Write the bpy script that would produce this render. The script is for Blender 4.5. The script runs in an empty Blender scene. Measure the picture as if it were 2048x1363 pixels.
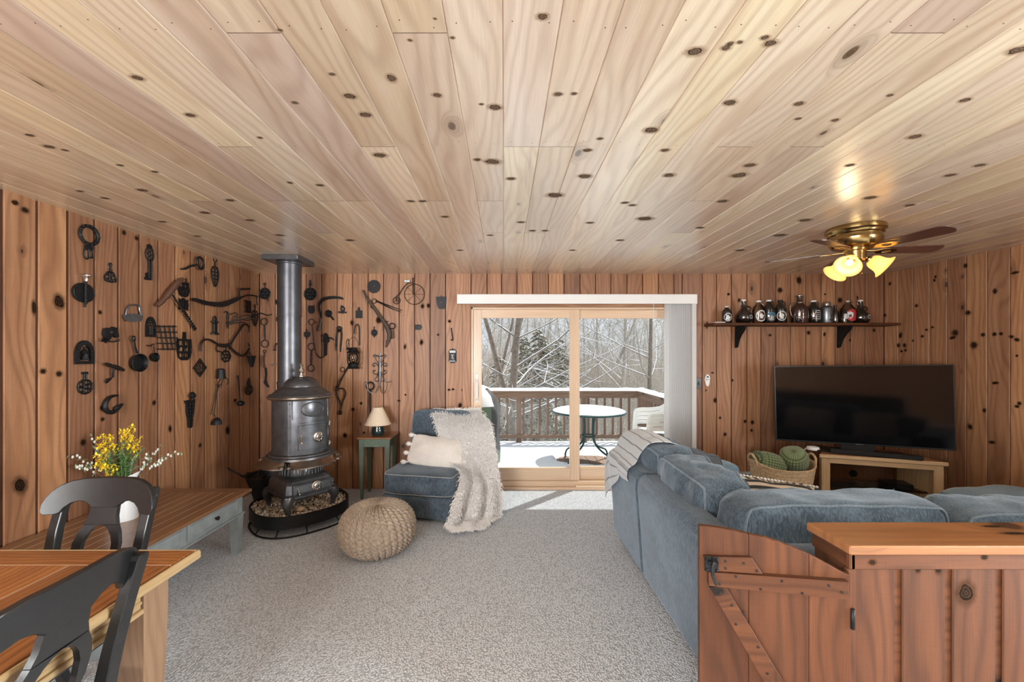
import bpy, bmesh, math, random
from mathutils import Vector, Matrix, noise
from mathutils.geometry import tessellate_polygon
PI = math.pi
S = bpy.context.scene
C = S.collection
R = random.Random(7)

# ---------------------------------------------------------------- camera
F = 820.0; CX = 1008.0; CY = 708.0; EYE = 1.527      # focal length and axis in pixels of the 2048x1363 frame
cam = bpy.data.objects.new('camera', bpy.data.cameras.new('camera'))
C.objects.link(cam)
cam.location = (0, 0, EYE); cam.rotation_euler = (PI/2, 0, 0)
cam.data.sensor_width = 36; cam.data.lens = F/2048*36
cam.data.shift_x = (1024-CX)/2048; cam.data.shift_y = (CY-681.5)/2048
cam.data.clip_start = .05; cam.data.clip_end = 400
S.camera = cam
# ---------------------------------------------------------------- view and sky
S.view_settings.view_transform = 'Standard'; S.view_settings.look = 'None'
S.view_settings.gamma = 1; S.view_settings.use_curve_mapping = False
S.view_settings.exposure = 0.0
w = bpy.data.worlds.new('sky'); S.world = w; w.use_nodes = True
nt = w.node_tree; nt.nodes.clear()
wo = nt.nodes.new('ShaderNodeOutputWorld'); bg = nt.nodes.new('ShaderNodeBackground')
tc = nt.nodes.new('ShaderNodeTexCoord'); mp = nt.nodes.new('ShaderNodeMapping')
mp.inputs['Scale'].default_value = (1.2, 1.2, 3.5)
cn = nt.nodes.new('ShaderNodeTexNoise'); cn.inputs['Scale'].default_value = 2.6; cn.inputs['Detail'].default_value = 6
cr = nt.nodes.new('ShaderNodeValToRGB')
cr.color_ramp.elements[0].position = .38; cr.color_ramp.elements[0].color = (.60, .68, .82, 1)
cr.color_ramp.elements[1].position = .62; cr.color_ramp.elements[1].color = (.86, .89, .95, 1)
nt.links.new(tc.outputs['Generated'], mp.inputs[0]); nt.links.new(mp.outputs[0], cn.inputs['Vector'])
nt.links.new(cn.outputs[0], cr.inputs[0]); nt.links.new(cr.outputs[0], bg.inputs[0]); nt.links.new(bg.outputs[0], wo.inputs[0])
bg.inputs[1].default_value = 1.25
# ---------------------------------------------------------------- sun
def light(name, kind, loc, energy, color, **kw):
    l = bpy.data.lights.new(name, kind); l.energy = energy; l.color = color
    for k, v in kw.items():
        if k != 'rot': setattr(l, k, v)
    o = bpy.data.objects.new(name, l); C.objects.link(o); o.location = loc
    if 'rot' in kw: o.rotation_euler = kw['rot']
    return o
sun = light('sun', 'SUN', (20, 20, 30), 8.0, (1, .97, .92), angle=.012)
d = Vector((-.70, -.68, -1.84))          # light travels from the right of the woods down into the room
sun.rotation_euler = d.to_track_quat('-Z', 'Y').to_euler()
# unseen fill lamps added out of view to brighten the room
light('rear_fill', 'AREA', (-1.65, -3.50, 1.45), 285, (.97, .985, 1), shape='RECTANGLE', size=1.55, size_y=1.3, rot=(PI/2, 0, 0))
light('left_fill', 'AREA', (-2.86, -1.9, 1.45), 265, (.97, .985, 1), shape='RECTANGLE', size=1.8, size_y=1.3, rot=(PI/2, 0, -PI/2))
light('right_fill', 'AREA', (4.40, -.42, 1.45), 425, (.97, .985, 1), shape='RECTANGLE', size=1.9, size_y=1.3, rot=(PI/2, 0, PI/2))
portal = light('door_sky_portal', 'AREA', (.82, 4.80, 1.07), 1, (1, 1, 1), shape='RECTANGLE', size=2.3, size_y=2.0, rot=(-PI/2, 0, 0)); portal.data.cycles.is_portal = True

# ================================================================= helpers
class MB:
    """collects geometry for ONE mesh"""
    def __init__(s): s.v = []; s.f = []; s.m = []; s.uv = []; s.sm = []
    def face(s, idx, mi=0, uv=None, sm=False):
        s.f.append(idx); s.m.append(mi); s.uv.append(uv); s.sm.append(sm)
    def add(s, vs):
        n = len(s.v); s.v.extend([tuple(p) for p in vs]); return n
    def quad(s, a, b, c, d, mi=0, uv=None):
        n = s.add([a, b, c, d]); s.face((n, n+1, n+2, n+3), mi, uv)
    def box(s, lo, hi, mi=0, M=None):
        x0, y0, z0 = lo; x1, y1, z1 = hi
        p = [Vector(q) for q in ((x0,y0,z0),(x1,y0,z0),(x1,y1,z0),(x0,y1,z0),(x0,y0,z1),(x1,y0,z1),(x1,y1,z1),(x0,y1,z1))]
        if M is not None: p = [M @ q for q in p]
        n = s.add(p)
        dims = (x1-x0, y1-y0, z1-z0); L = max(range(3), key=lambda i: dims[i])
        k = len(s.f)*10.0
        raw = ((x0,y0,z0),(x1,y0,z0),(x1,y1,z0),(x0,y1,z0),(x0,y0,z1),(x1,y0,z1),(x1,y1,z1),(x0,y1,z1))
        for q, ax in (((0,3,2,1),2),((4,5,6,7),2),((0,1,5,4),1),((2,3,7,6),1),((1,2,6,5),0),((3,0,4,7),0)):
            oth = [i for i in range(3) if i != ax]
            if L in oth: oth.remove(L); a = oth[0]; b = L
            else: a, b = oth
            s.face(tuple(n+i for i in q), mi, [(raw[i][a]+k, raw[i][b]+k*.37) for i in q])
    def bbox(s, lo, hi, bev=.004, mi=0, M=None):
        """bevelled box"""
        x0,y0,z0 = lo; x1,y1,z1 = hi
        b = min(bev, (x1-x0)*.45, (y1-y0)*.45, (z1-z0)*.45)
        cen = Vector(((x0+x1)/2,(y0+y1)/2,(z0+z1)/2)); h = Vector(((x1-x0)/2,(y1-y0)/2,(z1-z0)/2))
        dims = (x1-x0, y1-y0, z1-z0); L = max(range(3), key=lambda i: dims[i]); kk = len(s.f)*10.0
        def P(sx, sy, sz, ax):
            q = [h[0]-b, h[1]-b, h[2]-b]; q[ax] += b
            return Vector((cen[0]+sx*q[0], cen[1]+sy*q[1], cen[2]+sz*q[2]))
        idx = {}
        for sx in (-1,1):
            for sy in (-1,1):
                for sz in (-1,1):
                    for ax in range(3):
                        p = P(sx,sy,sz,ax)
                        idx[sx,sy,sz,ax] = (s.add([M @ p if M is not None else p]), p)
        def F(keys):
            ids = [idx[k][0] for k in keys]; ps = [idx[k][1] for k in keys]
            nrm = (ps[1]-ps[0]).cross(ps[2]-ps[1])
            c2 = sum(ps, Vector())/len(ps)-cen
            if nrm.dot(c2) < 0: ids.reverse(); ps.reverse()
            nn = [abs(t) for t in (ps[1]-ps[0]).cross(ps[2]-ps[1])]; ax = nn.index(max(nn))
            oth = [i for i in range(3) if i != ax]
            if L in oth: oth.remove(L); a = oth[0]; bb = L
            else: a, bb = oth
            s.face(tuple(ids), mi, [(q[a]+kk, q[bb]+kk*.37) for q in ps])
        for ax in range(3):
            o1, o2 = [i for i in range(3) if i != ax]
            for sg in (-1,1):
                ks = []
                for (a, c) in ((-1,-1),(1,-1),(1,1),(-1,1)):
                    k = [0,0,0]; k[ax] = sg; k[o1] = a; k[o2] = c; ks.append((*k, ax))
                F(ks)
        for ax in range(3):
            o1, o2 = [i for i in range(3) if i != ax]
            for a in (-1,1):
                for c in (-1,1):
                    k0 = [0,0,0]; k0[ax] = -1; k0[o1] = a; k0[o2] = c
                    k1 = list(k0); k1[ax] = 1
                    F([(*k0,o1),(*k1,o1),(*k1,o2),(*k0,o2)])
        for sx in (-1,1):
            for sy in (-1,1):
                for sz in (-1,1): F([(sx,sy,sz,0),(sx,sy,sz,1),(sx,sy,sz,2)])
    def tube(s, pts, r, n=8, mi=0, closed=False, caps=True, flat=1.0, up=None):
        pts = [Vector(p) for p in pts]; m = len(pts)
        rr = [r]*m if isinstance(r, (int, float)) else list(r)
        tang = []
        for i in range(m):
            a = pts[i-1] if (i > 0 or closed) else pts[i]; b = pts[(i+1) % m] if (i < m-1 or closed) else pts[i]
            t = (b-a); tang.append(t.normalized() if t.length > 1e-9 else Vector((0,0,1)))
        ref = Vector(up) if up else (Vector((0,0,1)) if abs(tang[0].z) < .9 else Vector((1,0,0)))
        nr = (ref - tang[0]*ref.dot(tang[0])).normalized()
        n0 = len(s.v); rings = []
        L = 0
        for i in range(m):
            if i: L += (pts[i]-pts[i-1]).length
            q = nr - tang[i]*nr.dot(tang[i])
            nr = q.normalized() if q.length > 1e-6 else tang[i].orthogonal().normalized()
            bi = tang[i].cross(nr)
            st = len(s.v)
            for k in range(n):
                a = 2*PI*k/n
                s.v.append(tuple(pts[i] + nr*math.cos(a)*rr[i]*flat + bi*math.sin(a)*rr[i]))
            rings.append((st, L))
        seq = list(range(m)) + ([0] if closed else [])
        for i in range(len(seq)-1):
            a, la = rings[seq[i]]; b, lb = rings[seq[i+1]]
            if closed and i == m-1: lb = la+.02
            for k in range(n):
                k2 = (k+1) % n
                s.face((a+k, a+k2, b+k2, b+k), mi, [(k/n*.1, la), ((k+1)/n*.1, la), ((k+1)/n*.1, lb), (k/n*.1, lb)], True)
        if caps and not closed:
            s.face(tuple(reversed(range(rings[0][0], rings[0][0]+n))), mi)
            s.face(tuple(range(rings[-1][0], rings[-1][0]+n)), mi)
    def lathe(s, prof, c=(0,0,0), n=24, mi=0, M=None, sx=1, sy=1, smooth=True, a0=0, a1=2*PI):
        """prof: list of (radius, z)"""
        full = abs(a1-a0-2*PI) < 1e-6
        n0 = len(s.v); cols = n if full else n+1
        for (r, z) in prof:
            for k in range(cols):
                a = a0+(a1-a0)*k/n
                p = Vector((r*math.cos(a)*sx, r*math.sin(a)*sy, z))
                if M is not None: p = M @ p
                s.v.append((p[0]+c[0], p[1]+c[1], p[2]+c[2]))
        acc = 0
        for i in range(len(prof)-1):
            l = math.hypot(prof[i+1][0]-prof[i][0], prof[i+1][1]-prof[i][1])
            for k in range(n):
                k2 = (k+1) % cols
                a = n0+i*cols+k; b = n0+i*cols+k2; c_ = n0+(i+1)*cols+k2; d_ = n0+(i+1)*cols+k
                s.face((a, b, c_, d_), mi, [(k/n, acc), ((k+1)/n, acc), ((k+1)/n, acc+l), (k/n, acc+l)], smooth)
            acc += l
        if full:
            if prof[0][0] > 1e-5: s.face(tuple(reversed(range(n0, n0+cols))), mi)
            if prof[-1][0] > 1e-5: b = n0+(len(prof)-1)*cols; s.face(tuple(range(b, b+cols)), mi)
    def ball(s, c, r, n=10, mi=0, sx=1, sy=1, sz=1, M=None):
        prof = [(max(r*math.sin(PI*i/n), 1e-6), -r*math.cos(PI*i/n)*sz) for i in range(n+1)]
        s.lathe(prof, c, max(8, int(n*1.4)), mi, M, sx, sy)
    def prism(s, loops, f, t0, t1, mi=0, bev=0):
        """loops: outer polygon then holes (2-D). f(a,b,t)->3-D point. extruded between depths t0 and t1"""
        loops = [[tuple(p) for p in l] for l in loops]
        flat = [p for l in loops for p in l]
        tris = tessellate_polygon([[Vector((p[0], p[1], 0)) for p in l] for l in loops])
        N = len(flat)
        a = s.add([f(p[0], p[1], t0) for p in flat]); b = s.add([f(p[0], p[1], t1) for p in flat])
        for t in tris:
            s.face(tuple(b+i for i in t), mi, [flat[i] for i in t]); s.face(tuple(a+i for i in reversed(t)), mi, [flat[i] for i in reversed(t)])
        o = 0
        for l in loops:
            m = len(l)
            for i in range(m):
                j = (i+1) % m
                s.face((a+o+i, a+o+j, b+o+j, b+o+i), mi, [(flat[o+i][0], flat[o+i][1]), (flat[o+j][0], flat[o+j][1]), (flat[o+j][0]+.01, flat[o+j][1]+.01), (flat[o+i][0]+.01, flat[o+i][1]+.01)])
            o += m
    def grid(s, P, mi=0, closed_u=False, uvs=(1, 1), sm=True, uvf=None):
        """P[i][j] points"""
        ni = len(P); nj = len(P[0]); n0 = s.add([p for row in P for p in row])
        for i in range(ni-1):
            for j in range(nj if closed_u else nj-1):
                j2 = (j+1) % nj
                uv = [(j/(nj-1)*uvs[0], i/(ni-1)*uvs[1]), ((j+1)/(nj-1)*uvs[0], i/(ni-1)*uvs[1]), ((j+1)/(nj-1)*uvs[0], (i+1)/(ni-1)*uvs[1]), (j/(nj-1)*uvs[0], (i+1)/(ni-1)*uvs[1])]
                s.face((n0+i*nj+j, n0+i*nj+j2, n0+(i+1)*nj+j2, n0+(i+1)*nj+j), mi, uv, sm)
    def build(s, name, mats, parent=None, root=None, fix=True, weld=False):
        """root: the thing whose placement the world coordinates are made relative to"""
        me = bpy.data.meshes.new(name)
        vs = s.v
        if root is not None:
            Mi = root_matrix(root).inverted(); vs = [tuple(Mi @ Vector(p)) for p in vs]
        me.from_pydata(vs, [], s.f)
        me.polygons.foreach_set('material_index', s.m); me.polygons.foreach_set('use_smooth', s.sm)
        ul = me.uv_layers.new(name='UVMap'); flat = []
        for f, uv in zip(s.f, s.uv):
            if uv is None: flat.extend([0.0, 0.0]*len(f))
            else:
                for q in uv: flat.extend((q[0], q[1]))
        ul.data.foreach_set('uv', flat)
        for m in (mats if isinstance(mats, (list, tuple)) else [mats]): me.materials.append(m)
        if fix or weld:
            bm = bmesh.new(); bm.from_mesh(me)
            if weld: bmesh.ops.remove_doubles(bm, verts=bm.verts, dist=1e-5)
            if fix: bmesh.ops.recalc_face_normals(bm, faces=bm.faces)
            bm.to_mesh(me); bm.free()
        me.update()
        o = bpy.data.objects.new(name, me); C.objects.link(o)
        if parent is not None: o.parent = parent
        return o
def root_matrix(o):
    M = Matrix.Translation(o.location) @ o.rotation_euler.to_matrix().to_4x4()
    return (root_matrix(o.parent) @ M) if o.parent else M
def tag(o, label, cat, group=None, kind=None):
    o['label'] = label; o['category'] = cat
    if group: o['group'] = group
    if kind: o['kind'] = kind
    return o
def thing(name, label, cat, loc=(0,0,0), rz=0, group=None):
    o = bpy.data.objects.new(name, None); C.objects.link(o); o.location = loc; o.rotation_euler = (0,0,rz)
    o.empty_display_size = .05
    return tag(o, label, cat, group)
def struct(o): o['kind'] = 'structure'; return o
def sm(o, ang=35):
    me = o.data
    for p in me.polygons: p.use_smooth = True
    try: me.set_sharp_from_angle(angle=math.radians(ang))
    except Exception: pass
    return o
def lerp(a, b, t): return a+(b-a)*t
def px(x, y, Y): return Vector(((x-CX)/F*Y, Y, EYE-(y-CY)/F*Y))       # the point seen at a pixel at depth Y
def catmull(pts, n):
    pts = [Vector(p) for p in pts]; out = []
    P = [pts[0]*2-pts[1]]+pts+[pts[-1]*2-pts[-2]]
    for i in range(1, len(P)-2):
        for k in range(n):
            t = k/n; a, b, c, d_ = P[i-1], P[i], P[i+1], P[i+2]
            out.append(.5*((2*b)+(c-a)*t+(2*a-5*b+4*c-d_)*t*t+(3*b-a-3*c+d_)*t**3))
    out.append(pts[-1]); return out
def smoothstep(a, b, x):
    t = max(0, min(1, (x-a)/(b-a))); return t*t*(3-2*t)

# ================================================================= materials
class G:
    def __init__(s, name):
        s.mat = bpy.data.materials.new(name); s.mat.use_nodes = True; s.nt = s.mat.node_tree; s.nt.nodes.clear()
        s.out = s.nt.nodes.new('ShaderNodeOutputMaterial')
    def n(s, t, ins=None, **props):
        nd = s.nt.nodes.new('ShaderNode'+t)
        for k, v in props.items(): setattr(nd, k, v)
        for k, v in (ins or {}).items():
            sk = nd.inputs[k]
            if isinstance(v, bpy.types.NodeSocket): s.nt.links.new(v, sk)
            elif isinstance(v, bpy.types.Node): s.nt.links.new(v.outputs[0], sk)
            else:
                if isinstance(v, tuple) and len(v) == 3 and sk.type == 'RGBA': v = (*v, 1)
                sk.default_value = v
        return nd
    def m(s, op, a, b=0.0, c=None):
        ins = {0: a, 1: b}
        if c is not None: ins[2] = c
        return s.n('Math', ins, operation=op).outputs[0]
    def mix(s, f, a, b, bt='MIX'):
        nd = s.n('Mix', None, data_type='RGBA', blend_type=bt)
        for k, v in ((0, f), (6, a), (7, b)):
            if isinstance(v, bpy.types.NodeSocket): s.nt.links.new(v, nd.inputs[k])
            else:
                if isinstance(v, tuple) and len(v) == 3: v = (*v, 1)
                nd.inputs[k].default_value = v
        return nd.outputs[2]
    def step(s, x, a, b):
        nd = s.n('MapRange', {0: x, 1: a, 2: b, 3: 0.0, 4: 1.0}, interpolation_type='SMOOTHSTEP'); return nd.outputs[0]
    def vec(s, x, y, z=0.0): return s.n('CombineXYZ', {0: x, 1: y, 2: z}).outputs[0]
    def noise(s, v, sc, det=2, rough=.5, dist=0.0, dim='3D'):
        return s.n('TexNoise', {'Vector': v, 'Scale': sc, 'Detail': det, 'Roughness': rough, 'Distortion': dist}, noise_dimensions=dim).outputs[0]
    def end(s, bsdf): s.nt.links.new(bsdf.outputs[0], s.out.inputs[0]); return s.mat
def princ(g, col, rough=.5, metal=0, bump=None, bs=.3, bd=.01, **kw):
    ins = {'Base Color': col, 'Roughness': rough, 'Metallic': metal}
    if bump is not None: ins['Normal'] = g.n('Bump', {'Height': bump, 'Strength': bs, 'Distance': bd}).outputs[0]
    ins.update({k.replace('_', ' '): v for k, v in kw.items()})
    return g.n('BsdfPrincipled', ins)
def plain(name, col, rough=.5, metal=0, var=.12, sc=20, bs=.15, bd=.002, **kw):
    g = G(name); co = g.n('TexCoord').outputs['Object']
    nz = g.noise(co, sc, 4)
    dark = tuple(c*(1-var*2) for c in col); lite = tuple(min(1, c*(1+var)) for c in col)
    return g.end(princ(g, g.mix(nz, dark, lite), rough, metal, nz, bs, bd, **kw))
def wood(name, light, mid, dark, rings=70, knots=1.0, kscale=(4.6, 2.6), ksize=.085, rough=.45, coat=0.0, coatr=.2, streak=(.25, .2, .2), streakf=.4, var=.25, ringf=.35, bs=.2, saw=0.0, huev=.0, spec=.5, coati=1.5):
    g = G(name); uv = g.n('UVMap', uv_map='UVMap').outputs[0]; sp = g.n('SeparateXYZ', {0: uv}); u, v = sp.outputs[0], sp.outputs[1]
    bi = g.m('FLOOR', g.m('MULTIPLY', u, .1))
    wn = g.n('TexWhiteNoise', {'W': bi}, noise_dimensions='1D'); rv = wn.outputs['Value']
    wc = g.n('SeparateColor', {0: wn.outputs['Color']})
    vv = g.m('ADD', v, g.m('MULTIPLY', rv, 37.0))
    # knots
    wob = g.noise(g.vec(g.m('MULTIPLY', u, 9.0), g.m('MULTIPLY', vv, 7.0)), 1.0, 2)
    kv = g.vec(g.m('MULTIPLY', u, kscale[0]), g.m('MULTIPLY', vv, kscale[1]))
    vo = g.n('TexVoronoi', {'Vector': kv, 'Scale': 1.0}, voronoi_dimensions='2D')
    cc = g.n('SeparateColor', {0: vo.outputs['Color']})
    dist = g.m('ADD', vo.outputs['Distance'], g.m('MULTIPLY', g.m('SUBTRACT', wob, .5), .10))
    dist = g.m('DIVIDE', dist, g.m('ADD', .45, g.m('MULTIPLY', cc.outputs[1], .9)))
    keep = g.m('LESS_THAN', cc.outputs[0], .55*knots)
    core = g.m('MULTIPLY', g.m('SUBTRACT', 1.0, g.step(dist, ksize*.7, ksize*1.15)), keep)
    halo = g.m('MULTIPLY', g.m('SUBTRACT', 1.0, g.step(dist, ksize, ksize*4.2)), keep)
    # rings that flow around the knots
    flow = g.noise(g.vec(g.m('MULTIPLY', u, 3.2), g.m('MULTIPLY', vv, .7)), 1.0, 2, .45)
    ph = g.m('ADD', g.m('MULTIPLY', u, rings), g.m('ADD', g.m('MULTIPLY', flow, 26.0), g.m('MULTIPLY', g.m('POWER', halo, 1.5), 6.0)))
    ring = g.m('ADD', g.m('MULTIPLY', g.m('SINE', g.m('MULTIPLY', ph, 2.2)), .5), .5)
    ring = g.m('POWER', ring, 2.2)
    fib = g.noise(g.vec(g.m('MULTIPLY', u, 330.0), g.m('MULTIPLY', vv, 7.0)), 1.0, 3, .6)
    broad = g.noise(g.vec(g.m('MULTIPLY', u, 11.0), g.m('MULTIPLY', vv, .8)), 1.0, 4, .6)
    c = g.mix(g.step(broad, .3, .72), light, mid)
    c = g.mix(g.m('MULTIPLY', g.step(broad, .60, .78), streakf), c, streak)
    c = g.mix(g.m('MULTIPLY', ring, ringf), c, dark)
    c = g.mix(g.m('MULTIPLY', g.step(fib, .35, .8), .28), c, dark)
    tone = g.m('ADD', 1-var*.6, g.m('MULTIPLY', rv, var*1.2))
    c = g.mix(1.0, c, g.n('CombineColor', {0: tone, 1: g.m('ADD', tone, g.m('MULTIPLY', g.m('SUBTRACT', wc.outputs[0], .5), huev)), 2: g.m('ADD', tone, g.m('MULTIPLY', g.m('SUBTRACT', wc.outputs[1], .5), huev*2))}).outputs[0], 'MULTIPLY')
    c = g.mix(g.m('MULTIPLY', halo, .42), c, tuple(x*.55 for x in dark))
    kc = g.mix(g.m('ADD', g.m('MULTIPLY', g.m('SINE', g.m('MULTIPLY', dist, 260.0)), .5), .5), tuple(x*.16 for x in dark), tuple(x*.45 for x in dark))
    c = g.mix(core, c, kc)
    h = g.m('SUBTRACT', fib, g.m('MULTIPLY', core, .5))
    if saw:
        sw = g.noise(g.vec(g.m('MULTIPLY', u, 14.0), g.m('MULTIPLY', vv, 260.0)), 1.0, 2)
        h = g.m('ADD', h, g.m('MULTIPLY', sw, saw)); c = g.mix(g.m('MULTIPLY', g.step(sw, .45, .75), .16*saw), c, dark)
    return g.end(princ(g, c, rough, 0, h, bs, .0015, Coat_Weight=coat, Coat_Roughness=coatr, Coat_IOR=coati, Specular_IOR_Level=spec))
def knot_mat(name, ca, cb, ha, hb, rimc):
    g = G(name); uv = g.n('UVMap', uv_map='UVMap').outputs[0]; sp = g.n('SeparateXYZ', {0: uv})
    fu, fv = g.m('FRACT', sp.outputs[0]), g.m('FRACT', sp.outputs[1])
    x = g.m('MULTIPLY', g.m('SUBTRACT', fu, .5), 2.0); y = g.m('MULTIPLY', g.m('SUBTRACT', fv, .5), 2.0)
    nz = g.noise(g.vec(sp.outputs[0], sp.outputs[1]), 5.0, 4, .6)
    r = g.m('ADD', g.m('SQRT', g.m('ADD', g.m('MULTIPLY', x, x), g.m('MULTIPLY', y, y))), g.m('MULTIPLY', g.m('SUBTRACT', nz, .5), .45))
    ringy = g.m('ADD', g.m('MULTIPLY', g.m('SINE', g.m('MULTIPLY', r, 30.0)), .5), .5)
    core = g.m('SUBTRACT', 1.0, g.step(r, .36, .43))
    rim = g.m('MULTIPLY', g.m('SUBTRACT', 1.0, g.step(g.m('ABSOLUTE', g.m('SUBTRACT', r, .41)), .02, .08)), .9)
    halo = g.m('MULTIPLY', g.m('SUBTRACT', 1.0, g.step(r, .40, .92)), .55)
    c = g.mix(ringy, ca, cb)
    c = g.mix(core, g.mix(ringy, ha, hb), c)
    c = g.mix(rim, c, rimc)
    al = g.m('MAXIMUM', g.m('MAXIMUM', core, rim), halo)
    b = princ(g, c, .75, 0, None, Specular_IOR_Level=.05)
    tr = g.n('BsdfTransparent'); mx = g.n('MixShader', {0: al, 1: tr.outputs[0], 2: b.outputs[0]})
    return g.end(mx)
def glassy(name, tint=(1,1,1), r=.03, gl=1.0):
    g = G(name)
    fr = g.n('Fresnel', {'IOR': 1.45}).outputs[0]
    tr = g.n('BsdfTransparent', {'Color': tint}); gs = g.n('BsdfGlossy', {'Color': (1,1,1), 'Roughness': r})
    return g.end(g.n('MixShader', {0: g.m('MULTIPLY', fr, gl), 1: tr.outputs[0], 2: gs.outputs[0]}))
def fabric(name, a, b, sc=60, rough=.9, sheen=.5, sheent=(.7,.8,.9), bs=.35, stretch=(1,1,.25), bd=.004):
    g = G(name); co = g.n('TexCoord').outputs['Object']
    mpn = g.n('Mapping', {'Vector': co, 'Scale': stretch}).outputs[0]
    n1 = g.noise(mpn, sc*1.6, 3, .7); n2 = g.noise(co, 5.0, 3); n3 = g.noise(co, sc*8, 1)
    f = g.m('ADD', g.m('MULTIPLY', n1, .65), g.m('MULTIPLY', n2, .35))
    c = g.mix(g.step(f, .36, .64), a, b)
    return g.end(princ(g, c, rough, 0, g.m('ADD', g.m('MULTIPLY', n1, .5), n3), bs, bd, Sheen_Weight=sheen, Sheen_Roughness=.4, Sheen_Tint=(*sheent, 1), Specular_IOR_Level=.15))
M = {}
M['ceil'] = wood('ceiling_pine', (.76,.635,.48), (.645,.495,.34), (.33,.20,.115), rings=60, knots=.22, kscale=(4.5,2.2), ksize=.05, rough=.33, coat=1.0, coatr=.28, coati=1.95, streak=(.26,.185,.155), streakf=.7, var=.26, ringf=.32, bs=.12, huev=.08)
M['wall'] = wood('stained_pine_boards', (.42,.215,.110), (.30,.135,.064), (.115,.042,.019), rings=60, knots=.3, kscale=(4.4,2.3), ksize=.055, rough=.5, coat=.1, coatr=.35, streak=(.17,.075,.045), streakf=.55, var=.5, ringf=.38, bs=.35, saw=.6, huev=.06)
M['groove'] = plain('dark_wood_groove', (.075,.026,.014), .8)
M['knot'] = knot_mat('dark_knot', (.012,.007,.004), (.040,.020,.012), (.05,.022,.010), (.09,.042,.018), (.010,.005,.003))
M['knot_pale'] = knot_mat('ceiling_knot', (.075,.045,.028), (.17,.115,.08), (.30,.185,.10), (.42,.28,.16), (.035,.018,.012))
M['fir'] = wood('clear_fir', (.74,.56,.40), (.66,.47,.32), (.46,.29,.17), rings=120, knots=0, rough=.4, coat=.3, streakf=.1, var=.1, ringf=.2, bs=.08)
M['oak'] = wood('oak_stained_top', (.42,.165,.045), (.30,.105,.028), (.09,.028,.008), rings=110, knots=0, rough=.33, coat=.4, coatr=.25, streak=(.2,.07,.02), var=.25, ringf=.5, bs=.15)
M['palewood'] = wood('pale_oak', (.50,.36,.19), (.42,.28,.14), (.25,.15,.07), rings=110, knots=0, rough=.45, var=.1, ringf=.3, bs=.12)
M['legwood'] = wood('brown_oak_leg', (.33,.205,.125), (.27,.16,.095), (.15,.08,.045), rings=90, knots=0, rough=.45, var=.1, ringf=.3, bs=.12)
M['coffee'] = wood('coffee_table_top', (.27,.135,.065), (.20,.095,.045), (.09,.04,.018), rings=120, knots=0, rough=.34, coat=.35, coatr=.25, var=.2, ringf=.45, bs=.12)
M['halfwall'] = wood('orange_stained_pine', (.135,.048,.018), (.090,.030,.0105), (.025,.008,.003), rings=55, knots=.5, kscale=(4,2.6), ksize=.09, rough=.62, coat=.0, spec=.3, streak=(.15,.05,.02), var=.22, ringf=.4, bs=.4, saw=.5)
M['cap'] = wood('varnished_pine_cap', (.33,.135,.045), (.25,.095,.03), (.09,.03,.011), rings=40, knots=.8, kscale=(3,2.4), ksize=.09, rough=.3, coat=.5, coatr=.25, var=.1, ringf=.3, bs=.15)
M['tvwood'] = wood('light_oak_stand', (.50,.34,.19), (.42,.27,.14), (.26,.15,.07), rings=100, knots=0, rough=.5, var=.1, ringf=.3, bs=.1)
M['tvtop'] = wood('brown_stand_top', (.34,.16,.08), (.28,.13,.06), (.15,.06,.03), rings=100, knots=0, rough=.35, var=.1, ringf=.3, bs=.1)
M['iron'] = plain('black_cast_iron', (.017,.017,.019), .5, .5, .4, 60, .35, .002)
M['iron2'] = plain('forged_dark_iron', (.035,.026,.022), .55, .6, .4, 60, .35, .002)
M['steel'] = plain('worn_steel', (.22,.24,.26), .35, .9, .2, 30)
M['brass'] = plain('antique_brass', (.42,.29,.12), .22, 1, .12, 8, .04)
M['pewter'] = plain('nickel', (.62,.58,.53), .25, 1, .1, 20, .05)
M['stove'] = plain('stove_iron', (.15,.155,.17), .33, .75, .3, 14, .25, .003)
M['stove_trim'] = plain('stove_trim_metal', (.42,.35,.29), .28, .95, .3, 10, .15)
M['pipe'] = plain('stove_pipe_metal', (.13,.135,.15), .38, .75, .3, 9, .1)
M['blackpaint'] = plain('black_paint', (.012,.013,.015), .33, 0, .25, 40, .1, .001, Coat_Weight=.3, Coat_Roughness=.25)
M['greenpaint'] = plain('sage_paint', (.115,.16,.12), .6, 0, .2, 25, .3)
M['greypaint'] = plain('distressed_grey_paint', (.30,.34,.35), .55, 0, .18, 12, .35)
M['white'] = plain('white_plastic', (.80,.80,.79), .4, 0, .02, 5, .02)
def blindm():
    g = G('vinyl_blind'); b = princ(g, (.82,.82,.82), .45, 0, None); t = g.n('BsdfTranslucent', {'Color': (.85,.85,.85)}); return g.end(g.n('MixShader', {0: .35, 1: b.outputs[0], 2: t.outputs[0]}))
M['blind'] = blindm()
M['blackplastic'] = plain('black_plastic', (.012,.012,.013), .3, 0, .1, 40, .05)
M['screen'] = plain('tv_screen', (.003,.003,.0035), .09, 0, .0, 1, .0, Specular_IOR_Level=.38)
M['glass'] = glassy('window_glass', (.97,.99,.98), .0, .55)
M['clear'] = glassy('clear_glass', (.86,.84,.80), .04, 1.2)
M['smoke'] = glassy('smoked_glass', (.72,.68,.62), .03, 1.0)
M['sofa'] = fabric('blue_chenille', (.042,.060,.080), (.112,.150,.190), 70)
M['sofa_lt'] = fabric('pale_blue_chenille', (.10,.17,.23), (.18,.28,.36), 70)
M['pillow_dark'] = fabric('charcoal_linen', (.045,.05,.06), (.09,.095,.11), 90)
M['piping'] = fabric('piping_cord', (.10,.13,.16), (.19,.24,.28), 120)
M['pipinglt'] = fabric('pale_piping', (.30,.32,.32), (.42,.44,.44), 120)
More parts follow.
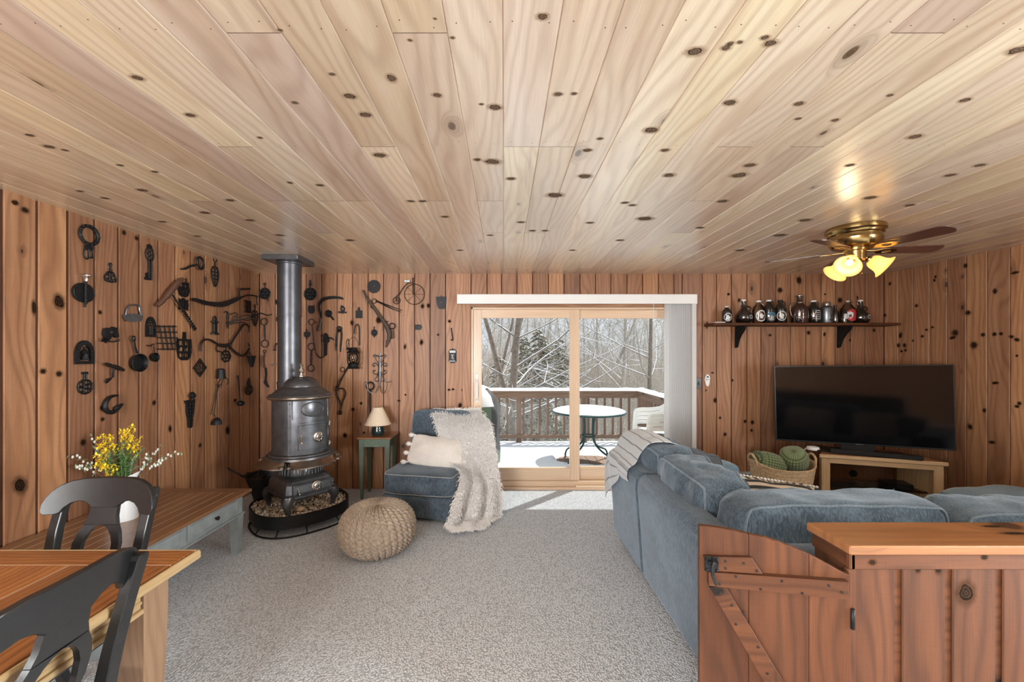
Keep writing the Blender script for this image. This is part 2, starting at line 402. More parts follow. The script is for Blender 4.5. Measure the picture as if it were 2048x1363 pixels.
M['linen'] = fabric('ivory_linen', (.64,.60,.56), (.80,.77,.73), 90, sheent=(1,1,1), stretch=(1,1,1))
M['fur'] = plain('white_faux_fur', (.88,.87,.86), .9, 0, .08, 30, .2, Sheen_Weight=.5)
M['green_knit'] = None
M['gravel'] = plain('river_pebble', (.68,.57,.45), .7, 0, .35, 9, .3)
M['snow'] = plain('fresh_snow', (.80,.82,.86), .65, 0, .015, 6, .25, .01)
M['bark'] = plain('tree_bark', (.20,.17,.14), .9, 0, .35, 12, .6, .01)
M['barkhaze'] = plain('hazed_bark', (.40,.36,.31), .95, 0, .2, 6, .2)  # bark colour lightened to stand in for haze on farther trees
M['needle'] = plain('spruce_needles', (.16,.19,.11), .9, 0, .3, 6, .4)
M['deckwood'] = wood('weathered_deck', (.23,.145,.10), (.18,.11,.075), (.08,.045,.03), rings=70, knots=.2, rough=.8, var=.2, bs=.3)
M['patiogreen'] = plain('dark_green_metal', (.018,.055,.055), .4, .3)
M['cover_g'] = plain('green_vinyl_cover', (.10,.15,.10), .7, 0, .2, 8, .4)
M['cover_b'] = plain('dark_vinyl_cover', (.03,.03,.032), .6, 0, .2, 8, .3)
M['shade'] = plain('linen_lampshade', (.70,.57,.43), .8, 0, .05, 60)
M['ceramic'] = plain('white_ceramic', (.66,.68,.70), .18, 0, .02, 5, .02, Coat_Weight=.4)
M['lampbase'] = plain('dark_teal_glaze', (.012,.03,.032), .1, 0, .2, 10, .02, Coat_Weight=.8)
M['amber'] = plain('black_brown_glass', (.010,.007,.006), .06, 0, .1, 5, .0, Coat_Weight=1.0, Specular_IOR_Level=.8)
M['maroon'] = plain('deep_brown_glass', (.035,.012,.010), .06, 0, .1, 5, .0, Coat_Weight=1.0, Specular_IOR_Level=.8)
M['blade'] = wood('walnut_blade', (.11,.045,.03), (.085,.032,.022), (.035,.012,.009), rings=80, knots=0, rough=.35, coat=.3, var=.05, ringf=.3, bs=.05)
M['woodhandle'] = wood('old_brown_handle', (.12,.055,.035), (.085,.038,.024), (.03,.012,.008), rings=90, knots=0, rough=.5, var=.05, bs=.2)
M['hamewood'] = wood('old_grey_brown_wood', (.085,.058,.045), (.06,.04,.03), (.025,.016,.012), rings=90, knots=0, rough=.6, var=.05, bs=.3)
M['leaf'] = plain('green_leaf', (.12,.24,.07), .6, 0, .3, 60)
M['leaf2'] = plain('sage_leaf', (.26,.36,.22), .6, 0, .2, 60)
M['stem'] = plain('brown_stem', (.13,.10,.05), .7, 0, .2, 40)
M['yellow'] = plain('yellow_petal', (.85,.62,.03), .6, 0, .1, 60)
M['catkin'] = plain('silver_catkin', (.58,.58,.52), .8, 0, .1, 60)
M['labelw'] = plain('printed_white', (.62,.62,.62), .5, 0, .05, 30)
M['labelb'] = plain('printed_blue', (.03,.13,.20), .5, 0, .1, 30)
M['labelr'] = plain('printed_red', (.45,.03,.035), .5, 0, .1, 30)
M['labelg'] = plain('printed_grey', (.25,.27,.30), .5, 0, .1, 30)
M['whiteline'] = plain('pale_joint_line', (.62,.55,.47), .6)
def emis(name, col, st):
    g = G(name); e = g.n('Emission', {'Color': col, 'Strength': st}); return g.end(e)
def shade_glass():
    g = G('amber_frosted_glass')
    b = princ(g, (.85,.62,.30), .35, 0, None)
    t = g.n('BsdfTranslucent', {'Color': (.95,.72,.34)}); e = g.n('Emission', {'Color': (1,.72,.28,1), 'Strength': .22})
    m1 = g.n('MixShader', {0: .6, 1: b.outputs[0], 2: t.outputs[0]})
    return g.end(g.n('AddShader', {0: m1.outputs[0], 1: e.outputs[0]}))
M['tulip'] = shade_glass(); M['bulb'] = emis('lit_bulb', (1,.9,.65), 5)
def carpet():
    g = G('berber_carpet'); co = g.n('TexCoord').outputs['Object']
    vo = g.n('TexVoronoi', {'Vector': g.n('Mapping', {'Vector': co, 'Scale': (1,.8,1)}).outputs[0], 'Scale': 115.0})
    n2 = g.noise(co, 60, 3, .7); n3 = g.noise(co, 1.3, 3)
    cc = g.n('SeparateColor', {0: vo.outputs['Color']})
    c = g.mix(g.step(vo.outputs['Distance'], .25, .75), (.74,.79,.86), (.35,.37,.40))
    c = g.mix(g.m('MULTIPLY', cc.outputs[0], .4), c, (.585,.62,.67)); c = g.mix(g.m('MULTIPLY', g.step(n2, .55, .75), .35), c, (.33,.335,.345))
    c = g.mix(g.m('MULTIPLY', g.step(n3, .4, .7), .18), c, (.505,.53,.565))
    return g.end(princ(g, c, .95, 0, g.m('SUBTRACT', 1.0, vo.outputs['Distance']), .8, .006, Sheen_Weight=.2, Specular_IOR_Level=.1))
M['carpet'] = carpet()
def knit(name, a, b, su, sv):
    g = G(name); uv = g.n('UVMap', uv_map='UVMap').outputs[0]; sp = g.n('SeparateXYZ', {0: uv})
    su_ = g.m('SINE', g.m('MULTIPLY', sp.outputs[0], su)); sv_ = g.m('SINE', g.m('MULTIPLY', sp.outputs[1], sv))
    h = g.m('MULTIPLY', g.m('ABSOLUTE', su_), g.m('ABSOLUTE', sv_))
    return g.end(princ(g, g.mix(g.step(h, .1, .6), a, b), .9, 0, h, .7, .004, Sheen_Weight=.3))
M['green_knit'] = knit('green_waffle_knit', (.065,.085,.03), (.20,.25,.12), 120, 120)
# ================================================================= the room
XL, XR, YB, YR, ZC = -2.776, 4.315, 4.655, -3.6, 2.44
# door opening in the back wall
DX0, DX1, DZ = -.372, 2.02, 2.058
def knot_quad(mb, f, a, b, ra, rb, rot, k):
    """knot inlaid in the board face: f(a,b)->3-D point"""
    ps = []
    for (x, y) in ((-1,-1),(1,-1),(1,1),(-1,1)):
        X, Y = x*ra*2.4, y*rb*2.4; ps.append(f(a+X*math.cos(rot)-Y*math.sin(rot), b+X*math.sin(rot)+Y*math.cos(rot)))
    mb.quad(*ps, mi=2, uv=[(k,k*3),(k+1,k*3),(k+1,k*3+1),(k,k*3+1)])
def board_wall(name, f, edges, z0f, z1f, gap, seed, knots=(), skip=None, wins=()):
    """vertical boards; f(a, z, d) -> point at distance a along the wall, height z, depth d behind the face"""
    rr = random.Random(seed); mb = MB(); dep = .011; bv = .0022
    for i in range(len(edges)-1):
        a0, a1 = edges[i]+gap*.5, edges[i+1]-gap*.5
        segs = [(z0f, z1f)] if skip is None else skip(edges[i], edges[i+1], z0f, z1f)
        off = (i+1)*10 + 1 + rr.random()*3
        for (z0, z1, c0, c1) in [(s_+(a0, a1))[:4] if len(s_) == 2 else s_ for s_ in segs]:
            A = [(c0, dep), (c0, bv), (c0+bv, 0), (c1-bv, 0), (c1, bv), (c1, dep)]
            for (p, q) in zip(A[:-1], A[1:]):
                u0, u1 = off+p[0]-c0-p[1]*.3, off+q[0]-c0+q[1]*.3
                mb.quad(f(p[0], z0, p[1]), f(q[0], z0, q[1]), f(q[0], z1, q[1]), f(p[0], z1, p[1]), 0, [(u0, z0), (u1, z0), (u1, z1), (u0, z1)])
            mb.quad(f(c0, z0, 0), f(c1, z0, 0), f(c1, z0, .03), f(c0, z0, .03), 0, [(off, 0), (off+.1, 0), (off+.1, .02), (off, .02)])
    # backing sheet
    for (a0, a1, z0, z1) in (skip.back if hasattr(skip, 'back') else [(edges[0]-.0, edges[-1]+.0, z0f, z1f)]):
        pts = [f(a0, z0, dep), f(a1, z0, dep), f(a1, z1, dep), f(a0, z1, dep), f(a0, z0, .14), f(a1, z0, .14), f(a1, z1, .14), f(a0, z1, .14)]
        n = mb.add(pts)
        for q in ((0,1,2,3),(7,6,5,4),(0,4,5,1),(2,6,7,3),(1,5,6,2),(0,3,7,4)): mb.face(tuple(n+t for t in q), 1)
    for k, (a, z, ra, rz) in enumerate(knots): knot_quad(mb, lambda p, q: f(p, q, -.0006), a, z, ra, rz, rr.uniform(-.25, .25), k+1)
    return struct(mb.build(name, [M['wall'], M['groove'], M['knot']], fix=False))
def lwk(x, y):   # pixel on the left wall -> (Y, z)
    Y = XL*F/(x-CX); return Y, EYE-(y-CY)/F*Y
def bwk(x, y): return (x-CX)/F*YB, EYE-(y-CY)/F*YB
def rwk(x, y):
    Y = XR*F/(x-CX); return Y, EYE-(y-CY)/F*Y
# left wall
WS = {'l': (-2.85, -.95, .75, 2.12), 'r': (-1.42, .58, .75, 2.12)}
def wskip(key):
    y0_, y1_, a_, b_ = WS[key]
    def fn(a, b, z0, z1):
        if b > y0_ and a < y1_: return [(z0, a_), (b_, z1)]
        return [(z0, z1)]
    fn.back = [(YR-.14, y0_, 0, ZC), (y1_, YB+.14, 0, ZC), (y0_, y1_, 0, a_), (y0_, y1_, b_, ZC)]
    return fn
ed = [YB-.1705*k for k in range(50) if YB-.1705*k > YR-.2]; ed[-1] = YR; ed.reverse()
kn = [(*lwk(118,603),.022,.032),(*lwk(50,420),.014,.012),(*lwk(40,970),.022,.034),(*lwk(118,747),.013,.013),(*lwk(86,742),.012,.012),(*lwk(200,624),.010,.010),(*lwk(248,465),.012,.012),(*lwk(273,476),.012,.012),(*lwk(205,815),.014,.014),(*lwk(205,838),.010,.010),(*lwk(68,615),.010,.028),(*lwk(340,857),.012,.02),(*lwk(400,890),.012,.014),(*lwk(455,860),.02,.03),(*lwk(166,884),.012,.015),(*lwk(470,800),.014,.012),(*lwk(308,805),.012,.015),(*lwk(30,405),.012,.010)]
board_wall('wall_left', lambda a, z, d: (XL-d, a, z), ed, 0, ZC, .0155, 3, kn, wskip('l'))
# back wall: boards left of the door, short boards above it, boards to the right of it
eb = [(p-CX)/F*YB for p in ([519+31*k for k in range(14)])]; eb[-1] = DX0-.003
wid = [(p-CX)/F*YB for p in (941,974,1003,1034,1065,1097,1128,1160,1191,1222,1254,1285,1317,1348)]
right = [DX1+.004]+[(p-CX)/F*YB for p in (1404.6,1433.5,1463,1494,1522,1552,1581.5,1612,1643,1671,1702,1731,1768)]
edges = eb+wid[1:]+right
def skipf(a, b, z0, z1):
    if a >= DX0-.01 and b <= DX1+.01: return [(DZ+.03, z1)]
    return [(z0, z1)]
skipf.back = [(edges[0]-.14, DX0, 0, ZC), (DX0, DX1, DZ+.03, ZC), (DX1, edges[-1]+.14, 0, ZC)]
kb = [(*bwk(x,y),a,b) for x,y,a,b in ((757,640,.02,.025),(845,612,.014,.018),(857,611,.014,.018),(843,684,.014,.022),(810,693,.01,.02),(899,642,.012,.012),(876,669,.009,.009),(745,612,.016,.016),(920,810,.014,.02),(811,789,.008,.008),(898,779,.012,.008),(906,778,.012,.008),(925,780,.008,.01),(704,645,.014,.02),(618,800,.014,.02),(722,806,.012,.012),(706,818,.014,.014),(798,801,.012,.008),(1457,588,.011,.011),(1478,600,.010,.016),(1560,580,.02,.02),(1598,560,.02,.03),(1490,842,.012,.014),(1505,844,.014,.016),(1414,650,.01,.025),(1503,860,.01,.01),(1450,868,.012,.014),(1650,588,.008,.008),(1540,670,.012,.01),(1617,665,.014,.016),(1649,668,.01,.018),(1748,660,.01,.014),(1680,600,.018,.02),(1715,595,.006,.014),(1720,740,.01,.01),(1430,800,.012,.02),(1440,835,.01,.01),(1465,760,.008,.01),(1425,745,.012,.006),(566,700,.012,.014),(690,870,.016,.02),(580,890,.02,.02),(885,900,.012,.012),(728,865,.01,.01),(1412,780,.005,.01),(1700,680,.008,.01))]
board_wall('wall_back', lambda a, z, d: (a, YB+d, z), edges, 0, ZC, .010, 5, kb, skipf)
# right wall
er = [YB-.1655*k for k in range(52) if YB-.1655*k > YR-.16]; er[-1] = YR; er.reverse()
kr = [(*rwk(x,y),a,b) for x,y,a,b in ((1931,531,.012,.014),(1936,625,.016,.016),(1948,690,.02,.022),(1940,853,.014,.018),(1833,611,.012,.012),(1801,670,.013,.022),(1797,690,.013,.016),(1809,690,.013,.016),(1803,702,.01,.01),(1811,700,.01,.01),(1845,672,.012,.01),(1853,659,.01,.008),(1865,654,.01,.008),(1826,681,.008,.008),(1869,560,.008,.012),(1871,553,.008,.01),(1989,668,.012,.012),(2002,667,.010,.010),(1966,669,.012,.012),(2023,673,.014,.010),(2034,679,.014,.010),(2034,711,.007,.007),(1993,765,.012,.008),(1988,766,.01,.008),(2034,812,.012,.01),(2039,806,.01,.01),(1984,884,.018,.01),(1990,582,.012,.016),(1780,567,.01,.014),(1770,630,.012,.012),(1910,665,.02,.02),(1905,675,.02,.01),(2030,545,.02,.008),(1969,820,.01,.014))]
board_wall('wall_right', lambda a, z, d: (XR+d, a, z), er, 0, ZC, .008, 9, kr, wskip('r'))
# wall behind the camera; unseen windows here and in side walls added for fill
def window(name, f, a0, a1, z0, z1):
    mb = MB()
    for (p, q, c, e) in ((a0, a1, z0, z0+.06), (a0, a1, z1-.06, z1), (a0, a0+.06, z0+.06, z1-.06), (a1-.06, a1, z0+.06, z1-.06)):
        A, B = f(p, c, -.015), f(q, e, .12); mb.box(tuple(map(min, A, B)), tuple(map(max, A, B)))
    o = struct(mb.build(name, M['fir'])); g_ = MB(); A, B = f(a0+.05, z0+.05, .05), f(a1-.05, z1-.05, .054); g_.box(tuple(map(min, A, B)), tuple(map(max, A, B))); g_.build('pane', M['glass'], o)
mb = MB(); x0_, x1_, z0_, z1_ = -2.5, -.8, .75, 2.12
for lo, hi in (((XL, YR-.14, 0), (x0_, YR, ZC)), ((x1_, YR-.14, 0), (XR, YR, ZC)), ((x0_, YR-.14, 0), (x1_, YR, z0_)), ((x0_, YR-.14, z1_), (x1_, YR, ZC))): mb.box(lo, hi)
struct(mb.build('wall_rear', M['wall']))
window('added_window_1', lambda a, z, d: (a, YR-d, z), x0_, x1_, z0_, z1_)
window('added_window_2', lambda a, z, d: (XL-d, a, z), *WS['l']); window('added_window_3', lambda a, z, d: (XR+d, a, z), *WS['r'])
# floor
mb = MB(); mb.quad((XL-.1, YR-.1, 0), (XR+.1, YR-.1, 0), (XR+.1, YB+.02, 0), (XL-.1, YB+.02, 0), 0); mb.quad((XL-.1, YR-.1, -.1), (XR+.1, YR-.1, -.1), (XR+.1, YB+.02, -.1), (XL-.1, YB+.02, -.1), 0)
struct(mb.build('floor', M['carpet']))
# ceiling: tongue and groove boards with V joints, staggered butt joints and nails
mb = MB(); rc = random.Random(21); pitch = .1575; x0 = -.003-pitch*18
rows = [1.166+.64*k for k in range(-8, 7)]
def cq(x, y, z): return (x, y, ZC+z)
bv = .0035
known = {}   # board index -> butt joint rows read from the photograph
def bidx(px_, Y): return int(math.floor(((px_-CX)/F*Y-x0)/pitch))
for (jx, row) in ((785,0),(1062,1),(1115,1),(745,1),(525,0),(1830,0),(960,2),(880,2),(1085,3),(700,2),(830,0.0001),(590,2),(1420,2.0),(470,1),(1600,1),(1450,1.0)):
    Y = 1.166+.64*round(row); known.setdefault(bidx(jx, Y), []).append(Y)
nb = int((XR-x0)/pitch)+2
for i in range(nb):
    a, b = x0+i*pitch, x0+(i+1)*pitch
    if b > XR+.02: b = XR+.02
    if a >= XR: break
    js = list(known.get(i, []))
    js += rc.sample([r_ for r_ in rows if r_ < .9 or r_ > 2.0], 2)
    js = sorted(set(js)); cuts = [YR-.05]+js+[YB+.02]
    for k in range(len(cuts)-1):
        y0, y1 = cuts[k], cuts[k+1]
        if y1-y0 < .1: continue
        off = (i*7+k*3+1)*10+1+rc.random()*3
        e = .0012
        def U(x, y): return (off+x-a, y)
        mb.quad(cq(a+bv,y0+e,0), cq(a+bv,y1-e,0), cq(b-bv,y1-e,0), cq(b-bv,y0+e,0), 0, [U(a+bv,y0),U(a+bv,y1),U(b-bv,y1),U(b-bv,y0)])
        mb.quad(cq(a,y0,bv), cq(a,y1,bv), cq(a+bv,y1-e,0), cq(a+bv,y0+e,0), 0, [U(a,y0),U(a,y1),U(a+bv,y1),U(a+bv,y0)])
        mb.quad(cq(b-bv,y0+e,0), cq(b-bv,y1-e,0), cq(b,y1,bv), cq(b,y0,bv), 0, [U(b-bv,y0),U(b-bv,y1),U(b,y1),U(b,y0)])
        for yy, s_ in ((y0, 1), (y1, -1)): mb.quad(cq(a,yy,.008), cq(b,yy,.008), cq(b-bv,yy+s_*e,0), cq(a+bv,yy+s_*e,0), 1)
    for r_ in rows:
        if .2 < r_ < YB-.1:
            for fx in (.2, .78):
                cx_, cy_ = a+(b-a)*(fx+rc.uniform(-.04,.04)), r_+rc.uniform(-.02,.02)-.03
                n = mb.add([cq(cx_+.0022*math.cos(t*PI/3), cy_+.0022*math.sin(t*PI/3), -.0004) for t in range(6)]); mb.face(tuple(reversed(range(n, n+6))), 1)
def ck(x, y, sx_, sy_):
    Y = (ZC-EYE)*F/(CY-y); return ((x-CX)/F*Y, Y, sx_*Y/F, sy_*Y/F*Y*.9/(ZC-EYE)*.98)
CK = [(275,155,9,5),(381,230,8,4.5),(1390,103,13,10),(1302,260,11,7),(1085,33,9,6),(783,156,7,11),(1460,205,10,8),(1116,188,7,5),(1148,187,5,4),(874,190,7,5),(1022,357,7,4),(1830,273,10,6),(1598,207,8,4),(1596,237,5,3.5),(2035,100,13,6),(700,192,9,7),(731,229,9,5),(963,208,4,3),(990,214,10,5),(664,148,5,4),(955,319,6,4),(985,323,12,5),(1100,358,0,0),(1461,87,6,5),(1480,84,5,4),(1530,75,7,5),(1541,86,10,6),(1452,95,8,4),(285,380,8,3),(310,343,5,3),(870,37,3,3),(98,293,8,3),(160,382,5,2),(210,396,6,2),(395,472,5,2),(1478,350,12,3),(1338,350,9,3),(1445,402,8,4),(1500,330,9,4),(1170,352,10,4),(1110,390,12,4),(845,402,6,2.5),(822,402,6,2.5),(890,433,6,2.5),(1042,444,6,2.5),(1065,461,5,2),(1090,461,5,2),(1250,405,6,3),(1290,437,12,2.5),(1175,300,7,3),(1200,277,5,3),(580,365,4,3),(520,275,4,3),(410,425,8,2),(325,443,6,2),(1700,330,7,3),(1740,395,9,3),(1820,410,7,2.5),(1900,350,8,3),(1960,330,8,3),(1670,240,6,4),(1560,470,9,2),(1480,500,7,2),(1610,440,9,2.5),(240,330,5,3),(60,270,6,3),(130,300,5,2.5),(640,370,6,2.5),(760,310,10,4),(590,205,5,4),(560,60,4,4),(905,75,4,3),(820,80,4,3),(1265,410,6,2),(1180,445,6,2.5),(1400,455,6,2),(700,480,7,1.5),(500,440,7,2),(560,470,7,1.5),(460,400,7,2),(1240,480,6,1.5),(980,470,5,1.5),(920,500,5,1.5),(1145,500,5,1.5),(1780,190,5,4),(1930,200,8,5),(1330,300,7,4)]
for k, (x, y, a, b) in enumerate(CK):
    if a == 0: continue
    X, Y, ra, rb = ck(x, y, a, b)
    knot_quad(mb, lambda p, q: cq(p, q, -.0006), X, Y, ra, max(rb*.62, ra*.7), 0 if k % 3 else .15, k+3)
mb.box((XL-.1, YR-.1, ZC+.010), (XR+.1, YB+.1, ZC+.06), 1)
struct(mb.build('ceiling', [M['ceil'], M['groove'], M['knot_pale']], fix=False))

# ================================================================= patio door
door = thing('door_1', 'pale fir sliding glass patio door in the back wall', 'door', ((DX0+DX1)/2, YB, 0)); door['kind'] = 'structure'
del door['category']
def dpart(name, boxes, mat='fir', parent=door, bev=.003):
    mb = MB()
    for lo, hi in boxes: mb.bbox(lo, hi, bev)
    return mb.build(name, M[mat], parent, root=door)
dpart('door_frame', [((DX0,YB-.012,0),(DX0+.022,YB+.12,DZ)), ((DX1-.03,YB-.012,0),(DX1,YB+.12,DZ)), ((DX0,YB-.012,DZ-.022),(DX1,YB+.12,DZ+.0))])
dpart('threshold', [((DX0,YB-.045,.0),(DX1,YB+.14,.03)), ((DX0,YB-.01,.03),(DX1,YB+.13,.09)), ((.805,YB-.055,.03),(DX1,YB-.01,.045))])
xm0, xm1 = .749, .862        # meeting stiles
y0, y1 = YB+.012, YB+.052
a = dpart('sliding_panel', [((DX0+.022,y0,.09),(DX0+.118,y1,DZ-.022)), ((xm0,y0,.09),(xm1,y1,DZ-.022)), ((DX0+.118,y0,.09),(xm0,y1,.235)), ((DX0+.118,y0,DZ-.118),(xm0,y1,DZ-.022))])
g_ = MB(); g_.box((DX0+.11,YB+.03,.23),(xm0+.01,YB+.034,DZ-.11)); g_.build('glass_pane', M['glass'], a, root=door)
hmb = MB(); zc0, zc1 = 1.0, 1.29; hx = DX0+.062
hmb.bbox((hx-.016,YB+.004,zc0-.02),(hx+.016,YB+.014,zc1+.02), .006); hmb.tube([(hx,YB+.01,zc0),(hx+.006,YB-.03,zc0+.03),(hx+.008,YB-.036,(zc0+zc1)/2),(hx+.006,YB-.03,zc1-.09),(hx,YB+.008,zc1-.05)], .008, 8)
hh = hmb.build('door_handle', M['white'], a, root=door); sm(hh)
y0, y1 = YB+.062, YB+.10
b = dpart('fixed_panel', [((xm1-.09,y0,.09),(xm1,y1,DZ-.022)), ((DX1-.12,y0,.09),(DX1-.03,y1,DZ-.022)), ((xm1,y0,.09),(DX1-.12,y1,.235)), ((xm1,y0,DZ-.118),(DX1-.12,y1,DZ-.022))])
g_ = MB(); g_.box((xm1-.01,YB+.08,.23),(DX1-.11,YB+.084,DZ-.11)); g_.build('glass_pane', M['glass'], b, root=door)
t = MB(); t.bbox((DX0-.004,YB-.014,DZ+.002),(DX1+.004,YB+.01,DZ+.052), .003); t.bbox((DX0-.10,YB-.014,0),(DX0-.004,YB+.002,DZ+.052), .003)
struct(t.build('trim_1', M['wall']))
# valance and vertical blinds
vl = thing('vertical_blinds', 'white vertical blinds stacked at the right of the patio door under a long valance', 'blinds', (.8, YB-.06, 1.9))
v = MB(); VX0, VX1 = (914-CX)/F*(YB-.1), (1395-CX)/F*(YB-.1); vz1 = EYE+(CY-590)/F*(YB-.1); vz0 = EYE+(CY-607)/F*(YB-.1)
v.bbox((VX0,YB-.1,vz0),(VX1,YB-.094,vz1+.012), .002); v.bbox((VX0,YB-.1,vz1+.006),(VX1,YB-.001,vz1+.012), .002); v.bbox((VX0,YB-.1,vz0),(VX0+.006,YB-.001,vz1+.012), .002); v.bbox((VX1-.006,YB-.1,vz0),(VX1,YB-.001,vz1+.012), .002)
v.build('valance', M['white'], vl, root=vl)
bx0, bx1 = (1333-CX)/F*(YB-.05), (1379-CX)/F*(YB-.05); n = 14
for k in range(n):
    x = lerp(bx0, bx1, k/(n-1)); v = MB(); P = []
    for zz in (.07, vz0+.01):
        P.append([(x+.011*math.cos(q*PI), YB-.092+.084*q, zz) for q in [i/6 for i in range(7)]])
    v.grid(P); v.build('slat', M['blind'], vl, root=vl)
v = MB(); v.bbox((bx1+.012,YB-.09,.07),(bx1+.06,YB-.085,vz0+.01), .001); v.build('slat', M['blind'], vl, root=vl)
v = MB(); v.tube([px(1307,607,YB-.07), px(1307.5,640,YB-.07), px(1308.5,733,YB-.07)], .0035, 6); v.build('wand', M['white'], vl, root=vl)
# baseboard heater at the right of the back wall
hx0, hx1 = 2.22, 3.3
ht = thing('baseboard_heater', 'low pale metal baseboard heater on the back wall behind the basket', 'heater', (2.7, YB-.03, 0))
v = MB(); v.bbox((hx0,YB-.062,.03),(hx1,YB-.058,.15), .002); v.bbox((hx0,YB-.055,.185),(hx1,YB-.002,.20), .002); v.bbox((hx0,YB-.006,.02),(hx1,YB-.001,.2), .001); v.bbox((hx0,YB-.06,.0),(hx0+.02,YB-.001,.2), .003)
v.build('cover', M['blind'], ht, root=ht)
v = MB(); v.tube([(hx0+.02,YB-.03,.10),(hx1-.02,YB-.03,.10)], .012, 8)
for k in range(90): x = hx0+.03+k*.0115; v.box((x,YB-.052,.07),(x+.001,YB-.008,.14))
v.build('heating_fins', M['steel'], ht, root=ht)
# light switch plate and fan remote on the wall
o = thing('light_switch', 'black switch plate on the wall right of the blinds', 'light switch', (0,0,0)); cx_, cz_ = bwk(1393,766); o.location = (cx_, YB, cz_)
v = MB(); v.bbox((-.055,-.007,-.06),(.055,-.0005,.06), .003); v.build('plate', M['blackplastic'], o); 
for s_ in (-.022, .022): v = MB(); v.bbox((s_-.008,-.016,-.018),(s_+.008,-.006,.018), .003); v.build('toggle', M['blackplastic'], o)
cx_, cz_ = bwk(1413.5,760); o = thing('fan_remote', 'small white remote in a holder on the wall right of the switch plate', 'remote', (cx_, YB, cz_))
v = MB(); v.prism([[(.030*math.cos(t*PI/12)*(1 if math.sin(t*PI/12) > 0 else .8), .068*math.sin(t*PI/12)) for t in range(24)]], lambda a, b, t: (a, -t, b), .0, .022); sm(v.build('body', M['white'], o), 40)
v = MB(); v.lathe([(.012,0),(.012,.003)], (0,0,0), 14, M=Matrix.Translation((0,-.022,.04)) @ Matrix.Rotation(PI/2,4,'X')); v.lathe([(.005,0),(.005,.003)], (0,0,0), 10, M=Matrix.Translation((-.012,-.022,.005)) @ Matrix.Rotation(PI/2,4,'X')); v.tube([(.022*math.cos(a),-.023,.03+.022*math.sin(a)) for a in [PI+.4+i*.33 for i in range(8)]], .002, 5); v.build('button', M['blackplastic'], o)
# ================================================================= dining table and chairs
def tex_off(mb, k):   # push every uv of a mesh to its own board
    mb.uv = [None if u is None else [(q[0]+k*10, q[1]) for q in u] for u in mb.uv]
TX1, TY1, TZ = -1.195, 1.62, .76; TX0, TY0 = -2.16, .02
tb = thing('dining_table', 'orange-brown plank dining table with pale edges in the bottom left corner', 'table', ((TX0+TX1)/2, .82, 0))
mb = MB(); k = 0
yb_ = TY1-.018-.108
mb.bbox((TX0+.018, yb_, TZ-.03), (TX1-.018, TY1-.018, TZ), .0015); k += 1
xs = [TX0+.018, -1.925, -1.665, -1.405, TX1-.018]; xs = [TX0+.018, -2.08, -1.83, -1.58, -1.33, TX1-.018]
for a, b in zip(xs[:-1], xs[1:]): mb.bbox((a+.0015, TY0+.12, TZ-.03), (b-.0015, yb_-.002, TZ), .0015)
mb.bbox((TX0+.018, TY0, TZ-.03), (TX1-.018, TY0+.117, TZ), .0015)
mb.build('tabletop', M['oak'], tb, root=tb)
mb = MB()
for a in xs[1:-1]: mb.box((a-.0016, TY0+.12, TZ-.02), (a+.0016, yb_, TZ-.0004))
mb.box((TX0+.02, yb_-.0022, TZ-.02), (TX1-.02, yb_+.0004, TZ-.0004)); mb.build('joint_line', M['whiteline'], tb, root=tb)
mb = MB()
mb.bbox((TX1-.018, TY0, TZ-.036), (TX1+.002, TY1, TZ-.001), .007); mb.bbox((TX0, TY0, TZ-.036), (TX0+.018, TY1, TZ-.001), .007)
mb.bbox((TX0, TY1-.018, TZ-.036), (TX1, TY1, TZ-.001), .007); mb.bbox((TX0, TY0-.018, TZ-.036), (TX1, TY0, TZ-.001), .007)
mb.box((TX0+.02, TY0, TZ-.036), (TX1-.02, TY1-.02, TZ-.0305))
mb.build('edge_band', M['palewood'], tb, root=tb)
mb = MB()
for (x0, x1) in ((TX1-.085, TX1-.062), (TX0+.062, TX0+.085)):
    mb.bbox((x0, TY0+.1, TZ-.115), (x1, TY1-.2, TZ-.036), .002); mb.bbox((x0-.006, TY0+.1, TZ-.13), (x1+.012, TY1-.2, TZ-.112), .003); mb.bbox((x0-.002, TY0+.1, TZ-.098), (x1+.006, TY1-.2, TZ-.086), .003)
for (y0, y1) in ((TY1-.12, TY1-.1), (TY0+.1, TY0+.12)): mb.bbox((TX0+.1, y0, TZ-.115), (TX1-.1, y1, TZ-.036), .002)
mb.build('apron', M['palewood'], tb, root=tb)
for (x, y) in ((TX1-.165, TY1-.192), (TX0+.06, TY1-.192), (TX1-.165, TY0+.07), (TX0+.06, TY0+.07)):
    mb = MB(); n = mb.add([]); 
    prof = [(0, .034), (.02, .037), (.55, .051), (.66, .0525), (.724, .0525)]
    rings = []
    for z, r in prof: rings.append(mb.add([(x+.0525+sx*r, y+.0525+sy*r, z) for sx, sy in ((-1,-1),(1,-1),(1,1),(-1,1))]))
    for i in range(len(rings)-1):
        for q in range(4):
            a, b = rings[i], rings[i+1]; q2 = (q+1) % 4
            mb.face((a+q, a+q2, b+q2, b+q), 0, [(q*.1, prof[i][0]), (q*.1+.1, prof[i][0]), (q*.1+.1, prof[i+1][0]), (q*.1, prof[i+1][0])])
    mb.face(tuple(rings[0]+i for i in range(4))); mb.face(tuple(rings[-1]+i for i in range(4)))
    mb.build('leg', M['legwood'], tb, root=tb)

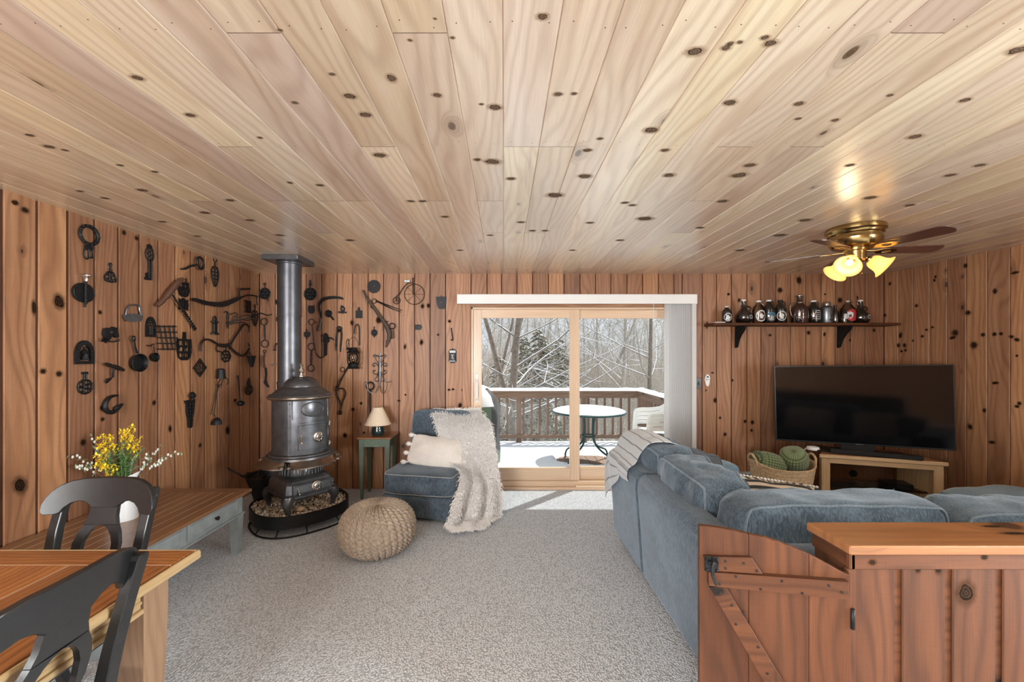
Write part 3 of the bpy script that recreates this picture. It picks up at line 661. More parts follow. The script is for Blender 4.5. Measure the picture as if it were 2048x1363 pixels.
def strip(mb, secs, f, t0, t1, mi=0):
    base = []
    for (p, q) in secs: base.append(mb.add([f(*p, t0), f(*q, t0), f(*q, t1), f(*p, t1)]))
    for i in range(len(base)-1):
        a, b = base[i], base[i+1]
        for k in range(4):
            k2 = (k+1) % 4; mb.face((a+k, a+k2, b+k2, b+k), mi, None, True)
    mb.face(tuple(base[0]+i for i in range(4)), mi); mb.face(tuple(base[-1]+i for i in reversed(range(4))), mi)
def interp(x, tab):
    if x <= tab[0][0]: return tab[0][1]
    for (a, va), (b, vb) in zip(tab[:-1], tab[1:]):
        if x <= b: t = (x-a)/(b-a); return va+(vb-va)*(t*t*(3-2*t)*.5+t*.5)
    return tab[-1][1]
def dining_chair(loc, rz, label, H=.965):
    t = thing('dining_chair', label, 'chair', loc, rz, 'black dining chairs at the plank table')
    K = .65; RK = .24
    def f(u, w_, d): return (u, .20+(w_-.46)*RK-K*u*u+d, w_)
    top = [(0,0),(.10,-.002),(.15,-.009),(.19,-.024),(.215,-.043),(.232,-.066),(.242,-.09),(.247,-.115)]
    bot = [(0,-.127),(.052,-.127),(.066,-.116),(.085,-.102),(.112,-.097),(.14,-.104),(.165,-.122),(.178,-.143),(.19,-.147),(.232,-.147),(.241,-.140),(.247,-.122)]
    mb = MB(); secs = []
    for i in range(-57, 58):
        u = i*.004333
        secs.append(((u, H+interp(abs(u), bot)), (u, H+interp(abs(u), top))))
    strip(mb, secs, f, -.012, .012); o = mb.build('crest_rail', M['blackpaint'], t); sm(o, 40); bevel(o, .003)
    # splat with its arched opening
    outer = [(.47,.050),(.52,.056),(.58,.078),(.64,.100),(.69,.103),(.73,.092),(.77,.072),(.80,.062),(.84,.059)]
    inner = [(.50,.0),(.53,.030),(.58,.052),(.64,.068),(.69,.066),(.72,.056),(.745,.040),(.762,.020),(.768,.0)]
    mb = MB()
    strip(mb, [((-interp(w_, outer), w_), (interp(w_, outer), w_)) for w_ in [.77+.0145*i for i in range(6)]], f, -.009, .009)
    ws = [.50+.268*i/34 for i in range(35)]
    for s_ in (-1, 1): strip(mb, [((s_*interp(w_, inner), w_), (s_*interp(w_, outer), w_)) for w_ in ws], f, -.009, .009)
    strip(mb, [((-interp(w_, outer), w_), (interp(w_, outer), w_)) for w_ in (.465, .48, .50)], f, -.009, .009)
    o = mb.build('splat', M['blackpaint'], t); sm(o, 40)
    for s_ in (-1, 1):
        mb = MB(); P = []
        for z in [0,.15,.3,.42,.46,.55,.65,.75,.83,.87,.905,.92]:
            x = s_*(.185+.012*smoothstep(.46,.8,z)); 
            if z >= .46: y = .20+(z-.46)*RK-K*x*x+.027-.01*math.sin(PI*min(1,(z-.46)/.45))
            else: y = .20-K*x*x+.027+.10*((.46-z)/.46)**1.6
            P.append((x, y, z))
        n0 = None; rings = []
        for (x, y, z) in P:
            w2 = .021 if z < .915 else .014; d2 = .015+.006*(1-abs(z-.46)/.5)
            rings.append(mb.add([(x-w2, y-d2, z), (x+w2, y-d2, z), (x+w2, y+d2, z), (x-w2, y+d2, z)]))
        for a, b in zip(rings[:-1], rings[1:]):
            for q in range(4): q2 = (q+1) % 4; mb.face((a+q, a+q2, b+q2, b+q), 0)
        mb.face(tuple(rings[0]+i for i in range(4))); mb.face(tuple(rings[-1]+i for i in range(4)))
        o = mb.build('back_post', M['blackpaint'], t); bevel(o, .004)
        for zz in (.855, .885):
            x = s_*(.197+.0206); q = MB(); q.lathe([(.0045,0),(.0045,.003)], (0,0,0), 8, M=Matrix.Translation((x, .20+(zz-.46)*RK-K*.21*.21+.025, zz)) @ Matrix.Rotation(s_*PI/2, 4, 'Y')); q.build('screw_head', M['steel'], o)
    mb = MB(); P = []      # saddle seat
    for i in range(13):
        row = []
        for j in range(13):
            u = -1+j/6; v = -1+i/6
            wx = .225-.02*(v+1)/2
            xx = u*wx*(1-.06*v*v); yy = -.02+v*.215*(1-.10*u*u)
            row.append((xx, yy, .46-.010*(1-min(1, (u*u+v*v)*.9))+ .004*math.cos(u*PI)))
        P.append(row)
    mb.grid(P); P2 = [[(p[0]*.97, p[1]*.97, .428) for p in row] for row in P]; mb.grid(P2)
    per = lambda Q: Q[0]+[r_[-1] for r_ in Q[1:]]+Q[-1][-2::-1]+[r_[0] for r_ in Q[-2:0:-1]]
    a, b = per(P), per(P2); n = mb.add(a+b); m = len(a)
    for i in range(m): mb.face((n+i, n+(i+1) % m, n+m+(i+1) % m, n+m+i), 0, None, True)
    sm(mb.build('seat', M['blackpaint'], t, weld=True), 45)
    mb = MB()
    for (lo, hi) in (((-.19,-.20,.37),(.19,-.18,.43)), ((-.20,-.2,.37),(-.18,.18,.43)), ((.18,-.2,.37),(.20,.18,.43)), ((-.19,.16,.37),(.19,.18,.43))): mb.bbox(lo, hi, .003)
    mb.build('seat_rail', M['blackpaint'], t)
    for s_ in (-1, 1):
        mb = MB(); mb.tube([(s_*.185,-.19,.43),(s_*.188,-.192,.3),(s_*.19,-.195,0)], [.022,.019,.013], 10); mb.build('leg', M['blackpaint'], t)
        mb = MB(); mb.tube([(s_*.187,-.19,.17),(s_*.19,.235,.17)], .011, 8); mb.build('stretcher', M['blackpaint'], t)
    mb = MB(); mb.tube([(-.187,.02,.17),(.187,.02,.17)], .011, 8); mb.build('stretcher', M['blackpaint'], t)
    return t
def bevel(o, w_, seg=2):
    m = o.modifiers.new('bevel', 'BEVEL'); m.width = w_; m.segments = seg; m.limit_method = 'ANGLE'; m.angle_limit = math.radians(40)
dining_chair((-1.80, 1.565, 0), 0, 'black dining chair at the far end of the plank table, facing the camera')
dining_chair((-1.42, 1.05, 0), math.radians(-88.5), 'black dining chair on the right side of the plank table, seen from behind')

# ================================================================= coffee table
cx0, cx1, cy0, cy1, cz = -2.752, -1.985, 1.98, 3.23, .472
ct = thing('coffee_table', 'long low table with brown plank top and grey drawers along the left wall', 'table', ((cx0+cx1)/2, (cy0+cy1)/2, 0))
mb = MB(); n = 8; ww = (cx1-cx0-.16)/n
mb.bbox((cx0, cy1-.10, cz-.024), (cx1, cy1, cz), .003); mb.bbox((cx0, cy0, cz-.024), (cx1, cy0+.10, cz), .003)
mb.bbox((cx0, cy0+.10, cz-.024), (cx0+.08, cy1-.10, cz), .003); mb.bbox((cx1-.08, cy0+.10, cz-.024), (cx1, cy1-.10, cz), .003)
for i in range(n): mb.bbox((cx0+.08+i*ww+.0012, cy0+.1, cz-.024), (cx0+.08+(i+1)*ww-.0012, cy1-.1, cz), .0012)
mb.build('tabletop', M['coffee'], ct, root=ct)
mb = MB()
for i in range(n+1): mb.box((cx0+.08+i*ww-.0014, cy0+.1, cz-.01), (cx0+.08+i*ww+.0014, cy1-.1, cz-.0003))
mb.build('joint_line', M['whiteline'], ct, root=ct)
mb = MB(); bx0_, bx1_, by0, by1 = cx0+.04, cx1-.045, cy0+.045, cy1-.045
mb.bbox((bx0_, by0, .30), (bx1_, by1, cz-.024), .003); mb.bbox((bx0_-.012, by0-.012, .292), (bx1_+.014, by1+.012, .306), .005); mb.bbox((bx0_-.008, by0-.008, cz-.034), (bx1_+.01, by1+.008, cz-.024), .003)
mb.build('body', M['greypaint'], ct, root=ct)
for (ya, yb2) in ((2.62, 3.115), (2.08, 2.585)):
    mb = MB(); X = bx1_; mb.bbox((X-.02, ya, .325), (X+.012, yb2, .437), .003)
    for (a, b, c, e) in ((ya+.02, yb2-.02, .337, .345), (ya+.02, yb2-.02, .417, .425), (ya+.02, ya+.03, .337, .425), (yb2-.03, yb2-.02, .337, .425)): mb.bbox((X+.006, a, c), (X+.018, b, e), .003)
    dr = mb.build('drawer', M['greypaint'], ct, root=ct)
    mb = MB(); mb.lathe([(.006,0),(.006,.008),(.014,.016),(.015,.022),(.010,.026),(0,.027)], ((X+.012), (ya+yb2)/2, .381), 14, M=Matrix.Rotation(PI/2, 4, 'Y')); sm(mb.build('knob', M['iron2'], dr, root=ct))
for x in (bx0_-.004, bx1_-.066):
    for y in (by0-.004, by1-.066):
        mb = MB(); r = []
        for z, w2 in ((0,.022),(.02,.024),(.27,.034),(.30,.035)): r.append(mb.add([(x+.035+sx*w2, y+.035+sy*w2, z) for sx, sy in ((-1,-1),(1,-1),(1,1),(-1,1))]))
        for a, b in zip(r[:-1], r[1:]):
            for q in range(4): mb.face((a+q, a+(q+1) % 4, b+(q+1) % 4, b+q), 0)
        mb.face(tuple(r[0]+i for i in range(4))); mb.build('leg', M['greypaint'], ct, root=ct)
# pitcher
pc = px(247, 1037, 2.63); pcx, pcy = pc.x, 2.63
pt = thing('pitcher', 'white ceramic pitcher holding the yellow flowers on the coffee table', 'pitcher', (pcx, pcy, cz+.0005))
mb = MB(); prof = [(0.0,0),(.074,0),(.076,.006),(.072,.06),(.064,.14),(.052,.20),(.050,.225),(.056,.25),(.064,.272),(.060,.272),(.052,.25),(.046,.225),(.060,.13),(.066,.02),(0,.012)]
n0 = len(mb.v); mb.lathe(prof, (0,0,0), 36)
for i, p in enumerate(mb.v):     # pull the lip into a spout on the +x side
    x, y, z = p
    if z > .2:
        a = math.atan2(y, x); k = max(0, math.cos(a))**4*smoothstep(.2,.27,z); b = max(0, -math.cos(a))*smoothstep(.22,.27,z)
        mb.v[i] = (x+.045*k, y*(1-.25*k), z+.035*k+.004*b)
sm(mb.build('body', M['ceramic'], pt), 50)
mb = MB(); mb.tube(catmull([(-.05,0,.262),(-.085,0,.268),(-.105,0,.235),(-.10,0,.17),(-.08,0,.12),(-.062,0,.10)], 5), [.007]*26, 8, flat=1.3); sm(mb.build('handle', M['ceramic'], pt))
# flowers: every spray is its own thing
rf = random.Random(4); pv = Vector((pcx, pcy, cz+.26))
def curve_to(p0, p1, bend, n=9):
    m = (p0+p1)/2+bend; return [p0*(1-t)**2+m*2*t*(1-t)+p1*t*t for t in [i/n for i in range(n+1)]]
def leaf(mb, p, d, L, W, mi=0, droop=.2):
    d = d.normalized(); s_ = d.cross(Vector((0,0,1))); s_ = s_.normalized() if s_.length > .01 else Vector((1,0,0)); u = s_.cross(d)
    a = p; b = p+d*L*.5+s_*W+u*W*.3; c = p+d*L-u*L*droop; e = p+d*L*.5-s_*W+u*W*.3; m = p+d*L*.5-u*W*.2
    n = mb.add([a, b, c, e, m]); mb.face((n, n+1, n+4), mi); mb.face((n+1, n+2, n+4), mi); mb.face((n+2, n+3, n+4), mi); mb.face((n+3, n, n+4), mi)
def petals(mb, p, d, r, mi=0):
    d = d.normalized(); a = d.orthogonal().normalized(); b = d.cross(a); ph = rf.random()*6
    for k in range(4):
        t = ph+k*PI/2; q = a*math.cos(t)+b*math.sin(t); leaf(mb, p, q*1.0+d*.45, r, r*.30, mi, .1)
def spray(kind, tip, bend, i):
    p0 = pv+Vector((rf.uniform(-.025,.03), rf.uniform(-.025,.025), -.12)); tip = Vector(tip); path = curve_to(p0, tip, Vector(bend))
    lab = {'yellow': 'yellow blossom sprays in the white pitcher', 'green': 'green leafy sprigs in the white pitcher', 'willow': 'silvery catkin branches in the white pitcher'}[kind]
    cat = {'yellow': 'flowers', 'green': 'greenery', 'willow': 'branch'}[kind]; nm = {'yellow': 'forsythia_spray', 'green': 'leafy_sprig', 'willow': 'willow_branch'}[kind]
    single = {'yellow': 'yellow blossom spray standing in the white pitcher', 'green': 'green leafy sprig standing in the white pitcher', 'willow': 'thin catkin branch arching out of the white pitcher'}[kind]
    t = thing(nm, single, cat, tuple(p0), 0, lab)
    mb = MB(); mb.tube(path, [lerp(.0028,.0012,k/9) for k in range(10)], 5); mb.build('stem', M['stem'] if kind != 'green' else M['leaf'], t, root=t)
    if kind == 'yellow':
        mb = MB()
        for k in range(13):
            q = rf.uniform(.62,1.0); j = min(8, int(q*9)); p = path[j].lerp(path[j+1], q*9-j)+Vector((rf.uniform(-.028,.028), rf.uniform(-.028,.028), rf.uniform(-.022,.028)))
            petals(mb, p, Vector((rf.uniform(-.8,.8), -1+rf.uniform(-.3,.6), rf.uniform(-.2,.9))), rf.uniform(.017,.026))
        mb.build('blossoms', M['yellow'], t, root=t, fix=False)
        lb = MB()
        for k in range(10):
            q = rf.uniform(.35,.9); j = min(8, int(q*9)); leaf(lb, path[j], Vector((rf.uniform(-1,1), rf.uniform(-1,1), rf.uniform(-.1,.8))), .04, .007)
        lb.build('leaves', M['leaf'], t, root=t, fix=False)
    elif kind == 'green':
        lb = MB()
        for k in range(46):
            q = .3+.7*k/46; j = min(8, int(q*9)); p = path[j].lerp(path[j+1], q*9-j); leaf(lb, p, Vector((rf.uniform(-1,1), rf.uniform(-1,1), rf.uniform(-.1,.9))), rf.uniform(.025,.05), rf.uniform(.004,.008))
        lb.build('leaves', M['leaf'] if i % 2 else M['leaf2'], t, root=t, fix=False)
    else:
        lb = MB()
        for k in range(8):
            q = .5+.5*k/8; j = min(8, int(q*9)); p = path[j].lerp(path[j+1], q*9-j)+Vector((0, rf.uniform(-.006,.006), rf.choice((-1,1))*.008)); lb.ball(p, .0065, 6, sz=1.5)
        lb.build('catkins', M['catkin'], t, root=t)
        lb = MB()
        for k in range(8): j = rf.randint(4, 9); leaf(lb, path[j], Vector((rf.uniform(-1,1), rf.uniform(-.5,.5), rf.uniform(-.6,.6))), .035, .006)
        lb.build('leaves', M['leaf2'], t, root=t, fix=False)
def at(x, y, Y=2.63): return px(x, y, Y)
i = 0
for (x, y, dy) in ((207,868,.0),(215,878,-.05),(262,858,.03),(270,866,-.03),(282,878,.0),(203,905,-.06),(198,920,-.09),(212,935,-.10),(208,892,-.04),(247,862,.02)):
    spray('yellow', at(x, y, 2.63+dy), (rf.uniform(-.02,.02), -.02, .07), i); i += 1
for (x, y, dy) in ((225,885,0),(235,890,.03),(245,884,-.04),(252,895,.06),(220,905,-.08),(262,900,-.05),(275,905,.03),(240,905,-.1),(190,900,.02),(232,898,.08),(268,915,-.07),(215,920,-.08),(285,898,0),(250,912,-.1)):
    spray('green', at(x, y, 2.63+dy), (rf.uniform(-.03,.03), -.01, .05), i); i += 1
for (x, y, dy, b) in ((361,904,.08,(.02,0,.13)),(328,922,.0,(.05,0,.12)),(320,892,.10,(.0,0,.06)),(140,908,-.03,(-.02,0,.08)),(152,938,-.06,(-.1,0,.16)),(295,907,.0,(.03,0,.06)),(183,873,.05,(-.03,0,.03))):
    spray('willow', at(x, y, 2.63+dy), b, i); i += 1

# ================================================================= wood stove
SX, SY = -1.86, 3.76; az = math.radians(50)
st = thing('parlor_stove', 'tall cast iron parlor stove with nickel trim standing in a tray of pebbles', 'stove', (SX, SY, .135), az)   # local -y is the front
MS = Matrix.Identity(4); zb = .135
def L(*a): return a
def zl(z): return z-zb
mb = MB()
mb.lathe([(0,zl(1.325)),(.05,zl(1.322)),(.10,zl(1.305)),(.135,zl(1.275)),(.15,zl(1.245)),(.152,zl(1.235)),(.17,zl(1.228)),(.205,zl(1.205)),(.235,zl(1.175)),(.262,zl(1.165)),(.268,zl(1.155))], (0,0,0), 48)
o = sm(mb.build('dome_top', M['stove'], st), 30)
for k in range(6):
    a = k*PI/3+.3; q = MB(); q.tube([(.075*math.cos(a), .075*math.sin(a), zl(1.3195)), (.125*math.cos(a+.25), .125*math.sin(a+.25), zl(1.291))], .009, 6, flat=.25); q.build('vent_slot', M['blackpaint'], o)
mb = MB(); mb.lathe([(.255,zl(1.155)),(.275,zl(1.152)),(.278,zl(1.142)),(.268,zl(1.128)),(.248,zl(1.122)),(.24,zl(1.13))], (0,0,0), 48); sm(mb.build('top_rim', M['stove_trim'], st))
mb = MB(); mb.lathe([(.0,zl(1.32)),(.03,zl(1.322)),(.028,zl(1.332)),(.014,zl(1.34)),(.012,zl(1.352)),(.026,zl(1.362)),(.031,zl(1.378)),(.026,zl(1.392)),(.012,zl(1.400)),(.010,zl(1.406)),(.018,zl(1.414)),(.020,zl(1.424)),(.014,zl(1.434)),(.004,zl(1.448)),(0,zl(1.45))], (0,0,0), 24); sm(mb.build('finial', M['pewter'], st))
mb = MB(); mb.lathe([(.238,zl(.645)),(.238,zl(1.14))], (0,0,0), 64); 
for a in (0.62, -.62+PI*2-.0, PI, PI*.5):
    ca, sa = math.sin(a), -math.cos(a)
for a in (-.78, .78, 2.3, -2.3):
    x, y = .24*math.sin(a), -.24*math.cos(a); Mr = Matrix.Translation((x, y, 0)) @ Matrix.Rotation(a, 4, 'Z')
    mb.bbox((-.02,-.006,zl(.65)), (.02,.004,zl(1.13)), .003, 0, Mr)
    for k in range(5): mb.ball(Mr @ Vector((0,-.006,zl(.68+k*.105))), .006, 6)
sm(mb.build('barrel', M['stove'], st), 40)
# door plate: curved plate on the front, oval above
def cyl(a, z, d): r = .238+d; return (r*math.sin(a), -r*math.cos(a), z)
def plate(mb, a0, a1, z0, z1, d0, d1, rr=.02, n=14, arch=0):
    P = []
    for i in range(n+1):
        row = []; v = i/n
        for j in range(n+1):
            u = j/n; a = lerp(a0, a1, u); z = lerp(z0, z1+arch*(1-(2*u-1)**2), v); row.append(cyl(a, z, d1))
        P.append(row)
    mb.grid(P)
    per = P[0]+[r_[-1] for r_ in P[1:]]+P[-1][-2::-1]+[r_[0] for r_ in P[-2:0:-1]]
    Q = [tuple((p[0]*(.238+d0)/(.238+d1), p[1]*(.238+d0)/(.238+d1), p[2])) for p in per]
    n0 = mb.add(per+Q); m = len(per)
    for i in range(m): mb.face((n0+i, n0+(i+1) % m, n0+m+(i+1) % m, n0+m+i), 0)
mb = MB(); plate(mb, -.72, .72, zl(.655), zl(.965), -.004, .012, arch=.01); o = mb.build('front_plate', M['stove'], st); bevel(o, .003)
mb = MB(); plate(mb, -.56, .60, zl(.68), zl(.925), .0, .028, arch=.012); dr = mb.build('fire_door', M['stove'], st); bevel(dr, .006)
mb = MB()
for (c0, c1) in (((-.5,.70),(.54,.70)),((-.5,.91),(.54,.91))): mb.tube([cyl(lerp(c0[0],c1[0],k/10), zl(c0[1]+.006*(1-(k/5-1)**2)*(c0[1] > .8)), .030) for k in range(11)], .003, 5)
for a in (-.5, .54): mb.tube([cyl(a, zl(z), .030) for z in (.70,.80,.91)], .003, 5)
mb.build('door_bead', M['stove'], dr)
Mk = Matrix.Translation(cyl(.12, zl(.80), .03)) @ Matrix.Rotation(.12, 4, 'Z') @ Matrix.Rotation(PI/2, 4, 'X')
def damper(par, Mk, s_=1):
    q = MB(); q.lathe([(.044*s_,-.004),(.046*s_,.004),(.036*s_,.008),(.034*s_,.004),(.026*s_,.004),(.026*s_,.012),(.017*s_,.014),(.015*s_,.02),(0,.021)], (0,0,0), 28, M=Mk)
    for k in range(8):
        a = k*PI/4; q.ball(Mk @ Vector((.029*s_*math.cos(a), .029*s_*math.sin(a), .012)), .0065*s_, 6)
    sm(q.build('air_dial', M['pewter'], par), 50); q = MB(); q.lathe([(.012*s_,.0215),(.010*s_,.0235),(0,.0235)], (0,0,0), 16, M=Mk); q.build('dial_hub', M['stove'], par)
damper(dr, Mk)
def coil(par, p0, p1, r=.009):
    q = MB(); q.tube([p0, tuple(Vector(p0).lerp(Vector(p1), .2))], .004, 8); p0, p1 = Vector(p0), Vector(p1); d_ = (p1-p0).normalized(); a = d_.orthogonal().normalized(); b = d_.cross(a)
    P = []
    for k in range(70):
        t = k/69; th = t*2*PI*7; P.append(p0.lerp(p1, .2+.8*t)+(a*math.cos(th)+b*math.sin(th))*r*(.6+.4*math.sin(t*PI)))
    q.tube(P, .0028, 5); sm(q.build('coil_handle', M['pewter'], par))
k0 = cyl(-.42, zl(.83), .035); k1 = cyl(-.40, zl(.765), .055); coil(dr, k0, k1)
mb = MB()
for z in (.72, .90): mb = MB(); mb.ball(cyl(.70, zl(z), .02), .016, 8); mb.tube([cyl(.70, zl(z-.02), .02), cyl(.70, zl(z+.02), .02)], .009, 8); mb.tube([cyl(.70, zl(z), .02), cyl(.62, zl(z), .03)], .007, 6); sm(mb.build('hinge', M['pewter'], dr))
mb = MB(); P = []
for i in range(13):
    t = i/12*2*PI; 
mb.tube([cyl(.0+.42*math.cos(k*PI/16), zl(1.045+.062*math.sin(k*PI/16)), .003) for k in range(32)], .005, 5, closed=True)
for r_ in range(6): P.append([cyl(.02*r_*4*math.cos(k*PI/16), zl(1.045+.012*r_*math.sin(k*PI/16)), .010-.0003*r_*r_) for k in range(33)])
mb.grid(P); sm(mb.build('oval_panel', M['stove'], st))
mb = MB(); mb.lathe([(.238,zl(.655)),(.262,zl(.648)),(.268,zl(.635)),(.285,zl(.628)),(.29,zl(.612)),(.26,zl(.600)),(.16,zl(.575)),(.155,zl(.56))], (0,0,0), 48)
for s_ in range(1): pass
sm(mb.build('waist_ring', M['stove'], st), 40)
for k, ac in enumerate((0, PI/2, PI, -PI/2)):     # four skirt shelves with scrolled ends
    mb = MB(); P = []
    for i in range(7):
        row = []; v = i/6
        for j in range(25):
            u = -1+j/12; a = ac+u*.70; out = .285+v*(.085-.055*abs(u)**3); z = .615-.028*v-.012*math.sin(v*PI*.5)-.012*v*abs(u)
            row.append((out*math.sin(a), -out*math.cos(a), zl(z)))
        P.append(row)
    mb.grid(P); P2 = [[(p[0], p[1], p[2]-.012) for p in r_] for r_ in P]; mb.grid(P2); mb.grid([P[-1], P2[-1]])
    for s_ in (-1, 1):
        a = ac+s_*.70; c = (.335*math.sin(a), -.335*math.cos(a)); mb.lathe([(.010,-.008),(.026,-.008),(.026,.006),(.010,.006),(.010,-.008)], (c[0], c[1], zl(.578)), 14)
    sm(mb.build('skirt_shelf', M['stove_trim'], st), 50)
mb = MB(); mb.lathe([(.17,zl(.585)),(.165,zl(.53)),(.178,zl(.46)),(.19,zl(.45))], (0,0,0), 40)
for k in range(34): a = k*2*PI/34; mb.tube([(.172*math.cos(a), .172*math.sin(a), zl(.565)), (.182*math.cos(a), .182*math.sin(a), zl(.465))], .007, 5)
sm(mb.build('fire_pot', M['stove'], st), 40)
def frustum(mb, r0, z0, r1, z1, ch=.03):
    def ring(r, z):
        c = ch; return [(-r+c,-r,z),(r-c,-r,z),(r,-r+c,z),(r,r-c,z),(r-c,r,z),(-r+c,r,z),(-r,r-c,z),(-r,-r+c,z)]
    a = mb.add(ring(r0, z0)); b = mb.add(ring(r1, z1))
    for i in range(8): mb.face((a+i, a+(i+1) % 8, b+(i+1) % 8, b+i), 0)
    return a, b
mb = MB(); hs = [(.215,.30),(.235,.305),(.235,.318),(.215,.325),(.205,.40),(.19,.425),(.17,.445),(.14,.452)]
for (r0, z0), (r1, z1) in zip(hs[:-1], hs[1:]): a, b = frustum(mb, r0, zl(z0), r1, zl(z1))
mb.face(tuple(range(b, b+8))); mb.bbox((-.21,-.21,zl(.265)), (.21,.21,zl(.302)), .01)
o = mb.build('ash_base', M['stove'], st); bevel(o, .004)
mb = MB(); Mt = Matrix.Translation((0,-.216,zl(.362))) @ Matrix.Rotation(-.13, 4, 'X'); mb.bbox((-.165,-.014,-.045), (.175,.004,.045), .006, 0, Mt); mb.bbox((-.15,-.019,-.034), (.16,-.01,.034), .005, 0, Mt); ad = mb.build('ash_door', M['stove'], st); bevel(ad, .004)
damper(ad, Mt @ Matrix.Translation((.03,-.022,0)) @ Matrix.Rotation(PI/2, 4, 'X'), .92)
coil(ad, Mt @ Vector((-.13,-.018,.012)), Mt @ Vector((-.125,-.042,-.05)), .008)
mb = MB(); mb.ball(Mt @ Vector((.185,-.005,.01)), .017, 8); mb.tube([Mt @ Vector((.185,-.005,-.03)), Mt @ Vector((.185,-.005,.035))], .011, 8); sm(mb.build('hinge', M['stove'], ad))
for sx in (-1, 1):
    for sy in (-1, 1):
        mb = MB(); P = []
        for (d_, z, w2, t2) in ((.0,.315,.055,.03),(.014,.27,.05,.032),(.020,.235,.036,.028),(.012,.195,.024,.021),(.004,.16,.018,.017),(.010,.138,.024,.02)):
            c = Vector((sx*(.19+d_), sy*(.19+d_), zl(z))); P.append([tuple(c+Vector((math.cos(k*PI/5)*w2, math.sin(k*PI/5)*w2, 0))) for k in range(10)])
        mb.grid(P, closed_u=True); mb.face(tuple(range(50, 60))); sm(mb.build('leg', M['stove'], st), 60)
# stove pipe, ceiling plate
PX, PY = -2.055, 3.93
pp = thing('stove_pipe', 'dull black metal flue pipe rising from the stove to the ceiling', 'pipe', (PX, PY, 1.05))
mb = MB(); mb.lathe([(.107,.88-.36),(.107,.89-.36)], (PX, PY, 1.05), 8)
mb = MB(); mb.lathe([(.106,1.9),(.106,2.395)], (PX, PY, 0), 40); sm(mb.build('upper_section', M['pipe'], pp, root=pp))
mb = MB(); mb.lathe([(.1,1.89),(.109,1.892),(.109,1.902),(.104,1.904)], (PX, PY, 0), 40); mb.lathe([(.1035,1.24),(.1035,1.895)], (PX, PY, 0), 40); sm(mb.build('lower_section', M['pipe'], pp, root=pp), 40)
mb = MB(); dirv = Vector((SX-PX, SY-PY, 0)).normalized(); P = [Vector((PX,PY,1.27)), Vector((PX,PY,1.22))]+[Vector((PX,PY,0))+dirv*(.09-.09*math.cos(a))+Vector((0,0,1.16-.09*math.sin(a))) for a in (.3,.7,1.1,1.5)]+[Vector((PX,PY,1.07))+dirv*.12]
mb.tube(P, .108, 32); mb.lathe([(.106,1.245),(.112,1.248),(.112,1.262),(.106,1.265)], (PX,PY,0), 40); sm(mb.build('elbow', M['pipe'], pp, root=pp), 40)
cpz = thing('ceiling_plate', 'square black metal support box where the flue meets the ceiling', 'plate', (PX, PY, 2.39))
mb = MB(); mb.bbox((-2.222,3.745,2.395),(-1.888,4.085,2.439), .003); mb.lathe([(.118,2.38),(.118,2.40)], (PX,PY,0), 40); o = mb.build('box', M['steel'], cpz, root=cpz); o.data.materials[0] = M['stove']
# pebble tray
TRX, TRY = -1.885, 3.80
def sel(t, a=.40, b=.385, e=2.5, rot=az-.1):
    c, s_ = math.cos(t), math.sin(t); x = a*abs(c)**(2/e)*(1 if c >= 0 else -1); y = b*abs(s_)**(2/e)*(1 if s_ >= 0 else -1)
    return (TRX+x*math.cos(rot)-y*math.sin(rot), TRY+x*math.sin(rot)+y*math.cos(rot))
tr = thing('stove_tray', 'black raised metal hearth tray under the stove', 'tray', (TRX, TRY, 0))
mb = MB(); n = 72
for (r0, z0, r1, z1) in ((1,.18,1,.075),(1,.075,.97,.075),(.97,.075,.97,.095),(.97,.095,.97,.18),(.97,.18,1,.18)):
    P0 = [(TRX+(sel(k*2*PI/n)[0]-TRX)*r0, TRY+(sel(k*2*PI/n)[1]-TRY)*r0, z0) for k in range(n)]; P1 = [(TRX+(sel(k*2*PI/n)[0]-TRX)*r1, TRY+(sel(k*2*PI/n)[1]-TRY)*r1, z1) for k in range(n)]
    mb.grid([P0, P1], closed_u=True)
q = mb.add([(sel(k*2*PI/n)[0], sel(k*2*PI/n)[1], .08) for k in range(n)]); mb.face(tuple(range(q, q+n)))
mb.build('pan', M['iron'], tr, root=tr)
mb = MB(); mb.tube([(sel(k*2*PI/n)[0], sel(k*2*PI/n)[1], .009) for k in range(n)], .008, 6, closed=True)
mb.build('base_ring', M['iron'], tr, root=tr)
for k in range(10):
    x, y = sel(k*2*PI/10+.2); dx, dy = (x-TRX), (y-TRY); l = math.hypot(dx, dy); dx /= l; dy /= l; mb = MB(); mb.tube([(x,y,.012),(x-dx*.06,y-dy*.06,.078)], .006, 6); mb.tube([(x-dx*.1,y-dy*.1,.072),(x-dx*.02,y-dy*.02,.072)], .006, 6); mb.build('leg', M['iron'], tr, root=tr)
# pebbles: one bed of stones
mb = MB(); rp = random.Random(3)
bmi = bmesh.new(); bmesh.ops.create_icosphere(bmi, subdivisions=1, radius=1); iv = [v.co.copy() for v in bmi.verts]; ifc = [[v.index for v in f.verts] for f in bmi.faces]; bmi.free()
def stone(mb, c, r):
    Q = Matrix.Rotation(rp.uniform(0,6), 3, Vector((rp.gauss(0,1), rp.gauss(0,1), rp.gauss(0,1))).normalized()); sx, sy, sz = rp.uniform(.8,1.3), rp.uniform(.7,1.1), rp.uniform(.5,.8)
    n = mb.add([Vector(c)+Q @ Vector((v.x*sx*r, v.y*sy*r, v.z*sz*r))*rp.uniform(.88,1.1) for v in iv]); mi = rp.choice((0,0,1,2))
    for f in ifc: mb.face(tuple(n+i for i in f), mi, None, True)
for k in range(1900):
    t = rp.uniform(0, 2*PI); r = math.sqrt(rp.random())*.955; x, y = sel(t); x = TRX+(x-TRX)*r; y = TRY+(y-TRY)*r
    stone(mb, (x, y, .135+rp.uniform(-.012,.012)+.03*(1-r*r)*.5+.012*(r > .8)), rp.uniform(.009,.017))
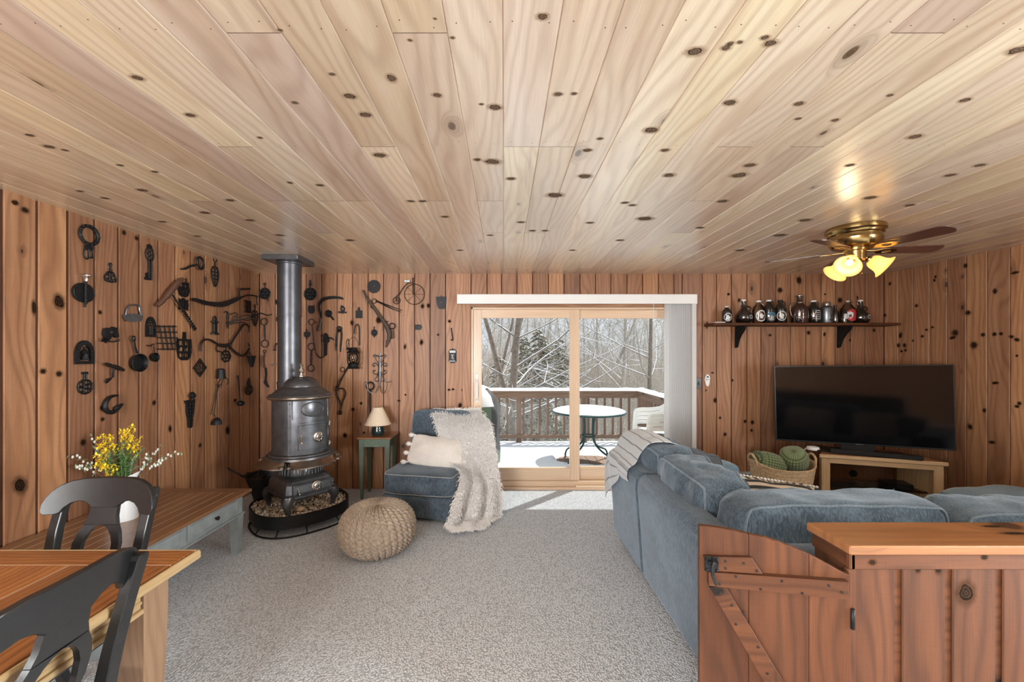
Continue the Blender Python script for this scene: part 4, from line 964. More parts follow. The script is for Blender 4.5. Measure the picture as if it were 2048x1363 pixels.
n0 = mb.add([(TRX+(sel(k*2*PI/n)[0]-TRX)*.965, TRY+(sel(k*2*PI/n)[1]-TRY)*.965, .128) for k in range(n)]); mb.face(tuple(range(n0, n0+n)), 2)
M['gravel2'] = plain('grey_pebble', (.36,.31,.27), .7, 0, .3, 9, .3); M['gravel3'] = plain('tan_pebble', (.42,.29,.18), .7, 0, .3, 9, .3)
tag(mb.build('pebbles', [M['gravel'], M['gravel2'], M['gravel3']], fix=False), 'bed of pale tan river pebbles filling the hearth tray', 'pebbles', kind='stuff')
rock = MB(); Pk = px(596, 1011, 3.52)
for v in [0]:
    n = rock.add([Vector((Pk.x, 3.56, .185))+Vector((p.x*.055, p.y*.04, p.z*.032))*(1+.15*noise.noise(p*2)) for p in iv])
    for f in ifc: rock.face(tuple(n+i for i in f), 0)
o = rock.build('rock', M['gravel3']); tag(o, 'larger tan rock lying on the pebbles in front of the stove', 'rock'); m_ = o.modifiers.new('s', 'SUBSURF'); m_.render_levels = 1
# coal hod with shovel, behind the coffee table
hx_, hy_ = -2.36, 4.12
hd = thing('coal_hod', 'black coal scuttle with a flared lip between the low table and the stove', 'scuttle', (hx_, hy_, 0))
mb = MB(); P = []
for (r, z, k) in ((.11,0,0),(.115,.01,0),(.15,.15,0),(.19,.27,.2),(.21,.33,.9),(.20,.33,.9),(.145,.15,0),(.10,.02,0)):
    row = []
    for j in range(32):
        a = j*2*PI/32; c, s_ = math.cos(a), math.sin(a); fl = max(0, c)**2*k; row.append((hx_+c*r*(1+.55*fl), hy_+s_*r*(1-.1*fl), z+.11*fl))
    P.append(row)
mb.grid(P, closed_u=True); q = mb.add(P[0]); mb.face(tuple(range(q, q+32))); q = mb.add(P[-1]); mb.face(tuple(range(q, q+32))); sm(mb.build('bucket', M['iron'], hd, root=hd), 50)
mb = MB(); mb.tube([(hx_, hy_+.2*math.cos(a), .32+.16*math.sin(a)) for a in [k*PI/12 for k in range(13)]], .005, 6); mb.build('bail_handle', M['iron2'], hd, root=hd)
sh = thing('ash_shovel', 'small black shovel leaning out of the coal scuttle to the left', 'shovel', (hx_, hy_, .34))
mb = MB(); A = px(438, 926, 4.12); B = px(486, 952, 4.12); mb.tube([A, B], .008, 8); mb.ball(A, .022, 8); mb.build('shaft', M['iron2'], sh, root=sh)
mb = MB(); P = [[B+Vector((.17*i/6, .075*(j/4-1), -.035*i/6-.0+.02*(j/4-1)**2)) for j in range(9)] for i in range(7)]; mb.grid(P); mb.grid([[p+Vector((0,0,.004)) for p in r_] for r_ in P]); sm(mb.build('scoop', M['iron'], sh, root=sh))
# ================================================================= cushions
def cushion(name, c, half, mat, parent, root=None, rot=(0,0,0), e=5.0, puff=.25, ear=.0, wr=.006, wf=6.0, seed=0, n=16, pipe=None, piper=.006, axis=1, sag=0):
    """soft box cushion; axis is its thin axis"""
    Rm = Matrix.Translation(c) @ Matrix.Rotation(rot[2], 4, 'Z') @ Matrix.Rotation(rot[1], 4, 'Y') @ Matrix.Rotation(rot[0], 4, 'X')
    oth = [i for i in range(3) if i != axis]; so = Vector((seed*3.1, seed*1.7, seed*.9))
    def mapp(p, out=1.0):
        s_ = (abs(p[0])**e+abs(p[1])**e+abs(p[2])**e)**(1/e); q = [p[i]/s_ for i in range(3)]
        a, b = q[oth[0]], q[oth[1]]
        th = 1+puff*(1-a*a)*(1-b*b); q[axis] *= th
        k = 1+ear*(a*a*b*b); q[oth[0]] *= k; q[oth[1]] *= k
        v = Vector([q[i]*half[i] for i in range(3)])
        nz = noise.noise((v*wf)+so)+.5*noise.noise(v*wf*2.3+so)
        v += Vector(q).normalized()*wr*nz*1.6
        if sag: v.z -= sag*(1-a*a)*max(0, q[2])
        return Rm @ (v*out if out != 1.0 else v)
    mb = MB()
    for ax in range(3):
        for sg in (-1, 1):
            P = []
            for i in range(n+1):
                row = []
                for j in range(n+1):
                    p = [0,0,0]; p[ax] = sg; p[(ax+1)%3] = math.tan((-1+2*i/n)*PI/4); p[(ax+2)%3] = math.tan((-1+2*j/n)*PI/4); row.append(mapp(p))
                P.append(row)
            mb.grid(P, uvs=(half[(ax+2)%3]*2, half[(ax+1)%3]*2))
    o = sm(mb.build(name, M[mat] if isinstance(mat, str) else mat, parent, root=root, weld=True), 180)
    if pipe:
        for sg in (-1, 1):
            pts = []; m = 18
            for (s0, s1) in (((-1,-1),(1,-1)),((1,-1),(1,1)),((1,1),(-1,1)),((-1,1),(-1,-1))):
                for k in range(m):
                    t = k/m; p = [0,0,0]; p[axis] = sg*.92; p[oth[0]] = lerp(s0[0], s1[0], t); p[oth[1]] = lerp(s0[1], s1[1], t); pts.append(mapp(p, 1.006))
            q = MB(); q.tube(pts, piper, 6, closed=True); q.build('piping', M[pipe], o, root=(root if root is not None else None) and o)
    return o

# ================================================================= slipper chair with pillow and fur throw
RZ = math.atan2(-.146, .70)            # the seat front runs slightly away to the left
scx, scy = -.72, 4.075
sc_ = thing('slipper_chair', 'armless blue upholstered chair beside the patio door, half under a white fur throw', 'chair', (scx, scy, 0), RZ)
hw, hd_ = .352, .37
FX0, FX1 = -hw, hw
mb = MB(); mb.bbox((-hw,-hd_,.035), (hw,hd_-.02,.235), .022); mb.build('base', M['sofa'], sc_).modifiers.new('b','BEVEL').width = .008
cushion('seat_cushion', (0,-.0,.335), (hw+.004,hd_+.005,.098), 'sofa', sc_, e=9, puff=.10, wr=.005, wf=5, seed=1, axis=2, n=18, pipe='pipinglt', piper=.004)
for ob in sc_.children: pass
cushion('backrest', (0,hd_-.05,.60), (hw-.01,.075,.33), 'sofa', sc_, rot=(-.14,0,0), e=9, puff=.18, wr=.006, seed=2, axis=1, n=18, pipe='piping', piper=.004)
for sx in (-1, 1):
    for sy in (-1, 1):
        mb = MB(); mb.bbox((sx*(hw-.05)-.035, sy*(hd_-.06)-.035, 0), (sx*(hw-.05)+.035, sy*(hd_-.06)+.035, .04), .004); mb.build('foot', M['blackpaint'], sc_)
# lumbar pillow with tassels
pl = thing('lumbar_pillow', 'ivory lumbar pillow with corner tassels leaning on the slipper chair back', 'pillow', (scx+.035, scy-.015, .435), RZ)
cushion('pillow_body', (.02,.0,.125), (.275,.026,.150), 'linen', pl, rot=(-.55,0.10,.04), e=6, puff=2.4, ear=.06, wr=.005, wf=9, seed=5, axis=1, n=16)
Mp = Matrix.Translation((.02,.0,.125)) @ Matrix.Rotation(.04,4,'Z') @ Matrix.Rotation(.10,4,'Y') @ Matrix.Rotation(-.55,4,'X')
for sx in (-1, 1):
    for k in range(4):
        z = -.14+k*.093; p = Mp @ Vector((sx*(.262-.0*abs(z)), -.01, z)); d_ = (Mp.to_3x3() @ Vector((sx*1.0, -.2, -.2))).normalized()
        mb = MB(); mb.tube([p-d_*.012, p+d_*.012, p+d_*.02, p+d_*.05, p+d_*.066], [.006,.012,.024,.028,.012], 8, flat=.8); sm(mb.build('tassel', M['linen'], pl))

# fur throw: a draped surface and its pile
def drape(rows, ni, nj, fold, seed):
    """rows: list of (left, right) world points; returns grid of points"""
    Lc = catmull([r[0] for r in rows], ni); Rc = catmull([r[1] for r in rows], ni); m = len(Lc); P = []
    for i in range(m):
        v = i/(m-1); row = []; a, b = Lc[i], Rc[i]; ax = (b-a); nrm = Vector((ax.y, -ax.x, 0)).normalized()
        for j in range(nj+1):
            u = j/nj; p = a.lerp(b, u); am = fold*smoothstep(.25, .8, v)
            p = p+nrm*(am*math.sin(u*PI*5.5+1.1*math.sin(v*3+seed))*math.sin(PI*min(1,u*1.0+.08))**.5) if am > 0 else p
            p = p+Vector((0,0,.006*noise.noise(p*7)))+nrm*.015*noise.noise(p*5+Vector((seed,0,0)))
            if p.z < .016: p.z = .016
            row.append(p)
        P.append(row)
    return P
def W_(x, y, Y): return px(x, y, Y)
rows = [(Vector((-.64,4.56,.62)), Vector((-.20,4.50,.60))), (W_(870,840,4.55), W_(960,838,4.47)), (W_(866,825,4.47), W_(958,823,4.38)), (W_(866,833,4.34), W_(978,842,4.24)), (W_(874,856,4.20), W_(988,872,4.08)), (W_(884,892,4.10), W_(994,915,3.98)),
        (W_(900,925,3.98), W_(998,950,3.92)), (W_(921,952,3.80), W_(1001,985,3.86)), (W_(908,1000,3.64), W_(1002,1015,3.82)), (W_(898,1036,3.56), W_(996,1030,3.80)), (W_(893,1052,3.52), W_(984,1040,3.70)), (W_(905,1062,3.46), W_(962,1057,3.54))]
fb = thing('fur_throw', 'long white fur throw hanging over the right half of the slipper chair', 'blanket', (-.3, 3.95, 0))
P = drape(rows, 5, 44, .030, 1.3)
mb = MB(); mb.grid(P); o = mb.build('cloth', M['fur'], fb, root=fb); m_ = o.modifiers.new('s','SOLIDIFY'); m_.thickness = .012; m_.offset = 1
mb = MB(); rr = random.Random(9)
cumi = len(P)-1
for k in range(26000):
    i = rr.random()*cumi; j = rr.random()*44; i0, j0 = int(i), int(j); fi, fj = i-i0, j-j0
    a, b, c_, d_ = P[i0][j0], P[i0][j0+1], P[i0+1][j0], P[i0+1][j0+1]
    p = a*(1-fi)*(1-fj)+b*(1-fi)*fj+c_*fi*(1-fj)+d_*fi*fj
    nrm = (b-a).cross(c_-a)
    if nrm.length < 1e-9: continue
    nrm.normalize()
    if nrm.dot(Vector((0,-1,.6))) < 0: nrm = -nrm
    dn = (c_-a).normalized(); sd = nrm.cross(dn)
    ln = rr.uniform(.035,.068); dr_ = (nrm*rr.uniform(.5,1.3)+Vector((0,0,-.5))+sd*rr.uniform(-.7,.7)+dn*.25).normalized(); wd = sd*rr.uniform(.0022,.0050)
    if p.z < .05: dr_.z = abs(dr_.z)*.3
    m2 = p+nrm*.002+dr_*ln*.55+nrm*ln*.18; tip = p+dr_*ln+Vector((0,0,-.004))
    if tip.z < .003: tip.z = .003
    n_ = mb.add([p-wd, p+wd, m2+wd*.8, m2-wd*.8, tip]); mb.face((n_, n_+1, n_+2, n_+3)); mb.face((n_+3, n_+2, n_+4))
o = mb.build('fur_pile', M['fur'], fb, root=fb, fix=False); o['kind'] = 'stuff'

# knitted pouf
pq = thing('knitted_pouf', 'round beige chunky knitted pouf on the carpet in front of the slipper chair', 'pouf', (-.985, 3.20, 0))
ncol, nrow = 34, 170; sub = 10; P = []
rx, rzz = .272, .186
for i in range(nrow+1):
    v = i/nrow; th = PI*v; row = []
    for j in range(ncol*sub):
        u = j/sub; a = 2*PI*u/ncol+.35*v
        ce, se = math.cos(th), math.sin(th)
        rr_ = abs(se)**.72*(1 if se > 0 else 0); zz = (1 if ce > 0 else -1)*abs(ce)**.85
        x, y, z = rx*rr_*math.cos(a), rx*rr_*math.sin(a), rzz*zz
        fu = u % 1; rows_ = 20*v
        st_ = abs(math.sin(PI*fu))**.6; pv_ = abs(math.sin(PI*(rows_+(.5 if int(u) % 2 else 0)+.35*math.sin(2*PI*fu))))**.8
        h = (.022*st_*(.25+.75*pv_))*min(1, se*3)+.002*noise.noise(Vector((x*60,y*60,z*60)))
        N = Vector((x/rx, y/rx, z/rzz)); N.normalize(); p = Vector((x,y,z+.186))+N*h*1.1
        p.z = max(.001, p.z); row.append(p)
    P.append(row)
P = [[Vector((p.x, p.y, max(.001, p.z*.97+.018*(p.x*.2-p.y*.6)*p.z/.37))) for p in r_] for r_ in P]
mb = MB(); mb.grid(P, closed_u=True); M['jute'] = plain('beige_knit_yarn', (.47,.39,.31), .95, 0, .3, 45, .5, .003)
sm(mb.build('knitted_cover', M['jute'], pq), 180)

# side table and lamp
ax0, ax1, ay0, ay1, azz = -1.53, -1.195, 4.30, 4.60, .655
sd_ = thing('side_table', 'small sage green side table with an orange wooden top by the back wall', 'table', ((ax0+ax1)/2, (ay0+ay1)/2, 0))
mb = MB(); mb.bbox((ax0-.012,ay0-.012,azz-.018), (ax1+.012,ay1+.012,azz), .004); mb.build('tabletop', M['cap'], sd_, root=sd_)
mb = MB(); mb.bbox((ax0+.015,ay0+.015,azz-.105), (ax1-.015,ay1-.015,azz-.018), .002); mb.build('apron', M['greenpaint'], sd_, root=sd_)
for x in (ax0+.03, ax1-.03):
    for y in (ay0+.03, ay1-.03):
        mb = MB(); r_ = [mb.add([(x+sx*w2, y+sy*w2, z) for sx, sy in ((-1,-1),(1,-1),(1,1),(-1,1))]) for z, w2 in ((0,.012),(.02,.013),(.55,.024),(azz-.018,.024))]
        for a, b in zip(r_[:-1], r_[1:]):
            for q in range(4): mb.face((a+q, a+(q+1)%4, b+(q+1)%4, b+q))
        mb.face(tuple(r_[0]+i for i in range(4))); mb.build('leg', M['greenpaint'], sd_, root=sd_)
lx, ly = (756-CX)/F*4.43, 4.43
lp = thing('table_lamp', 'small table lamp with a cream cone shade and dark glazed base on the side table', 'lamp', (lx, ly, azz+.0005))
mb = MB(); mb.lathe([(0,0),(.055,0),(.066,.012),(.070,.04),(.066,.07),(.058,.088),(.060,.098),(.056,.112),(.03,.115),(0,.115)], (0,0,0), 28); sm(mb.build('base', M['lampbase'], lp), 50)
mb = MB(); mb.tube([(0,0,.11),(0,0,.15)], .012, 10); mb.tube([(0,0,.15),(0,0,.275)], .003, 6); mb.build('socket', M['brass'], lp)
mb = MB(); mb.lathe([(.135,.118),(.052,.298)], (0,0,0), 40); mb.lathe([(.134,.118),(.137,.116),(.138,.122),(.135,.124)], (0,0,0), 40); mb.lathe([(.051,.294),(.054,.294),(.054,.300),(.051,.300)], (0,0,0), 40); o = sm(mb.build('lamp_shade', M['shade'], lp, fix=False), 60); m_ = o.modifiers.new('s','SOLIDIFY'); m_.thickness = .0015
mb = MB(); mb.tube(catmull([(lx,ly+.06,azz+.02),(lx+.02,ay1+.022,azz+.01),(lx+.05,ay1+.03,.5),(lx+.07,ay1+.02,.3),(lx+.06,ay1+.025,.05)], 6), .003, 5); mb.build('cord', M['white'], lp, root=lp)

# ================================================================= sectional sofa
sf = thing('sectional_sofa', 'large blue L-shaped sectional sofa seen from behind, with loose back cushions', 'sofa', (1.6, 2.4, 0))
profA = [(.925,.055),(.905,.35),(.885,.62),(.888,.675),(.905,.715),(.935,.73),(1.03,.73),(1.06,.715),(1.075,.68),(1.085,.055)]
def profile(mb, prof, axis, a0, a1, nseg=1):
    rg = []
    for k in range(nseg+1):
        a = lerp(a0, a1, k/nseg); rg.append(mb.add([((p[0], a, p[1]) if axis == 1 else (a, p[0], p[1])) for p in prof]))
    m = len(prof)
    for r0, r1 in zip(rg[:-1], rg[1:]):
        for i in range(m): mb.face((r0+i, r0+(i+1)%m, r1+(i+1)%m, r1+i), 0)
    mb.face(tuple(rg[0]+i for i in range(m))); mb.face(tuple(rg[-1]+i for i in range(m)))
for (a, b) in ((1.60, 2.735), (2.745, 3.45)):
    mb = MB(); profile(mb, profA, 1, a, b); o = mb.build('back_panel', M['sofa'], sf, root=sf); bevel(o, .022, 3); sm(o, 60)
profB = [(1.625,.055),(1.605,.35),(1.59,.62),(1.592,.675),(1.605,.715),(1.63,.73),(1.73,.73),(1.76,.715),(1.775,.68),(1.785,.055)]
for (a, b) in ((1.09, 2.33), (2.34, 3.55)):
    mb = MB(); profile(mb, profB, 0, a, b); o = mb.build('back_panel', M['sofa'], sf, root=sf); bevel(o, .015, 3); sm(o, 60)
mb = MB(); mb.bbox((1.085,3.215,.055), (1.86,3.45,.60), .04); o = mb.build('armrest', M['sofa'], sf, root=sf); sm(o, 50)
cushion('arm_pad', (1.475,3.335,.60), (.40,.125,.055), 'sofa_lt', sf, root=sf, e=5, puff=.1, axis=2, wr=.003, n=10, pipe=None)
mb = MB(); mb.bbox((3.55,1.60,.055), (3.80,2.60,.62), .03); o = mb.build('armrest', M['sofa'], sf, root=sf)
mb = MB(); mb.bbox((1.085,1.785,.055), (1.90,3.215,.30), .02); mb.bbox((1.90,1.785,.055), (3.55,2.58,.30), .02); o = mb.build('seat_base', M['sofa'], sf, root=sf)
for (c, h) in (((1.50,2.86,.385),(.405,.35,.085)), ((1.50,2.15,.385),(.405,.36,.085)), ((2.32,2.19,.385),(.41,.395,.085)), ((3.14,2.19,.385),(.41,.395,.085))):
    cushion('seat_cushion', c, h, 'sofa', sf, root=sf, e=7, puff=.12, axis=2, wr=.005, n=12, seed=c[0], pipe=None)
cushion('back_cushion', (1.165,3.04,.665), (.135,.315,.225), 'sofa', sf, root=sf, rot=(0,-.10,0), e=6, puff=.25, axis=0, wr=.012, wf=8, seed=11, n=24, pipe='piping', piper=.0065)
cushion('back_cushion', (1.165,2.41,.655), (.135,.325,.225), 'sofa', sf, root=sf, rot=(0.02,-.10,0), e=6, puff=.25, axis=0, wr=.012, wf=8, seed=12, n=24, pipe='piping', piper=.0065)
cushion('back_cushion', (1.515,1.915,.645), (.475,.115,.225), 'sofa', sf, root=sf, rot=(.02,0,0), e=7, puff=.22, axis=1, wr=.012, wf=7, seed=13, n=24, pipe='piping', piper=.0065)
cushion('back_cushion', (2.485,1.93,.62), (.47,.12,.215), 'sofa', sf, root=sf, rot=(.03,0,.03), e=7, puff=.22, axis=1, wr=.012, wf=7, seed=14, n=24, pipe='piping', piper=.0065)
for (x, y) in ((.99,3.36),(.99,2.70),(.99,1.68),(1.8,3.36),(2.3,1.68),(3.7,1.68),(3.7,2.5)):
    mb = MB(); mb.lathe([(.022,0),(.03,.06)], (x,y,0), 12); mb.build('foot', M['blackpaint'], sf, root=sf)
# scatter pillows
def tpillow(nm, lab, c, half, mat, rot, seed, pipe=None, e=3.2):
    t = thing(nm, lab, 'pillow', (c[0], c[1], c[2]-half[2])); cushion('pillow_cover', (0,0,half[2]), (half[0],.024,half[2]), mat, t, rot=rot, e=6, puff=2.2, ear=.08, wr=.008, wf=7, seed=seed, n=14, pipe=pipe, piper=.0065); return t
M['stripe'] = None
def stripes():
    g = G('black_tan_stripe'); uv = g.n('UVMap', uv_map='UVMap').outputs[0]; sp = g.n('SeparateXYZ', {0: uv})
    s_ = g.m('SINE', g.m('MULTIPLY', sp.outputs[1], 125.0)); c = g.mix(g.step(s_, -.15, .1), (.46,.36,.27), (.02,.018,.018))
    return g.end(princ(g, c, .9, 0, None))
M['stripe'] = stripes()
tpillow('throw_pillow', 'charcoal pillow with corded edge tucked between the blue back cushion and the sofa arm', (1.43,2.88,.64), (.24,.06,.20), 'pillow_dark', (-.35,.30,PI/2-.95), 3, 'pillow_dark')
tpillow('throw_pillow', 'charcoal corded pillow lying lower in the sofa corner, beside the striped pillow', (1.50,2.45,.575), (.23,.055,.21), 'pillow_dark', (-.5,.25,PI/2-1.2), 4, 'pipinglt')
ps = tpillow('striped_pillow', 'tan and black striped pillow behind the long blue back cushion', (1.66,2.42,.60), (.28,.05,.19), 'stripe', (-.75,.16,.03), 6)
mb = MB()
Mq = Matrix.Translation((0,0,.19)) @ Matrix.Rotation(.03,4,'Z') @ Matrix.Rotation(.16,4,'Y') @ Matrix.Rotation(-.75,4,'X')
for k in range(26): mb.ball(Mq @ Vector((-.28+.56*k/25, 0, .196)), .009, 6)
mb.build('bead_trim', M['linen'], ps)
tpillow('throw_pillow', 'ivory pillow on the sofa seat, the nearer of the two mirrored in the television', (2.45,2.17,.60), (.30,.07,.18), 'linen', (.25,0,.15), 7)
tpillow('throw_pillow', 'ivory pillow on the sofa seat, mirrored at the right edge of the television', (3.15,2.18,.60), (.20,.07,.18), 'linen', (.25,0,-.2), 8)
# striped linen throw over the far end
def lin_stripes():
    g = G('striped_linen'); uv = g.n('UVMap', uv_map='UVMap').outputs[0]; sp = g.n('SeparateXYZ', {0: uv}); v = sp.outputs[1]
    s_ = g.m('FRACT', g.m('MULTIPLY', v, 11.5)); thin = g.m('SUBTRACT', 1.0, g.step(g.m('ABSOLUTE', g.m('SUBTRACT', s_, .5)), .05, .09))
    band = g.m('MULTIPLY', g.m('GREATER_THAN', v, .70), g.m('LESS_THAN', v, .755)); band2 = g.m('MULTIPLY', band, g.m('GREATER_THAN', g.m('SINE', g.m('MULTIPLY', v, 900.0)), -.3))
    nz = g.noise(g.n('TexCoord').outputs['Object'], 120, 3)
    c = g.mix(g.m('MAXIMUM', thin, band2), g.mix(nz, (.42,.45,.48), (.60,.63,.66)), (.16,.17,.20))
    return g.end(princ(g, c, .95, 0, nz, .3, .003, Sheen_Weight=.3))
M['throw'] = lin_stripes()
th_ = thing('linen_throw', 'pale striped linen throw draped over the far end of the sofa back', 'blanket', (1.0, 3.15, .4))
P = []; nu, nv = 36, 26
for i in range(nv+1):
    v = i/nv; Y = lerp(2.86, 3.50, v); low = lerp(.70, .40, smoothstep(0,.9,v))
    path = [Vector((1.36,Y,.70)), Vector((1.33,Y,.80)), Vector((1.25,Y,.885)), Vector((1.13,Y,.918)), Vector((1.03,Y,.905)), Vector((.965,Y,.84)), Vector((.93,Y,.77)), Vector((.880,Y,.735)), Vector((.866,Y,.68)), Vector((.862,Y,min(.66,(low+.66)/2))), Vector((.868,Y,min(.64,low)))]
    if v > .78:
        k = (v-.78)/.22; path = [Vector((p.x+.012*k, Y-.02*k, p.z-.10*k*k)) for p in path]
    cp = catmull(path, 6); row = []
    for j in range(nu+1):
        t = j/nu*(len(cp)-1); a = int(t); b = min(a+1, len(cp)-1); p = cp[a].lerp(cp[b], t-a)
        p = p+Vector((-.012-.010*math.sin(v*17+j*.12)*smoothstep(.45,1,j/nu), .02*math.sin(j*.5)*.3, .010*noise.noise(p*9))); row.append(p)
    P.append(row)
PT = [[P[i][j] for i in range(nv+1)] for j in range(nu+1)]
mb = MB(); mb.grid(PT, uvs=(.64, 1.0)); o = mb.build('cloth', M['throw'], th_, root=th_); m_ = o.modifiers.new('s','SOLIDIFY'); m_.thickness = .005; m_.offset = -1; o.modifiers.new('d','SUBSURF').render_levels = 1
# ottoman by the right wall
ot = thing('ottoman', 'pale blue upholstered ottoman at the right edge in front of the boarded wall', 'ottoman', (3.80, 2.93, 0), math.radians(10))
mb = MB(); mb.bbox((-.38,-.38,.05), (.38,.36,.33), .03); mb.build('base', M['sofa_lt'], ot)
cushion('cushion_top', (0,-.01,.395), (.40,.385,.085), 'sofa_lt', ot, e=6, puff=.12, axis=2, wr=.006, n=14, seed=20, pipe='pipinglt', piper=.004)
for sx in (-1, 1):
    for sy in (-1, 1): mb = MB(); mb.lathe([(.02,0),(.028,.055)], (sx*.31, sy*.31-.01, 0), 10); mb.build('foot', M['blackpaint'], ot)

# ================================================================= half wall and gate
hwl = thing('half_wall', 'orange-stained board half wall with a varnished cap in the bottom right corner', 'half wall', (1.7, 1.32, 0))
HX0, HX1, HZ = 1.04, 3.3, .95
mb = MB(); mb.bbox((HX0-.0, 1.232, HZ-.028), (HX1, 1.412, HZ), .004); o = mb.build('cap', M['cap'], hwl, root=hwl)
mb = MB(); mb.bbox((HX0+.006, 1.240, HZ-.075), (HX1, 1.256, HZ-.028), .003); mb.bbox((HX0+.010, 1.24, HZ-.075), (HX0+.024, 1.40, HZ-.028), .003); mb.build('trim_board', M['halfwall'], hwl, root=hwl)
mb = MB(); xs = [HX0+.018+.0]+[1.210+.1545*k for k in range(14)]; dep = .008
for i in range(len(xs)-1):
    a, b = xs[i]+.011, xs[i+1]-.011; mb.bbox((a, 1.256, 0), (b, 1.264, HZ-.04), .003)
mb.box((xs[0], 1.264, 0), (HX1, 1.272, HZ-.04))
mb.box((HX0+.022, 1.272, 0), (HX1, 1.385, HZ-.03))
mb.build('siding', M['halfwall'], hwl, root=hwl)
mb = MB(); mb.bbox((HX0+.004, 1.246, 0), (HX0+.030, 1.262, HZ-.075), .003); mb.bbox((HX0+.012, 1.262, 0), (HX0+.022, 1.39, HZ-.03), .002); mb.build('corner_post', M['halfwall'], hwl, root=hwl)
mb = MB()
for k, (x, y, a, b) in enumerate(((1932,1185,.019,.024),(1836,1138,.006,.008),(1877,1136,.008,.012),(1745,1124,.008,.006),(1969,1113,.007,.006))):
    Y = 1.2555 if k < 3 else 1.2395; p = px(x, y, Y); knot_quad(mb, lambda q, r: (q, Y, r), p.x, p.z, a, b, 0, k+2)
for k, (x, y, a, b) in enumerate(((1985,1052,.024,.006),(2030,1066,.03,.007))):
    Y = (EYE-HZ)*F/(y-CY); knot_quad(mb, lambda q, r: (q, r, HZ+.0004), (x-CX)/F*Y, Y, a, b, 0, k+9)
mb.m = [0]*len(mb.m); mb.build('board_knots', M['knot'], hwl, root=hwl, fix=False)
# gate swung open beside the half wall
GA = Vector((.621, 1.305, 0)); GB = Vector((1.036, 1.222, 0)); gd = (GB-GA); GL = gd.length; gd.normalize(); gn = Vector((gd.y, -gd.x, 0))    # gn faces the camera
def gk(x, y):     # pixel -> (distance along the gate, height)
    r = (x-CX)/F; t = (r*GA.y-GA.x)/(gd.x-r*gd.y); Y = GA.y+gd.y*t; return t, EYE-(y-CY)/F*Y
def gp(a, z, d): return GA+gd*a+gn*(d)+Vector((0,0,z))
gt = thing('gate', 'low plank gate with curved top and black latch, hinged to the half wall', 'gate', tuple(GA), 0)
curve = [gk(x, y) for x, y in ((1400,1051),(1430,1054),(1461,1059.5),(1497,1067.5),(1530,1075),(1559,1084),(1590,1096),(1618,1108),(1657,1129),(1691,1148))]
def ctop(a):
    for (p, q), (r, s_) in zip(curve[:-1], curve[1:]):
        if a <= r: return lerp(q, s_, (a-p)/(r-p))
    return curve[-1][1]
cuts = [0.0, gk(1497.4,1200)[0], gk(1618,1200)[0], GL]
for k in range(3):
    a, b = cuts[k]+.0008, cuts[k+1]-.0008; mb = MB(); n = 10
    poly = [(a, .12), (b, .12)]+[(lerp(b, a, i/n), ctop(lerp(b, a, i/n))) for i in range(n+1)]
    mb.prism([poly], gp, -.02, 0, 0); tex_off(mb, k+4); o = mb.build('board', M['halfwall'], gt, root=gt); bevel(o, .0015, 1)
def gbar(name, pts, t0, t1, k):
    mb = MB(); P = [gk(*p) for p in pts]
    # grain along the longest side
    mb.prism([P], gp, t0, t1, 0); d0 = Vector((P[1][0]-P[0][0], P[1][1]-P[0][1])); d0.normalize()
    mb.uv = [[((-q[0]*d0.y+q[1]*d0.x)+k*10, q[0]*d0.x+q[1]*d0.y) for q in u] for u in mb.uv]
    o = mb.build(name, M['halfwall'], gt, root=gt); bevel(o, .0012, 1); return o
gbar('rail', [(1414,1137),(1690,1156),(1689.5,1191),(1414,1164)], 0, .020, 21)
gbar('cleat', [(1405,1108),(1500,1110),(1522,1143),(1414,1136)], 0, .014, 23)
brp = [(1414,1165),(1448,1167),(1500,1250),(1568,1362),(1640,1480),(1600,1480),(1527,1363),(1459,1250)]
gbar('brace', [(1415,1166),(1413.5,1163),(1449,1168),(1639,1480),(1597,1480)][:1]+[(1449,1168),(1639,1480),(1597,1480)], 0, .020, 25)
for (x, y) in ((1448,1117),(1484,1121),(1448,1131),(1510,1136),(1467,1145),(1558,1154),(1650,1163),(1516,1170),(1598,1178),(1676,1176),(1435,1160),(1436,1179),(1459,1202),(1467,1239),(1511,1284),(1529,1336),(1483,1219)):
    mb = MB(); a, z = gk(x, y); mb.lathe([(.0042,0),(.0042,.0012),(.0024,.0014)], gp(a, z, .020 if y > 1136 else .014), 10, M=Matrix.Rotation(math.atan2(gn.y, gn.x), 4, 'Z') @ Matrix.Rotation(PI/2, 4, 'Y')); mb.build('screw', M['iron2'], gt, root=gt)
a0, z0 = gk(1406,1136); a1, z1 = gk(1434,1108)
MG = Matrix.Translation(GA) @ Matrix(((gd.x, gn.x, 0, 0),(gd.y, gn.y, 0, 0),(0,0,1,0),(0,0,0,1)))
mb = MB(); mb.bbox((a0, .014, z0), (a1, .019, z1), .003, 0, MG)
for (u, v) in ((.15,.15),(.85,.15),(.15,.85),(.85,.85)): mb.ball(MG @ Vector((lerp(a0,a1,u), .020, lerp(z0,z1,v))), .004, 6)
lt = mb.build('latch_plate', M['iron'], gt, root=gt)
mb = MB(); c0 = ((a0+a1)/2, z1-.006); mb.tube([MG @ Vector(q) for q in ((c0[0]+.002,.018,c0[1]),(c0[0]+.004,.034,c0[1]-.006),(c0[0]-.002,.036,c0[1]-.022),(c0[0]-.002,.034,c0[1]-.045),(c0[0]+.004,.044,c0[1]-.062),(c0[0]+.006,.046,c0[1]-.068))], [.006,.007,.006,.005,.005,.004], 8); mb.tube([MG @ Vector((a0+.008,.024,z1-.016)), MG @ Vector((a1-.004,.024,z1-.020))], .0055, 8); sm(mb.build('latch_lever', M['iron'], lt, root=lt)); 
